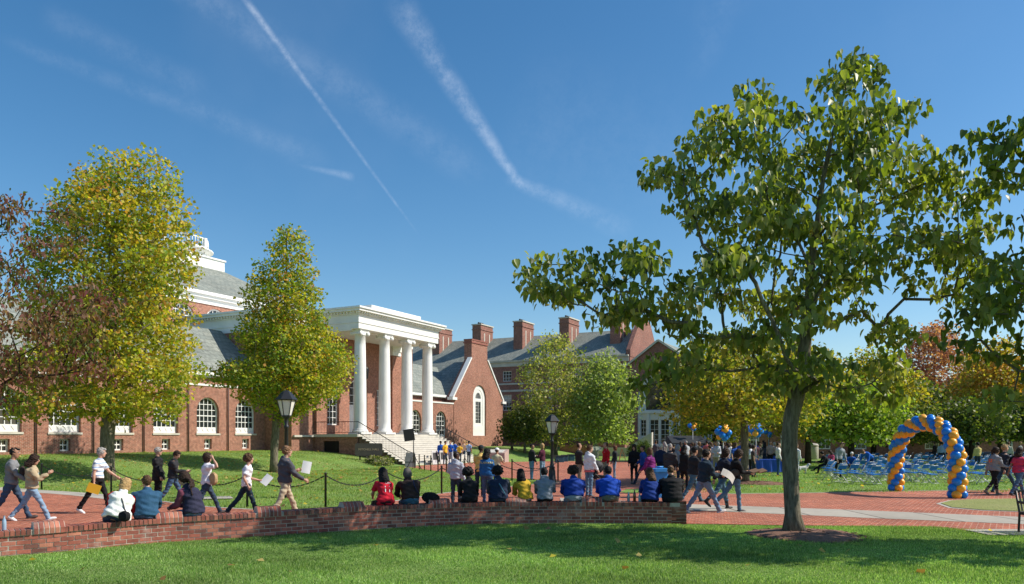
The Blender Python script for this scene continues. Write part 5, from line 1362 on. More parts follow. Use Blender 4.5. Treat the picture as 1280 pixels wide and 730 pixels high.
# small white dog behind the trunk
def make_dog():
    r_ = gnd(1003, 592, 0.); fur = M('white_fur', (.62, .60, .55), .95, .12, 14, .8, 40); mb = MB()
    mb.tube([(-.26, 0, .30), (-.20, 0, .31), (-.05, 0, .30), (.12, 0, .31), (.22, 0, .35), (.30, 0, .43), (.36, 0, .48)], [.05, .10, .105, .12, .105, .075, .06], 12)
    mb.ball((.38, 0, .50), (.085, .075, .08)); mb.tube([(.42, 0, .49), (.49, 0, .475), (.52, 0, .47)], [.05, .032, .02], 8)
    for sy in (-1, 1):
        mb.tube([(.16, sy*.07, .30), (.165, sy*.07, .15), (.16, sy*.07, .03), (.19, sy*.07, .015)], [.05, .032, .025, .026], 8)
        mb.tube([(-.2, sy*.07, .30), (-.15, sy*.07, .20), (-.23, sy*.07, .12), (-.21, sy*.07, .03), (-.18, sy*.07, .015)], [.065, .042, .026, .024, .026], 8)
    mb.tube([(-.25, 0, .34), (-.33, 0, .42), (-.34, 0, .52)], [.035, .028, .015], 8)
    o = remesh(mb, .014, 3, 'dog'); d = link('dog', o, fur); d.location = r_; d.rotation_euler = (0, 0, R(5)); tag(d, 'small white fluffy dog standing on the grass right of the large trunk', 'dog')
    e = MB()
    for sy in (-1, 1): e.tube([(.36, sy*.06, .56), (.345, sy*.085, .50), (.35, sy*.09, .45)], [.02, .026, .008], 6)
    e.build('ear', fur, d, uv=False); e = MB(); e.ball((.525, 0, .478), .014, 6, 5)
    for sy in (-1, 1): e.ball((.44, sy*.04, .52), .009, 6, 5)
    e.build('nose_and_eyes', DARK, d, uv=False)
# bottles on the wall
def bottle(px, dz, col, label, h=.22, alpha=.0):
    s = s_of_px(px); p, t, n = WF(s); r_ = empty('drink_bottle', p+n*.18+Vector((0, 0, .497)), 0, label, 'bottle')
    m = MB(); m.lathe([(.03, 0), (.033, .01), (.033, h*.55), (.028, h*.68), (.013, h*.85), (.013, h*.93)], n=12)
    mt_ = M('plastic_'+label.split()[0], col, .1, .05, 3, spec=.7); m.build('bottle_body', mt_, r_, uv=False)
    m = MB(); m.lathe([(.016, h*.93), (.016, h)], n=10); m.build('bottle_cap', M('cap_'+label.split()[0], tuple(c*.6+.1 for c in col), .4), r_, uv=False)
bottle(786, 0, (.15, .32, .38), 'teal water bottle left of the tall brown bottle on the wall', .22); bottle(793.5, 0, (.10, .035, .012), 'brown tall bottle with yellow cap on the wall', .28); bottle(800, 0, (.20, .38, .45), 'pale blue water bottle beside the long-haired girl on the wall', .20)
bottle(7, 0, (.30, .42, .55), 'clear blue water bottle at the left end of the wall', .24)
# ------------------------------------------------------------------ people
tmp_scene = bpy.data.scenes.new('workbench_scratch')
def remesh(mb, voxel, smooth=2, name='body', noise=0., nscale=9., seed=0., disp=None):
    me = bpy.data.meshes.new(name+'_src'); me.from_pydata(mb.v, [], mb.f); me.update()
    o = bpy.data.objects.new('tmp', me); tmp_scene.collection.objects.link(o)
    r = o.modifiers.new('r', 'REMESH'); r.mode = 'VOXEL'; r.voxel_size = voxel; r.use_smooth_shade = True
    if smooth: s = o.modifiers.new('s', 'SMOOTH'); s.iterations = smooth; s.factor = .5
    vl = tmp_scene.view_layers[0]; vl.update(); ev = o.evaluated_get(vl.depsgraph)
    out = bpy.data.meshes.new_from_object(ev); out.name = name
    bpy.data.objects.remove(o); bpy.data.meshes.remove(me)
    if noise or disp:
        n = len(out.vertices); co = np.empty(n*3, np.float32); out.vertices.foreach_get('co', co); co = co.reshape(-1, 3)
        nr = np.empty(n*3, np.float32); out.vertices.foreach_get('normal', nr); nr = nr.reshape(-1, 3)
        if noise:
            f = co*nscale+seed
            w = (np.sin(f[:, 0]*1.7+2.3*np.sin(f[:, 2]*1.1+seed))*np.sin(f[:, 2]*2.9+1.7*np.sin(f[:, 0]*1.3))+.6*np.sin(f[:, 1]*3.1+f[:, 2]*4.3+seed)+.5*np.sin(f[:, 2]*7.+f[:, 0]*3.))
            co += nr*(w*noise)[:, None]
        if disp: co = disp(co, nr)
        out.vertices.foreach_set('co', co.ravel())
    out.polygons.foreach_set('use_smooth', [True]*len(out.polygons)); out.update()
    return out
def bend(p, *args): return p
SKIN = [M('skin_light', (.52, .30, .21), .55, .06, 6), M('skin_tan', (.36, .19, .12), .55, .06, 6), M('skin_brown', (.13, .065, .04), .55, .06, 6), M('skin_dark', (.075, .04, .027), .5, .06, 6)]
HAIRC = {'black': (.012, .010, .010), 'dark': (.035, .02, .014), 'brown': (.09, .048, .025), 'lightbrown': (.20, .11, .055), 'blond': (.42, .27, .12), 'grey': (.34, .32, .30), 'white': (.6, .58, .55), 'auburn': (.14, .05, .03)}
def fabric(c, rough=.85): 
    nm = 'fabric_%d_%d_%d' % tuple(int(x*255) for x in c)
    return M(nm, c, rough, .14, 9, .35, 45, spec=.2)
def hairm(k): return M('hair_'+k, HAIRC[k], .62, .4, 30, .8, 60, spec=.2)
def ringloft(mb, rings, n=16):
    """rings: (center, rx, ry, X axis, Y axis)"""
    vs = []; m = len(rings)
    for c, rx, ry, X_, Y_ in rings:
        for k in range(n):
            a = 2*math.pi*k/n; vs.append(c+X_*rx*math.cos(a)+Y_*ry*math.sin(a))
    fs = [(i*n+k, i*n+(k+1) % n, (i+1)*n+(k+1) % n, (i+1)*n+k) for i in range(m-1) for k in range(n)]
    fs += [tuple(reversed(range(n))), tuple(range((m-1)*n, m*n))]
    mb.add(vs, fs, 0, True)
POSES = {
 'stand': dict(lL=(3, 4), lR=(-2, 3), aL=(5, 10, 18, 0), aR=(2, 9, 22, 0)),
 'stand2': dict(lL=(-3, 3), lR=(8, 12), aL=(12, 14, 60, .5), aR=(2, 9, 15, 0)),
 'walk': dict(lL=(26, 6), lR=(-22, 14), aL=(-22, 8, 18, 0), aR=(24, 8, 28, 0), lean=4),
 'walk2': dict(lL=(-24, 16), lR=(27, 6), aL=(24, 8, 26, 0), aR=(-22, 8, 14, 0), lean=4),
 'hold': dict(lL=(2, 3), lR=(-2, 3), aL=(22, 12, 75, .45), aR=(22, 12, 75, .45)),
 'sit': dict(sit=1, lL=(84, 80), lR=(86, 84), aL=(24, 7, 48, .40), aR=(26, 7, 46, .40), lean=12, hunch=.12, pitch=14),
}
def person(loc, face, label, pose='stand', h=1.75, female=False, skin=0, hair='brown', style='short', top='long', tc=(.3, .3, .3), bc=(.03, .05, .1), shoes=(.05, .04, .04), far=False, seat=.5, group=None, sleeve=None, build=1., shorts=False, skirt=None, boots=None, under=None, hem=None, **kw):
    P = dict(lean=0, roll=0, hunch=.0, yaw=0, pitch=0, twist=0, sit=0); P.update(POSES[pose]); P.update({k: v for k, v in kw.items() if k in ('lean', 'roll', 'hunch', 'yaw', 'pitch', 'twist', 'lL', 'lR', 'aL', 'aR')})
    jr = random.Random(int(loc[0]*100)+int(loc[1]*10)); J = lambda v, a: v+jr.uniform(-a, a)
    for k_ in ('aL', 'aR'): q_ = P[k_]; P[k_] = (J(q_[0], 7), max(2, J(q_[1], 4)), max(2, J(q_[2], 9)), J(q_[3], .08))
    P['lean'] = J(P['lean'], 3); P['roll'] = J(P['roll'], 2.5); P['yaw'] = J(P['yaw'], 14); P['pitch'] = J(P['pitch'], 6)
    if not P['sit']: P['lL'] = (J(P['lL'][0], 2), P['lL'][1]); P['lR'] = (J(P['lR'][0], 2), P['lR'][1])
    else: P['hunch'] = max(0, J(P['hunch'], .03)); P['twist'] = J(P['twist'], 7)
    S = h/1.75; wd = build; sw = (.165 if female else .19)*(.5+.5*wd)
    Xv, Yv, Zv = Vector((1, 0, 0)), Vector((0, 1, 0)), Vector((0, 0, 1))
    th, shn = .43, .42
    def legd(a): return Vector((0, math.sin(R(a)), -math.cos(R(a))))
    if P['sit']: hz = seat/S+.10
    else:
        hz = max(th*math.cos(R(a))+shn*math.cos(R(a-k)) for a, k in (P['lL'], P['lR']))+.085
    H = Vector((0, 0, hz))
    ln, rl = R(P['lean']), R(P['roll'])
    up = Vector((math.sin(rl), math.sin(ln), math.cos(ln)*math.cos(rl))).normalized()
    fwd = (Yv-up*Yv.dot(up)).normalized(); rt = fwd.cross(up)
    tw = Matrix.Rotation(R(P['twist']), 3, up); fw2, rt2 = tw @ fwd, tw @ rt
    hun = P['hunch']
    def sp(t):    # spine point at height t above the hips
        return H+up*t+fwd*(hun*(t/.5)**2-.015*math.sin(min(1, t/.5)*math.pi))
    def frm(t):
        f = min(1, max(0, t/.45)); return (rt*(1-f)+rt2*f).normalized(), (fwd*(1-f)+fw2*f).normalized()
    hipw = .168 if female else .158; waist = .125 if female else .148; chest = .150 if female else .168
    TR = [(-.10, .105, .10), (-.05, hipw*.97, .118), (.02, hipw, .118), (.12, (hipw+waist)/2, .10), (.19, waist, .094), (.29, chest*.97, .112 if female else .108), (.37, chest, .118), (.42, chest*.95, .104), (.46, chest*.72, .084), (.485, chest*.5, .072), (.505, .062, .062)]
    def torso(mb, g=0., gb=None, z0=-.11, z1=.52, n=18):
        rg = []
        for t, rx, ry in TR:
            if t < z0 or t > z1: continue
            X_, Y_ = frm(t); f = wd if t < .45 else 1
            gg = g if gb is None else gb+(g-gb)*min(1, max(0, t/.3))
            rg.append((sp(t), rx*f+gg, ry*(1+(f-1)*1.5)+gg, X_, Y_))
        ringloft(mb, rg, n)
    neck = sp(.50); hyaw = R(P['yaw']); hp = R(P['pitch'])
    hf = (Matrix.Rotation(hyaw, 3, 'Z') @ Vector((0, math.cos(hp), -math.sin(hp)))).normalized()
    hu = Vector((0, 0, 1)); hu = (hu-hf*hu.dot(hf)+up*.25).normalized(); hx = hf.cross(hu).normalized(); hu = hx.cross(hf).normalized()
    HC = neck+up*(.035 if P['sit'] else .05)+hu*.118+hf*.02
    def arm(side, A):
        p, b, e, inn = A; s = sp(.415)+rt2*side*sw*.97
        d1 = Vector((side*math.sin(R(b)), math.sin(R(p))*math.cos(R(b)), -math.cos(R(p))*math.cos(R(b))))
        q = p+e; d2 = Vector((side*math.sin(R(b))*.4-side*inn, math.sin(R(q)), -math.cos(R(q)))).normalized()
        if P['sit'] or P['lean'] > 15:
            pass
        M_ = tw if P['twist'] else Matrix.Identity(3)
        d1, d2 = M_ @ d1, M_ @ d2
        el = s+d1*.285; wr = el+d2*.245; return s, el, wr, d2
    arms = [arm(-1, P['aL']), arm(1, P['aR'])]
    legs = []
    for side, (a, k) in ((-1, P['lL']), (1, P['lR'])):
        hj = H+Vector((side*.088*(wd*.5+.5), 0, -.03)); sx = Vector((side*(.10 if P['sit'] else .02), 0, 0))
        kn = hj+(legd(a)+sx).normalized()*th; an = kn+(legd(a-k)).normalized()*(shn-.01)
        ft = R(min(25, max(-45, (a-k)*.9))) if not P['sit'] else 0
        legs.append((hj, kn, an, Vector((side*.12, math.cos(ft), math.sin(ft) if ft > 0 else math.sin(ft)*.9)).normalized()))
    vox = .026 if far else .0145
    # body
    b = MB(); torso(b, -.006)
    b.tube([neck-up*.06, neck+up*.02, HC-hu*.06-hf*.01], [.062, .053, .052], 10)
    rg = []
    for z, rx, ry, dy in ((-.122, .022, .022, .055), (-.11, .036, .04, .042), (-.085, .050, .062, .026), (-.05, .062, .082, .010), (-.01, .070, .092, 0), (.03, .075, .096, -.004), (.065, .071, .090, -.010), (.095, .054, .070, -.014), (.114, .026, .036, -.016)):
        rg.append((HC+hu*z+hf*dy, rx, ry, hx, hf))
    ringloft(b, rg, 14)
    b.tube([HC+hf*.085+hu*.022, HC+hf*.104-hu*.012, HC+hf*.112-hu*.028, HC+hf*.088-hu*.036], [.008, .013, .016, .010], 6)
    for s in (-1, 1): b.ball(HC+hx*s*.074-hf*.008-hu*.01, (.010, .022, .032), 6, 6, 0, (hx, hf, hu))
    fing = MB()
    for (s, el, wr, d2), side in zip(arms, (-1, 1)):
        b.tube([s-Vector((side*.03, 0, 0)), s+(el-s)*.2, s+(el-s)*.55, el, el+(wr-el)*.3, el+(wr-el)*.75, wr, wr+d2*.03], [.055, .052, .045, .037, .040, .029, .023, .024], 9)
        # palm, fingers, thumb
        pn = (Vector((side, .0, 0))-d2*d2.dot(Vector((side, 0, 0)))); pn = pn.normalized() if pn.length > .2 else Vector((0, 0, 1)); pw = d2.cross(pn)
        b.tube([wr, wr+d2*.03, wr+d2*.07, wr+d2*.09], [.022, .034, .038, .030], 8)
        for i, (o, L_) in enumerate(((-.029, .062), (-.010, .072), (.010, .068), (.028, .052))):
            a0 = wr+d2*.075+pw*o; a1 = a0+d2*L_*.5-pn*L_*.10; a2 = a0+d2*L_*.85-pn*L_*.45
            fing.tube([a0-d2*.02, a0, a1, a2], [.009, .0095, .0085, .006], 5)
        t0 = wr+d2*.02-pw*.03; fing.tube([t0+pw*.01, t0-pw*.012+d2*.025, t0-pw*.016+d2*.05-pn*.018], [.012, .0105, .0075], 5)
    for hj, kn, an, fd in legs:
        b.tube([hj+Vector((0, 0, .05)), hj+(kn-hj)*.12, hj+(kn-hj)*.5, kn, kn+(an-kn)*.3, kn+(an-kn)*.75, an, an+(an-kn)*.06], [.082, .082, .066, .050, .052, .034, .032, .034], 10)
        b.tube([an-fd*.05+Vector((0, 0, -.03)), an+fd*.03+Vector((0, 0, -.035)), an+fd*.15+Vector((0, 0, -.055))], [.034, .036, .026], 8)
    me = remesh(b, vox, 2, 'person')
    vs = [tuple(v.co) for v in me.vertices]; fs = [tuple(p.vertices) for p in me.polygons]
    n0 = len(vs); bm2 = bpy.data.meshes.new('person'); bm2.from_pydata(vs+fing.v, [], fs+[tuple(i+n0 for i in f) for f in fing.f]); bm2.update(); bm2.polygons.foreach_set('use_smooth', [True]*len(bm2.polygons)); bpy.data.meshes.remove(me)
    body = link('person', bm2, SKIN[skin]); tag(body, label, 'person', group)
    body.location = loc; body.rotation_euler = (0, 0, R(face)); body.scale = (S,)*3
    sd = float(len(MATS)+loc[0]*3.1) % 17
    def cloth(mb, name, mat, v=None, noise=.0045, nsc=10.):
        mm = remesh(mb, v or vox*1.15, 2, name, noise if not far else noise*.7, nsc, sd); return link(name, mm, mat, body)
    # trousers
    if not skirt:
        t = MB(); torso(t, .012, None, -.12, .08)
        ll = .55 if shorts else 1.
        for hj, kn, an, fd in legs:
            pts = [hj+Vector((0, 0, .04)), hj+(kn-hj)*.15, hj+(kn-hj)*.55]
            rr = [.094*wd, .094*wd, .080]
            if not shorts: pts += [kn, kn+(an-kn)*.35, kn+(an-kn)*.8, an+Vector((0, 0, -.02))]; rr += [.064, .062, .055 if not boots else .045, .058 if not boots else .04]
            else: pts += [hj+(kn-hj)*.95]; rr += [.078]
            t.tube(pts, rr, 10)
        cloth(t, 'trousers', fabric(bc), noise=.0075)
    else:
        t = MB(); torso(t, .018, None, -.11, .16); X_, Y_ = frm(0); rg = [(sp(.1), .15, .12, X_, Y_), (H, .18, .14, X_, Y_), (H-Vector((0, 0, .25)), .20, .17, X_, Y_), (H-Vector((0, 0, .42)), .21, .18, X_, Y_)]; ringloft(t, rg, 16); cloth(t, 'skirt', fabric(skirt))
        t = MB()
        for hj, kn, an, fd in legs: t.tube([hj, kn, kn+(an-kn)*.3, an], [.07, .052, .054, .036], 9)
        cloth(t, 'tights', fabric(bc), noise=.001)
    # shoes
    for hj, kn, an, fd in legs:
        t = MB(); u = Vector((0, 0, 1)); 
        t.tube([an-fd*.065-u*.045, an-fd*.02-u*.035, an+fd*.05-u*.040, an+fd*.13-u*.052, an+fd*.185-u*.058], [.036, .046, .046, .040, .020], 9)
        if boots: t.tube([an-u*.02, an+(kn-an)*.35, an+(kn-an)*.75], [.046, .054, .064], 10)
        me_ = remesh(t, .016 if not far else .024, 1, 'shoe'); link('boot' if boots else 'shoe', me_, M('leather_%d_%d_%d' % tuple(int(x*255) for x in (boots or shoes)), boots or shoes, .5, .1, 9), body)
    # top
    g = {'tee': .018, 'polo': .02, 'long': .02, 'jacket': .032, 'hoodie': .034, 'vest': .036, 'puffer': .055, 'coat': .034, 'dress': .02}[top]
    hem_ = hem if hem is not None else {'tee': -.10, 'polo': -.04, 'long': -.08, 'jacket': -.09, 'hoodie': -.09, 'vest': -.07, 'puffer': -.1, 'coat': -.12, 'dress': -.1}[top]
    slc = sleeve if sleeve else tc
    t = MB(); torso(t, g, g*1.15, hem_-.001, .478)
    t.tube([sp(.44), sp(.495), sp(.52)], [.10, .075+g*.4, .066 if top in ('tee', 'polo', 'long', 'dress') else .078], 12)
    if top in ('coat', 'dress'):
        X_, Y_ = frm(0); ringloft(t, [(sp(.1), .17+g, .12+g, X_, Y_), (H, .185+g, .14+g, X_, Y_), (H-Vector((0, 0, .2)), .19+g, .15+g, X_, Y_)], 16)
    if top == 'hoodie': t.ball(sp(.50)-fwd*.075, (.105, .05, .075), 12, 8, 0, (rt2, fwd, up)); t.tube([sp(.5)-rt2*.09-fwd*.02, sp(.47)-fwd*.10-rt2*.05, sp(.47)-fwd*.10+rt2*.05, sp(.5)+rt2*.09-fwd*.02], .035, 8)
    if P['sit']: pass
    sl = MB() if (sleeve or top == 'vest') else t
    for (s, el, wr, d2), side in zip(arms, (-1, 1)):
        r0 = .058+g; inn_ = s-rt2*side*.05
        if top in ('tee', 'polo'): sl.tube([inn_-up*.01, s+(el-s)*.10, s+(el-s)*.5, s+(el-s)*.72], [.062+g*.6, .060+g*.5, .058+g*.35, .060+g*.3], 10)
        else:
            k = g*.55; sl.tube([inn_-up*.012, s+(el-s)*.12, s+(el-s)*.6, el, el+(wr-el)*.4, el+(wr-el)*.93, wr-d2*.005], [.058+k, .060+k, .052+k, .046+k, .044+k, .034+k*.8, .030+k*.8], 10)
    dsp = None
    if top == 'puffer':
        def dsp(co, nr): return co+nr*(.011*np.abs(np.sin(co[:, 2]*34))-.005)[:, None]
    if label.find('quilted') >= 0:
        def dsp(co, nr): u_ = co[:, 0]*20; v_ = co[:, 2]*20; return co+nr*(.008*(np.minimum(np.abs(np.sin(u_+v_)), np.abs(np.sin(u_-v_)))))[:, None]
    mt_ = kw.get('topmat') or fabric(tc)
    nm = {'tee': 'shirt', 'polo': 'shirt', 'long': 'shirt', 'jacket': 'jacket', 'hoodie': 'hooded_top', 'vest': 'vest', 'puffer': 'jacket', 'coat': 'coat', 'dress': 'dress'}[top]
    mm = remesh(t, vox*1.15, 2, nm, (.0085 if top != 'puffer' else .004) if not far else .004, 9., sd, dsp); tp = link(nm, mm, mt_, body)
    if sl is not t:
        sls = [sl2 for sl2 in (MB(), MB())]; hn = len(sl.v)//2
        for k_ in (0, 1):
            m_ = sls[k_]; m_.v = sl.v[k_*hn:(k_+1)*hn]; m_.f = [tuple(i-k_*hn for i in f) for f in sl.f if (min(f) >= hn) == bool(k_)]; cloth(m_, 'sleeve', fabric(slc))
    # hair / hats
    if style != 'bald':
        t = MB()
        if style in ('short', 'crop', 'long', 'pony', 'bob', 'curly', 'wild', 'receding'):
            e = {'crop': .004, 'short': .014, 'receding': .004}.get(style, .027)
            t.ball(HC-hf*(.020 if style != 'receding' else .04)+hu*.022, (.076+e, .092+e, .096+e), 14, 10, 0, (hx, hf, hu))
            if style != 'receding': t.tube([HC+hf*.055+hu*.088-hx*.05, HC+hf*.075+hu*.085, HC+hf*.055+hu*.088+hx*.05], [.022, .026, .022], 7)
        if style == 'long':
            ln_ = kw.get('hairlen', .30)
            t.tube([HC+hu*.03-hf*.03, HC-hu*.05-hf*.055, HC-hu*.15-hf*.075, HC-hu*(ln_*.8)-hf*.10-fwd*.03, HC-hu*ln_-hf*.10-fwd*.03], [.09, .106, .122, .118, .06], 10)
            for s in (-1, 1): t.tube([HC+hx*s*.06+hu*.04, HC+hx*s*.078-hu*.03-hf*.01, HC+hx*s*.085-hu*.13-hf*.02, HC+hx*s*.08-hu*.2-hf*.03], [.03, .028, .03, .015], 7)
        if style == 'bob':
            t.tube([HC+hu*.02-hf*.03, HC-hu*.05-hf*.04, HC-hu*.13-hf*.045], [.088, .094, .07], 10)
            for s in (-1, 1): t.tube([HC+hx*s*.06+hu*.04, HC+hx*s*.08-hu*.03, HC+hx*s*.078-hu*.11], [.03, .032, .02], 7)
        if style == 'pony': t.tube([HC-hf*.10+hu*.05, HC-hf*.15+hu*.02, HC-hf*.155-hu*.10, HC-hf*.13-hu*.2], [.025, .034, .03, .01], 8)
        if style == 'wild':
            for i in range(14):
                a = i*.45-3; t.tube([HC-hf*.05+hx*.07*math.sin(a), HC-hf*.11+hx*.13*math.sin(a)-hu*.05, HC-hf*.13+hx*.22*math.sin(a)-hu*(.14+.05*math.cos(i*2)), HC-hx*.26-hu*(.10+.02*i)-hf*.1], [.035, .03, .02, .008], 6)
        if style == 'curly': 
            for i in range(34):
                a = i*2.4; z = 1-1.55*(i+.5)/34; rr = math.sqrt(max(0, 1-z*z)); v = hx*rr*math.cos(a)+hf*(rr*math.sin(a)-.22)+hu*z; 
                if v.dot(hf) > .62 and z < .45: continue
                t.ball(HC+hu*.02+v*.115, .04, 6, 5)
        if style in ('cap', 'beanie', 'hood'):
            hr = MB(); hr.ball(HC-hf*.022+hu*.005, (.082, .092, .088), 12, 9, 0, (hx, hf, hu))
            if kw.get('underhair', 'short') == 'long': hr.tube([HC-hf*.04, HC-hu*.14-hf*.07, HC-hu*.30-hf*.09], [.08, .075, .03], 9)
            link('hair', remesh(hr, .016 if not far else .026, 1, 'hair', .002, 40), hairm(hair), body)
            t.ball(HC-hf*.008+hu*.045, (.088, .104, .082), 14, 8, 0, (hx, hf, hu))
            if style == 'cap':
                sg_ = kw.get('brim', 1); t.obox(HC+hf*.135*sg_+hu*.062, hx*.062, hf*.055-hu*.008, hu*.007)
            if style == 'hood': t.ball(HC-hf*.03-hu*.03, (.106, .116, .125), 12, 9, 0, (hx, hf, hu))
            link({'cap': 'cap', 'beanie': 'knitted_cap', 'hood': 'knitted_cap'}[style], remesh(t, .014 if not far else .022, 1, 'cap'), fabric(kw.get('hatc', (.03, .03, .03))), body)
        else:
            link('hair', remesh(t, .013 if not far else .024, 1, 'hair', .0065, 26., sd), hairm(hair), body)
    if not far:
        t = MB(); w = MB(); q = MB()
        for s in (-1, 1):
            w.ball(HC+hx*s*.031+hf*.083+hu*.018, (.013, .008, .008), 7, 5, 0, (hx, hf, hu))
            t.ball(HC+hx*s*.031+hf*.0895+hu*.018, .0058, 6, 4); t.obox(HC+hx*s*.031+hf*.088+hu*.038, hx*.017, hf*.004, hu*.003)
        q.tube([HC-hx*.024+hf*.084-hu*.062, HC+hf*.093-hu*.060, HC+hx*.024+hf*.084-hu*.062], [.003, .0065, .003], 6)
        e_ = w.build('eyes', M('eye_white', (.6, .58, .55), .3), body, uv=False); t.build('pupils', DARK, e_, uv=False); q.build('mouth', M('lips', (.30, .10, .085), .5), body, uv=False)
    if kw.get('glasses'):
        t = MB()
        for s in (-1, 1): t.obox(HC+hx*s*.032+hf*.098+hu*.018, hx*.026, hf*.003, hu*.017); t.bar(HC+hx*s*.062+hf*.095+hu*.02, HC+hx*s*.080-hf*.01+hu*.018, .004, .006)
        t.build('sunglasses', DARK, body, uv=False)
    Mx = Matrix.LocRotScale(body.location, body.rotation_euler, body.scale)
    info = dict(o=body, M=Mx, S=S, handL=Mx @ (arms[0][2]+arms[0][3]*.09), handR=Mx @ (arms[1][2]+arms[1][3]*.09), shL=Mx @ arms[0][0], shR=Mx @ arms[1][0], neck=Mx @ neck, HC=HC, sp=sp, up=up, fwd=fwd, rt=rt2, top=tp, pelvis=Mx @ H, face=R(face), g=g, frm=frm, wd=wd, H=H)
    return info
def held(name, me_or_mb, mat, loc, rot, label, cat):
    o = me_or_mb.build(name, mat, None, uv=False); o.location = loc; o.rotation_euler = rot; return tag(o, label, cat)
def sheet_mb(w, h, curl=.02):
    m = MB(); n = 6; vs = []
    for i in range(n+1):
        for j in (0, 1): vs.append((-w/2+w*i/n, (j-.5)*h, curl*math.sin(math.pi*i/n)))
    m.add(vs+[(x, y, z-.003) for x, y, z in vs], [(2*i, 2*i+2, 2*i+3, 2*i+1) for i in range(n)]+[(2*i+1+2*n+2, 2*i+3+2*n+2, 2*i+2+2*n+2, 2*i+2*n+2) for i in range(n)]); return m
PAPER = M('white_paper', (.78, .80, .80), .8, .03, 3); YPAP = M('yellow_folder', (.72, .40, .02), .6, .05, 3)
def bag_mb(w, h, t, r=.05):
    m = MB(); m.ball((0, 0, 0), (w/2, t/2, h/2), 12, 9); m.prism([(x, -t*.36, z) for x, z in rrect(w*.84, h*.78, min(w, h)*.3)], (0, t*.72, 0)); return m
def foot(px, py): p = gnd(px, py); return p
def surf_text(info, s, size, t, mat, dz=0, name='lettering', off=.0, xoff=0):
    """lettering printed on the back of a shirt"""
    X_, Y_ = info['frm'](t); b = info['o']; o = text_obj(s, size, (0, 0, 0), (0, 0, 0), mat, b, name, .0015)
    me = o.data; bpy.data.objects.remove(o)
    n = len(me.vertices); up = info['up']; tp = info['top']; c0 = info['sp'](t)
    from mathutils.bvhtree import BVHTree
    bv = BVHTree.FromPolygons([v.co for v in tp.data.vertices], [p.vertices for p in tp.data.polygons])
    for v in me.vertices:
        org = c0+X_*(v.co.x+xoff)+up*v.co.y-Y_*.6; h_ = bv.ray_cast(org, Y_)
        hit = h_[0] if h_[0] is not None else c0+X_*v.co.x+up*v.co.y-Y_*.15
        v.co = hit-Y_*(.006+off+v.co.z)
    me.materials.clear(); return link(name, me, mat, b)
make_dog()
W_ = (.78, .78, .78); NAVY = (.02, .035, .085); JEAN = (.055, .095, .17); LJEAN = (.20, .29, .40); DJEAN = (.022, .036, .06); BLK = (.012, .012, .014)
# --- walkers and standers near the left
A = person(foot(14, 650), -68, 'young man in grey sweater and jeans walking at the left edge', 'walk', 1.84, skin=1, hair='black', style='crop', top='long', tc=(.20, .205, .215), bc=(.045, .075, .13), yaw=-15, pitch=8)
t = MB(); X_, Y_ = A['frm'](.28); t.obox(A['sp'](.30)+Y_*.128+X_*.07, X_*.04, Y_*.002, A['up']*.022); t.build('name_tag', PAPER, A['o'], uv=False)
held('shoulder_bag', bag_mb(.32, .34, .14), fabric((.05, .035, .03)), A['pelvis']+Vector((.28, -.02, .22)), (0, .2, R(-60)), 'dark brown bag hanging between the man in grey and the woman in beige', 'bag')
B = person(foot(40, 651), -62, 'brown-haired woman in beige jacket and pale blue jeans, walking', 'walk2', 1.68, True, 0, 'dark', 'long', 'jacket', (.42, .33, .21), (.21, .31, .43), (.75, .75, .75), aR=(28, 12, 95, .2), aL=(10, 10, 10, 0), pitch=18, hairlen=.2)
t = MB(); X_, Y_ = B['frm'](.2); t.obox(B['sp'](.17)+Y_*.142, X_*.055, Y_*.008, B['up']*.20); t.build('undershirt', fabric((.50, .66, .68)), B['o'], uv=False)
C = person(foot(122, 641.5), -84, 'grey-haired man in white striped polo and black trousers carrying a yellow folder', 'walk2', 1.78, skin=0, hair='grey', style='short', top='polo', tc=(.75, .77, .80), bc=BLK, shoes=(.72, .72, .72), aR=(-12, 10, 10, 0), aL=(25, 10, 18, 0), lR=(-26, 6), lL=(24, 12))
def stripes():
    m, nt, b = newmat('striped_polo'); N = nt.nodes.new; L = nt.links.new; tc = N('ShaderNodeTexCoord'); sx = N('ShaderNodeSeparateXYZ'); L(tc.outputs['Object'], sx.inputs[0])
    w = N('ShaderNodeMath'); w.operation = 'MULTIPLY'; w.inputs[1].default_value = 2*math.pi/.105; L(sx.outputs['Z'], w.inputs[0]); s = N('ShaderNodeMath'); s.operation = 'SINE'; L(w.outputs[0], s.inputs[0])
    r = N('ShaderNodeMapRange'); L(s.outputs[0], r.inputs[0]); r.inputs[1].default_value = .35; r.inputs[2].default_value = .6; mx = N('ShaderNodeMix'); mx.data_type = 'RGBA'; L(r.outputs[0], mx.inputs['Factor'])
    mx.inputs['A'].default_value = (.76, .78, .80, 1); mx.inputs['B'].default_value = (.30, .42, .62, 1); L(mx.outputs['Result'], b.inputs['Base Color']); b.inputs['Roughness'].default_value = .85; return m
C['top'].data.materials[0] = stripes()
t = MB(); t.prism([(-.16, -.002, -.12), (.16, -.002, -.12), (.16, -.002, .12), (-.16, -.002, .12)], (0, .012, 0)); held('folder', t, YPAP, C['handR']+Vector((.02, -.05, -.05)), (R(-10), R(18), R(8)), 'yellow folder in the hand of the striped shirt man', 'folder')
D = person(foot(198, 631), -78, 'older grey-haired person in a long black coat and sunglasses', 'stand', 1.72, skin=0, hair='grey', style='short', top='coat', tc=(.018, .018, .02), bc=BLK, glasses=True)
E = person(foot(216, 632), -74, 'woman in black jacket and tan scarf looking down at a phone', 'walk', 1.70, True, 0, 'dark', 'short', 'jacket', (.03, .03, .034), JEAN, aR=(20, 6, 72, .12), aL=(20, 6, 72, .12), pitch=28, yaw=-10)
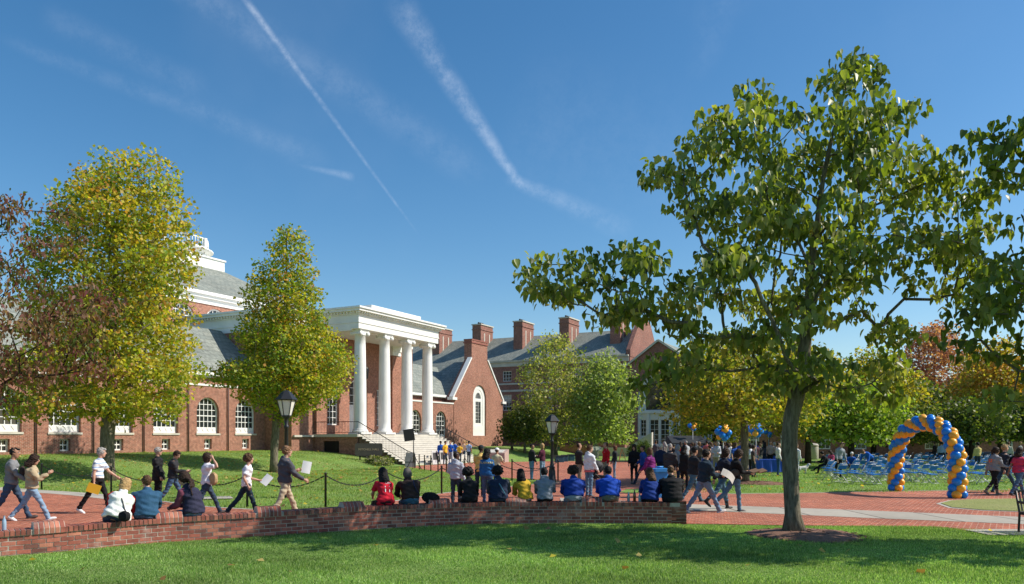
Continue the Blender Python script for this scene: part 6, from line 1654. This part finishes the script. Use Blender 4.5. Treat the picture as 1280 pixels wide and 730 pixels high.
t = MB(); X_, Y_ = E['frm'](.3); t.tube([E['sp'](.47)+Y_*.07, E['sp'](.36)+Y_*.125+X_*.02, E['sp'](.2)+Y_*.135+X_*.02], [.05, .05, .035], 8, sq=.5); t.build('scarf', fabric((.50, .38, .22)), E['o'], uv=False)
t = MB(); t.obox((0, 0, 0), (.035, 0, 0), (0, .065, 0), (0, 0, .006)); held('mobile_phone', t, IRON, E['handR']+Vector((.03, 0, .02)), (R(20), 0, R(-74)), 'black phone held by the woman in the black jacket', 'phone')
Fp = person(foot(258, 643), -64, 'dark-haired woman in white t-shirt shading her eyes with one hand', 'walk', 1.68, True, 0, 'dark', 'bob', 'tee', (.72, .70, .76), (.035, .055, .09), aR=(95, 30, 115, .55), aL=(6, 10, 20, 0), yaw=10)
held('tote_bag', bag_mb(.26, .34, .12), fabric((.45, .30, .16)), Fp['pelvis']+Vector((.22, -.10, .10)), (0, 0, R(-30)), 'tan and teal tote bag at the hip of the woman in white t-shirt', 'bag')
Gp = person(foot(308, 646), -70, 'boy in white t-shirt with red sleeve trim and dark jeans holding a paper', 'walk2', 1.62, skin=0, hair='brown', style='curly', top='tee', tc=(.74, .72, .76), bc=(.018, .035, .05), aL=(18, 8, 70, .0), aR=(-25, 22, 55, .1), lR=(22, 6), lL=(-28, 14))
held('paper_sheet', sheet_mb(.22, .28), PAPER, Gp['handL']+Vector((.10, -.03, .03)), (R(60), R(30), R(-20)), 'pale blue paper sheet held out by the boy in white t-shirt', 'paper')
Hp = person(foot(356, 648), -50, 'tall sandy-haired young man in charcoal hooded top and khaki trousers', 'walk', 1.88, skin=0, hair='lightbrown', style='short', top='hoodie', tc=(.075, .075, .09), bc=(.44, .36, .25), aR=(28, 14, 35, -.1), aL=(14, 6, 80, .1), yaw=-20)
held('paper_stack', sheet_mb(.22, .30, .01), PAPER, Hp['handL']+Vector((.16, .05, .05)), (R(85), R(12), R(20)), 'white papers under the arm of the man in charcoal', 'paper')
# --- people sitting on the wall, seen from behind
def sitter(px, label, face=0, h=1.68, **k):
    s = s_of_px(px); p, t, n = WF(s); base = p+n*.17; ang = math.degrees(math.atan2(n.y, n.x))-90
    return person(Vector((base.x, base.y, p.z)), ang+face, label, 'sit', h, seat=.485, **k)
S1 = sitter(150, 'blonde woman in a white quilted vest with red sleeves sitting on the wall', -14, 1.74, female=True, skin=0, hair='blond', style='bob', top='vest', tc=(.76, .76, .72), sleeve=(.50, .015, .02), bc=(.03, .045, .08), build=1.22, roll=14, lean=14, pitch=22, yaw=-25, hunch=.1)
held('camera_bag', bag_mb(.22, .20, .13), fabric(BLK), S1['pelvis']+Vector((.24, -.20, .02)), (0, 0, R(-20)), 'black camera bag resting on the wall beside the quilted vest', 'bag')
t = MB(); X_, Y_ = S1['frm'](.4); t.tube([S1['sp'](.47)-X_*.10-Y_*.09, S1['sp'](.30)-Y_*.185-X_*.01, S1['sp'](.12)-Y_*.18+X_*.08, S1['sp'](.0)-Y_*.16+X_*.17], .012, 6); t.build('bag_strap', IRON, S1['o'], uv=False)
S2 = sitter(187, 'person with short brown hair in a blue fleece sitting on the wall', -10, 1.72, hair='brown', style='short', top='jacket', tc=(.028, .085, .16), bc=JEAN, build=1.12, lean=14, pitch=14, hunch=.1)
S3 = sitter(244, 'woman in dark navy vest with maroon sleeves and wind-blown hair on the wall', 42, 1.74, female=True, hair='dark', style='wild', top='vest', tc=(.03, .03, .06), sleeve=(.16, .045, .075), bc=(.10, .19, .30), build=1.18, lean=8, pitch=10, yaw=25)
S4 = sitter(485, 'long-haired person in a red shirt numbered 11 sitting on the wall', 4, 1.70, female=True, skin=1, hair='black', style='long', top='tee', tc=(.55, .015, .035), bc=BLK, build=1.14, hem=-.12, hairlen=.30)
wm = M('white_print', (.78, .78, .78), .7)
surf_text(S4, '11', .20, .25, wm, name='shirt_number', off=.002)
surf_text(S4, 'L MO', .055, .395, wm, name='shirt_lettering', xoff=.03)
S5 = sitter(516, 'person in a dark brown jacket and grey knitted cap sitting on the wall', -4, 1.74, hair='dark', style='hood', top='jacket', tc=(.035, .022, .02), bc=(.045, .12, .19), hatc=(.10, .09, .085), build=1.12, hem=-.02)
sb_ = s_of_px(541); p, tt, nn = WF(sb_)
held('black_backpack', bag_mb(.42, .26, .26), fabric(BLK), p+nn*.17+Vector((0, 0, .62)), (0, R(10), .2), 'black soft bag lying on the wall left of a raised cap block', 'bag')
t = MB(); X_, Y_ = S5['frm'](.4); t.tube([S5['sp'](.46)+X_*.10-Y_*.11, S5['sp'](.30)-Y_*.165+X_*.09, S5['sp'](.10)-Y_*.14+X_*.17], .012, 6); t.build('bag_strap', fabric((.03, .03, .07)), S5['o'], uv=False)
S6 = sitter(589, 'person with big black curls in a black top sitting on the wall', 0, 1.66, female=True, skin=2, hair='black', style='curly', top='long', tc=(.014, .014, .016), bc=BLK, build=1.08)
S7 = sitter(625, 'black-haired person in navy top with grey sleeves and a teal bag strap on the wall', -6, 1.72, skin=2, hair='black', style='curly', top='vest', tc=(.018, .028, .06), sleeve=(.10, .11, .12), bc=(.03, .05, .08), build=1.2)
t = MB(); X_, Y_ = S7['frm'](.4); t.tube([S7['sp'](.46)-X_*.06-Y_*.12, S7['sp'](.28)-Y_*.19+X_*.05, S7['sp'](.05)-Y_*.17+X_*.16], .014, 6); t.build('bag_strap', fabric((.10, .25, .34)), S7['o'], uv=False)
S8 = sitter(658, 'long black-haired girl in mustard yellow hooded top sitting on the wall', 8, 1.60, female=True, skin=1, hair='black', style='long', top='hoodie', tc=(.52, .33, .03), bc=(.12, .13, .13), roll=-5, hairlen=.26)
S9 = sitter(682, 'black-haired boy in a grey hooded top sitting on the wall', -5, 1.62, skin=1, hair='black', style='short', top='hoodie', tc=(.22, .25, .30), bc=BLK, build=1.05)
S10 = sitter(718, 'broad person with dark curls in a royal blue fleece on the wall', 0, 1.72, skin=0, hair='dark', style='curly', top='jacket', tc=(.012, .045, .27), bc=(.30, .33, .38), build=1.32, hem=-.02)
S11 = sitter(762, 'broad short-haired person in a bright blue fleece on the wall', 0, 1.74, skin=1, hair='black', style='short', top='jacket', tc=(.012, .065, .42), bc=(.15, .15, .13), build=1.34, hem=-.02)
S12 = sitter(813, 'long brown-haired girl in a blue hooded top sitting near the wall end', 6, 1.64, female=True, skin=0, hair='brown', style='long', top='hoodie', tc=(.012, .04, .22), bc=BLK, build=1.12, roll=4, hairlen=.30)
S13 = sitter(841, 'person in a black puffer jacket sitting at the end of the wall', -4, 1.76, skin=0, hair='brown', style='crop', top='puffer', tc=(.014, .014, .016), bc=BLK, build=1.12)
# --- standing group beyond the middle of the wall
G1 = person(foot(570, 634), -18, 'boy in pale grey hooded top and dark jeans standing behind the wall', 'stand2', 1.60, skin=3, hair='black', style='crop', top='hoodie', tc=(.38, .41, .48), bc=(.025, .045, .07), yaw=-30)
G3 = person(foot(600, 621), -15, 'young man in a pale yellow t-shirt and dark cap standing', 'hold', 1.76, skin=3, hair='black', style='cap', top='tee', tc=(.62, .42, .13), bc=DJEAN, hatc=(.02, .03, .035), yaw=-35)
G4 = person(foot(609, 629), -20, 'long-haired woman in royal blue jersey with yellow lettering standing behind the wall', 'stand', 1.66, True, 2, 'black', 'long', 'long', (.018, .11, .30), JEAN, yaw=-30, hairlen=.2, build=1.15)
surf_text(G4, 'DELAWARE', .085, .36, M('gold_print', (.62, .58, .20), .7), name='jersey_lettering')
G5 = person(foot(621, 611), -30, 'person in a white cap half hidden behind the woman in the blue jersey', 'hold', 1.62, skin=1, hair='dark', style='cap', top='tee', tc=(.5, .45, .3), bc=DJEAN, hatc=(.75, .75, .75), far=True)
G6 = person(foot(664.5, 600), -60, 'dark-haired man in a black sweater left of the middle lamp post', 'stand', 1.72, skin=1, hair='black', style='crop', top='long', tc=(.02, .02, .022), bc=(.14, .24, .40), far=True, yaw=-30)
G7 = person(foot(678, 600), 60, 'blonde woman in a maroon top left of the middle lamp post', 'hold', 1.74, True, 0, 'blond', 'bob', 'long', (.09, .02, .04), LJEAN, far=True)
held('paper_sheet', sheet_mb(.3, .24), PAPER, (G7['handL']+G7['handR'])/2+Vector((-.05, -.05, 0)), (R(15), 0, R(20)), 'pale paper held between the man in black and the blonde woman', 'paper')
H1 = person(foot(724, 609), -70, 'man in a black jacket facing right beside the white hooded man', 'stand', 1.80, skin=0, hair='dark', style='crop', top='jacket', tc=(.03, .026, .026), bc=(.28, .24, .18), far=True)
H2 = person(foot(736.5, 620.5), -150+95, 'young man in a white hooded top and jeans standing on the paving', 'stand', 1.76, skin=0, hair='brown', style='short', top='hoodie', tc=(.62, .64, .68), bc=(.10, .18, .27), yaw=-35, hem=-.06)
t = MB(); X_, Y_ = H2['frm'](0); ringloft(t, [(H2['sp'](-.05), .205, .15, X_, Y_), (H2['sp'](-.12), .205, .15, X_, Y_)], 16); t.build('shirt_hem', fabric((.55, .12, .14)), H2['o'], uv=False)
H3 = person(foot(757, 604), 110, 'man in a bright red sweater and khaki trousers with a white name tag', 'stand', 1.82, skin=0, hair='dark', style='crop', top='long', tc=(.52, .012, .018), bc=(.34, .28, .19), yaw=-20, build=1.08)
t = MB(); X_, Y_ = H3['frm'](.32); t.obox(H3['sp'](.35)+Y_*.13-X_*.06, X_*.045, Y_*.003, H3['up']*.025); t.build('name_tag', PAPER, H3['o'], uv=False)
H4 = person(foot(768, 598), 100, 'person in black half hidden behind the red sweater', 'stand', 1.62, True, 1, 'auburn', 'bob', 'jacket', (.03, .03, .035), LJEAN, far=True)
# --- left of the crowd
K1 = person(foot(792.5, 603.5), 170, 'woman in a black shirt and brown boots facing the camera', 'stand', 1.72, True, 0, 'dark', 'long', 'jacket', BLK, BLK, boots=(.12, .06, .035), far=True, aL=(5, 15, 70, .3), hairlen=.2)
K2 = person(foot(804, 606), 70, 'man in a royal blue jacket walking left behind the purple coat', 'walk', 1.76, skin=1, hair='dark', style='crop', top='jacket', tc=(.015, .06, .28), bc=DJEAN, far=True)
K3 = person(foot(812.5, 617), 60, 'woman in a purple coat and dark trousers walking left', 'walk2', 1.70, True, 1, 'brown', 'bob', 'coat', (.16, .02, .14), BLK, build=1.15, yaw=-60)
K4 = person(foot(826, 604), -30, 'white-haired man in a navy coat behind the recycling bin', 'stand', 1.76, skin=0, hair='white', style='short', top='jacket', tc=(.02, .03, .07), bc=DJEAN, far=True)
K5 = person(foot(837, 612), -40, 'balding man in a charcoal jacket standing behind the puffer jacket', 'stand', 1.78, skin=0, hair='grey', style='receding', top='jacket', tc=(.045, .045, .05), bc=DJEAN, build=1.15)
K6 = person(foot(848, 606), -80, 'person in a grey hooded top inside the crowd', 'stand', 1.72, skin=0, hair='blond', style='hood', top='hoodie', tc=(.25, .26, .28), bc=DJEAN, far=True, hatc=(.25, .26, .28))
K7 = person(foot(855, 613), -60, 'dark-haired woman in a black coat in the crowd left of the black cap', 'stand2', 1.70, True, 1, 'black', 'long', 'coat', BLK, BLK, far=True, hairlen=.2)
K8 = person(foot(866, 628), -75, 'man in a black cap, black jacket and jeans walking right', 'walk', 1.80, skin=1, hair='black', style='cap', top='jacket', tc=(.02, .02, .024), bc=(.06, .12, .17), hatc=BLK, aL=(10, 8, 30, 0))
K9 = person(foot(880, 641.5), -76, 'man in a navy jacket and pale jeans striding right carrying white papers', 'walk2', 1.80, skin=0, hair='black', style='short', top='jacket', tc=(.018, .035, .055), bc=(.14, .22, .34), shoes=(.6, .6, .6), lR=(28, 4), lL=(-28, 12), aL=(25, 8, 70, .1), aR=(15, 8, 60, .2), build=1.08)
held('large_paper', sheet_mb(.42, .22, .07), M('greyish_paper', (.50, .47, .44), .8), K9['handR']+Vector((.08, -.06, 0)), (R(65), R(38), R(12)), 'large white rolled papers carried by the man in the navy jacket', 'paper')
K10 = person(foot(903, 637), -72, 'woman in a dark coat, jeans and black boots walking right', 'walk', 1.74, True, 0, 'dark', 'bob', 'jacket', (.018, .022, .035), (.07, .14, .20), boots=(.015, .013, .012), lL=(18, 8), lR=(-34, 18), pitch=15)
K11 = person(foot(919, 639.5), -80, 'dark-haired woman in a black sweater and jeans reading an open brown book', 'walk2', 1.70, True, 0, 'dark', 'bob', 'long', BLK, (.10, .18, .27), lR=(8, 3), lL=(-30, 20), aL=(22, 4, 72, .1), aR=(22, 4, 72, .1), pitch=25)
t = MB()
for s in (-1, 1): t.obox((s*.10, 0, .03), (.10, 0, .03*s*s), (0, .13, 0), (0, 0, .012))
held('open_book', t, M('book_brown', (.22, .13, .07), .7), K11['handR']+Vector((.12, .03, .04)), (R(12), 0, R(10)), 'open brown book held by the woman in the black sweater', 'book')
held('handbag', bag_mb(.26, .2, .1), fabric((.06, .055, .05)), K11['pelvis']+Vector((-.05, -.16, .14)), (0, 0, R(10)), 'dark handbag hanging at the side of the reading woman', 'bag')
# --- group on the steps
yb = [(551, 580, 'blue', 'man in blue and grey at the left end of the step group', 3, 'black', -50), (556.5, 580.8, 'yellow', 'man in a yellow shirt and dark jeans second from left in the step group', 0, 'brown', -20), (563, 580, 'blue2', 'man in a blue shirt and pale jeans in the middle of the step group', 0, 'lightbrown', -60),
      (568.5, 578.3, 'blue3', 'person in a blue shirt with folded arms behind the middle of the step group', 0, 'brown', 60), (574.5, 579.2, 'yellow2', 'short person in a yellow shirt in the step group', 1, 'black', 100), (580, 577.5, 'peach', 'person in a peach top in the step group', 0, 'blond', 60), (586, 578.5, 'lblue', 'man in a light blue shirt at the right end of the step group', 1, 'black', 80), (583, 576.5, 'y3', 'blond person in yellow behind the right end of the step group', 0, 'blond', 70)]
tcs = dict(blue=(.015, .09, .42), yellow=(.72, .42, .03), blue2=(.015, .09, .42), blue3=(.015, .08, .38), yellow2=(.72, .44, .04), peach=(.62, .40, .27), lblue=(.30, .42, .62), y3=(.7, .45, .08))
for px, py, c, lb_, sk, hc, fc in yb:
    q_ = gnd(px, py, 0.)
    person(q_, fc-110, lb_, 'hold' if c in ('blue2', 'blue3', 'peach') else 'stand', 1.62 if c == 'yellow2' else 1.80, skin=sk, hair=hc, style='short', top='long' if 'blue' in c and c != 'lblue' else 'tee', tc=tcs[c], bc=(.28, .33, .40) if c == 'blue2' else (.10, .11, .13) if c == 'blue' else (.03, .05, .08), far=True, group='singers on the steps')
# --- right side
R1 = person(foot(973, 594.5), -100, 'man in white shirt and blue jeans on the grass left of the large trunk', 'stand', 1.78, skin=0, hair='dark', style='crop', top='long', tc=(.62, .60, .55), bc=(.03, .08, .16), far=True)
R2 = person(foot(995.5, 594), -60, 'person in white mostly hidden behind the large trunk beside the dog', 'stand', 1.72, skin=0, hair='brown', style='short', top='long', tc=(.7, .7, .7), bc=(.6, .6, .6), far=True)
R3 = person(foot(1048, 597), -160, 'man in a grey sweater and black trousers bending over the chairs', 'stand', 1.84, skin=0, hair='dark', style='crop', top='long', tc=(.26, .28, .30), bc=BLK, far=True, lean=14, pitch=30, yaw=20, build=1.1)
def seated(px, py, face, label, **k): p = gnd(px, py, 0.); c_ = place_chair(p.x, p.y, R(face), k.pop('chair')); return person(Vector((p.x, p.y, 0))+Vector((math.sin(-R(face))*.0, 0, 0)), face, label, 'sit', k.pop('h', 1.65), seat=.455, far=True, **k)
seated(1034, 592, 78, 'person in black seated with crossed legs at the left end of the chairs', chair='blue folding chair under the seated person in black', skin=1, hair='black', style='short', top='jacket', tc=BLK, bc=BLK, lL=(78, 20), lR=(80, 70))
seated(1041, 589, 120, 'person in a pink top seated beside the person in black', chair='blue folding chair under the person in pink', female=True, skin=1, hair='dark', style='long', top='long', tc=(.50, .07, .15), bc=DJEAN)
seated(1064, 593, 165, 'person in a royal blue shirt and white cap seated among the chairs', chair='blue folding chair under the seated person in the white cap', skin=0, hair='brown', style='cap', hatc=(.75, .72, .68), top='long', tc=(.015, .10, .40), bc=NAVY)
R6 = person(foot(1088, 595), 120, 'person in a royal blue shirt bending deeply over the chairs', 'stand', 1.78, skin=0, hair='lightbrown', style='short', top='long', tc=(.015, .11, .45), bc=NAVY, far=True, lean=62, pitch=60, aL=(20, 8, 20, .1), aR=(20, 8, 20, .1))
for px, d, fc, lb_, c, sk, hc in [(1168, 58, 40, 'person in a black jacket standing beyond the chairs inside the arch', (.03, .02, .02), 0, 'brown'), (1177, 57, -30, 'person in a pale blue shirt standing beyond the chairs inside the arch', (.33, .42, .52), 0, 'dark'), (1207, 60, 0, 'person in dark clothes standing beyond the chairs right of the arch', (.03, .03, .035), 1, 'black'),
                               (1222, 47, 10, 'person in a yellow shirt standing among the chairs right of the arch', (.50, .40, .14), 0, 'black'), (1261, 54, -40, 'person in an olive and white top standing far right behind the chairs', (.42, .40, .30), 0, 'brown'), (1275, 56, 30, 'person in grey standing far right beyond the pink shirt', (.22, .24, .24), 1, 'blond')]:
    p = ray(px, d); person(Vector((p.x, p.y, 0)), fc, lb_, 'stand', 1.74, skin=sk, hair=hc, style='short', top='long', tc=c, bc=DJEAN, far=True)
R10 = person(foot(1243, 619), -85, 'dark-haired woman in a grey sweater with orange logo, black leggings and furry boots', 'walk', 1.70, True, 1, 'dark', 'pony', 'hoodie', (.24, .24, .26), BLK, boots=(.20, .16, .12), build=1.12, aR=(20, 8, 60, .1), lL=(18, 10), lR=(-20, 24))
t = MB(); X_, Y_ = R10['frm'](.3); t.obox(R10['sp'](.30)-Y_*.0-X_*.0-Y_*.162, X_*.075, Y_*.003, R10['up']*.065); t.build('back_logo', M('orange_print', (.62, .12, .05), .7), R10['o'], uv=False)
R11 = person(foot(1255, 616), -88, 'blond man in a dark jacket and jeans walking right with a black bag', 'walk2', 1.84, skin=0, hair='blond', style='short', top='jacket', tc=(.03, .035, .045), bc=(.035, .085, .13), lR=(30, 4), lL=(-20, 10))
held('black_backpack', bag_mb(.34, .42, .18), fabric(BLK), R11['pelvis']+Vector((.28, -.12, .25)), (0, R(30), R(-20)), 'black bag carried by the blond man at the right', 'bag')
R12 = person(foot(1273, 619.5), -80, 'woman in a pink top with dark hair at the right edge', 'walk', 1.72, True, 1, 'dark', 'long', 'tee', (.55, .04, .10), (.07, .13, .22), build=1.2, hem=-.12, aR=(20, 8, 80, .1), hairlen=.2)
R13 = person(foot(1283, 618.5), -80, 'person in dark clothes cut off by the right edge', 'walk2', 1.74, skin=1, hair='black', style='short', top='jacket', tc=BLK, bc=(.10, .16, .24))
# --- crowd behind the walkers
cr = [(842, 47, (.02, .02, .025), 'black', -20, 'man in black under the left corner of the black canopy'), (851, 52, (.45, .03, .03), 'dark', 0, 'person in red under the black canopy'), (858, 49, (.40, .40, .42), 'grey', 30, 'person in pale grey under the right half of the canopy'), (865, 53, (.06, .05, .05), 'brown', 60, 'tall person in brown behind the black cap'),
      (874, 44, (.10, .08, .07), 'lightbrown', -60, 'ruddy-faced man in dark brown behind the black cap'), (887, 40, (.05, .05, .06), 'dark', 80, 'person in charcoal right of the striding man'), (889, 50, (.50, .52, .62), 'brown', 100, 'person in a pale lavender shirt left of the dark-coated woman'), (895, 42, (.40, .42, .48), 'lightbrown', 160, 'young woman in pale blue print top facing the camera'),
      (898, 57, (.66, .66, .66), 'grey', 0, 'person in a white shirt below the left balloon bunch'), (905, 49, (.05, .04, .05), 'brown', -40, 'person in black below the left balloon bunch'), (913, 55, (.60, .60, .58), 'blond', 20, 'person in cream below the right side of the balloon bunch'), (919, 42, (.02, .08, .36), 'brown', -150, 'person in a blue vest over white behind the reading woman'),
      (925, 46, (.03, .09, .34), 'dark', 170, 'person in blue and white just left of the slim trunk'), (938, 41, (.66, .66, .68), 'black', 90, 'person in a white striped jersey just right of the slim trunk'), (944, 47, (.10, .04, .05), 'dark', 0, 'person in dark maroon right of the white jersey'), (950, 50, (.02, .02, .02), 'lightbrown', 30, 'woman in black behind the white balloon pole'),
      (956, 53, (.04, .04, .05), 'black', -30, 'person in dark clothes behind the blue table'), (963, 51, (.35, .25, .22), 'brown', 150, 'person in dusty pink behind the blue table'), (880, 60, (.05, .10, .30), 'dark', 0, 'person in dark blue deep in the crowd left'), (928, 60, (.30, .10, .08), 'dark', 20, 'person in rust red deep in the crowd behind the slim trunk'), (942, 39, (.06, .045, .05), 'dark', -100, 'leaning person in black right of the slim trunk'), (831, 55, (.16, .14, .13), 'grey', 60, 'older man in grey brown left of the canopy'), (820, 57, (.08, .08, .09), 'dark', -20, 'person in charcoal beyond the purple coat'), (910, 45, (.20, .21, .24), 'dark', 80, 'person in grey between the two walking women'),
      (846, 58, (.55, .50, .20), 'brown', 10, 'person in mustard behind the left side of the crowd'), (856, 62, (.02, .08, .34), 'black', -30, 'person in deep blue far behind the canopy'), (871, 56, (.60, .58, .55), 'grey', 40, 'person in off-white behind the black cap'), (884, 53, (.42, .10, .10), 'dark', 0, 'person in brick red behind the striding man'),
      (893, 61, (.10, .22, .40), 'blond', 60, 'person in denim blue far behind the left balloon bunch'), (901, 62, (.03, .03, .03), 'black', 0, 'far person in black under the left balloon bunch'), (917, 60, (.65, .65, .68), 'brown', -30, 'far person in white left of the slim trunk'), (948, 58, (.03, .10, .40), 'brown', 30, 'far person in blue by the white balloon pole'),
      (954, 60, (.58, .52, .20), 'black', -50, 'far person in yellow above the blue table'), (968, 57, (.25, .24, .26), 'grey', 20, 'far person in grey right above the blue table'), (981, 60, (.55, .30, .28), 'dark', 0, 'far person in salmon next to the large trunk')]
for i, (px, d, c, hc, fc, lb_) in enumerate(cr):
    p = ray(px, d); fem = i % 3 == 1
    person(Vector((p.x, p.y, 0)), fc, lb_, ['stand', 'hold', 'stand2'][i % 3], 1.64+.05*((i*7) % 5), fem, [0, 0, 1, 0, 2][i % 5], hc, ['short', 'long', 'crop', 'bob', 'short'][i % 5], ['long', 'jacket', 'tee'][i % 3], c, [DJEAN, BLK, JEAN, (.25, .22, .17)][i % 4], far=True, group='people in the crowd')

bpy.data.scenes.remove(tmp_scene)
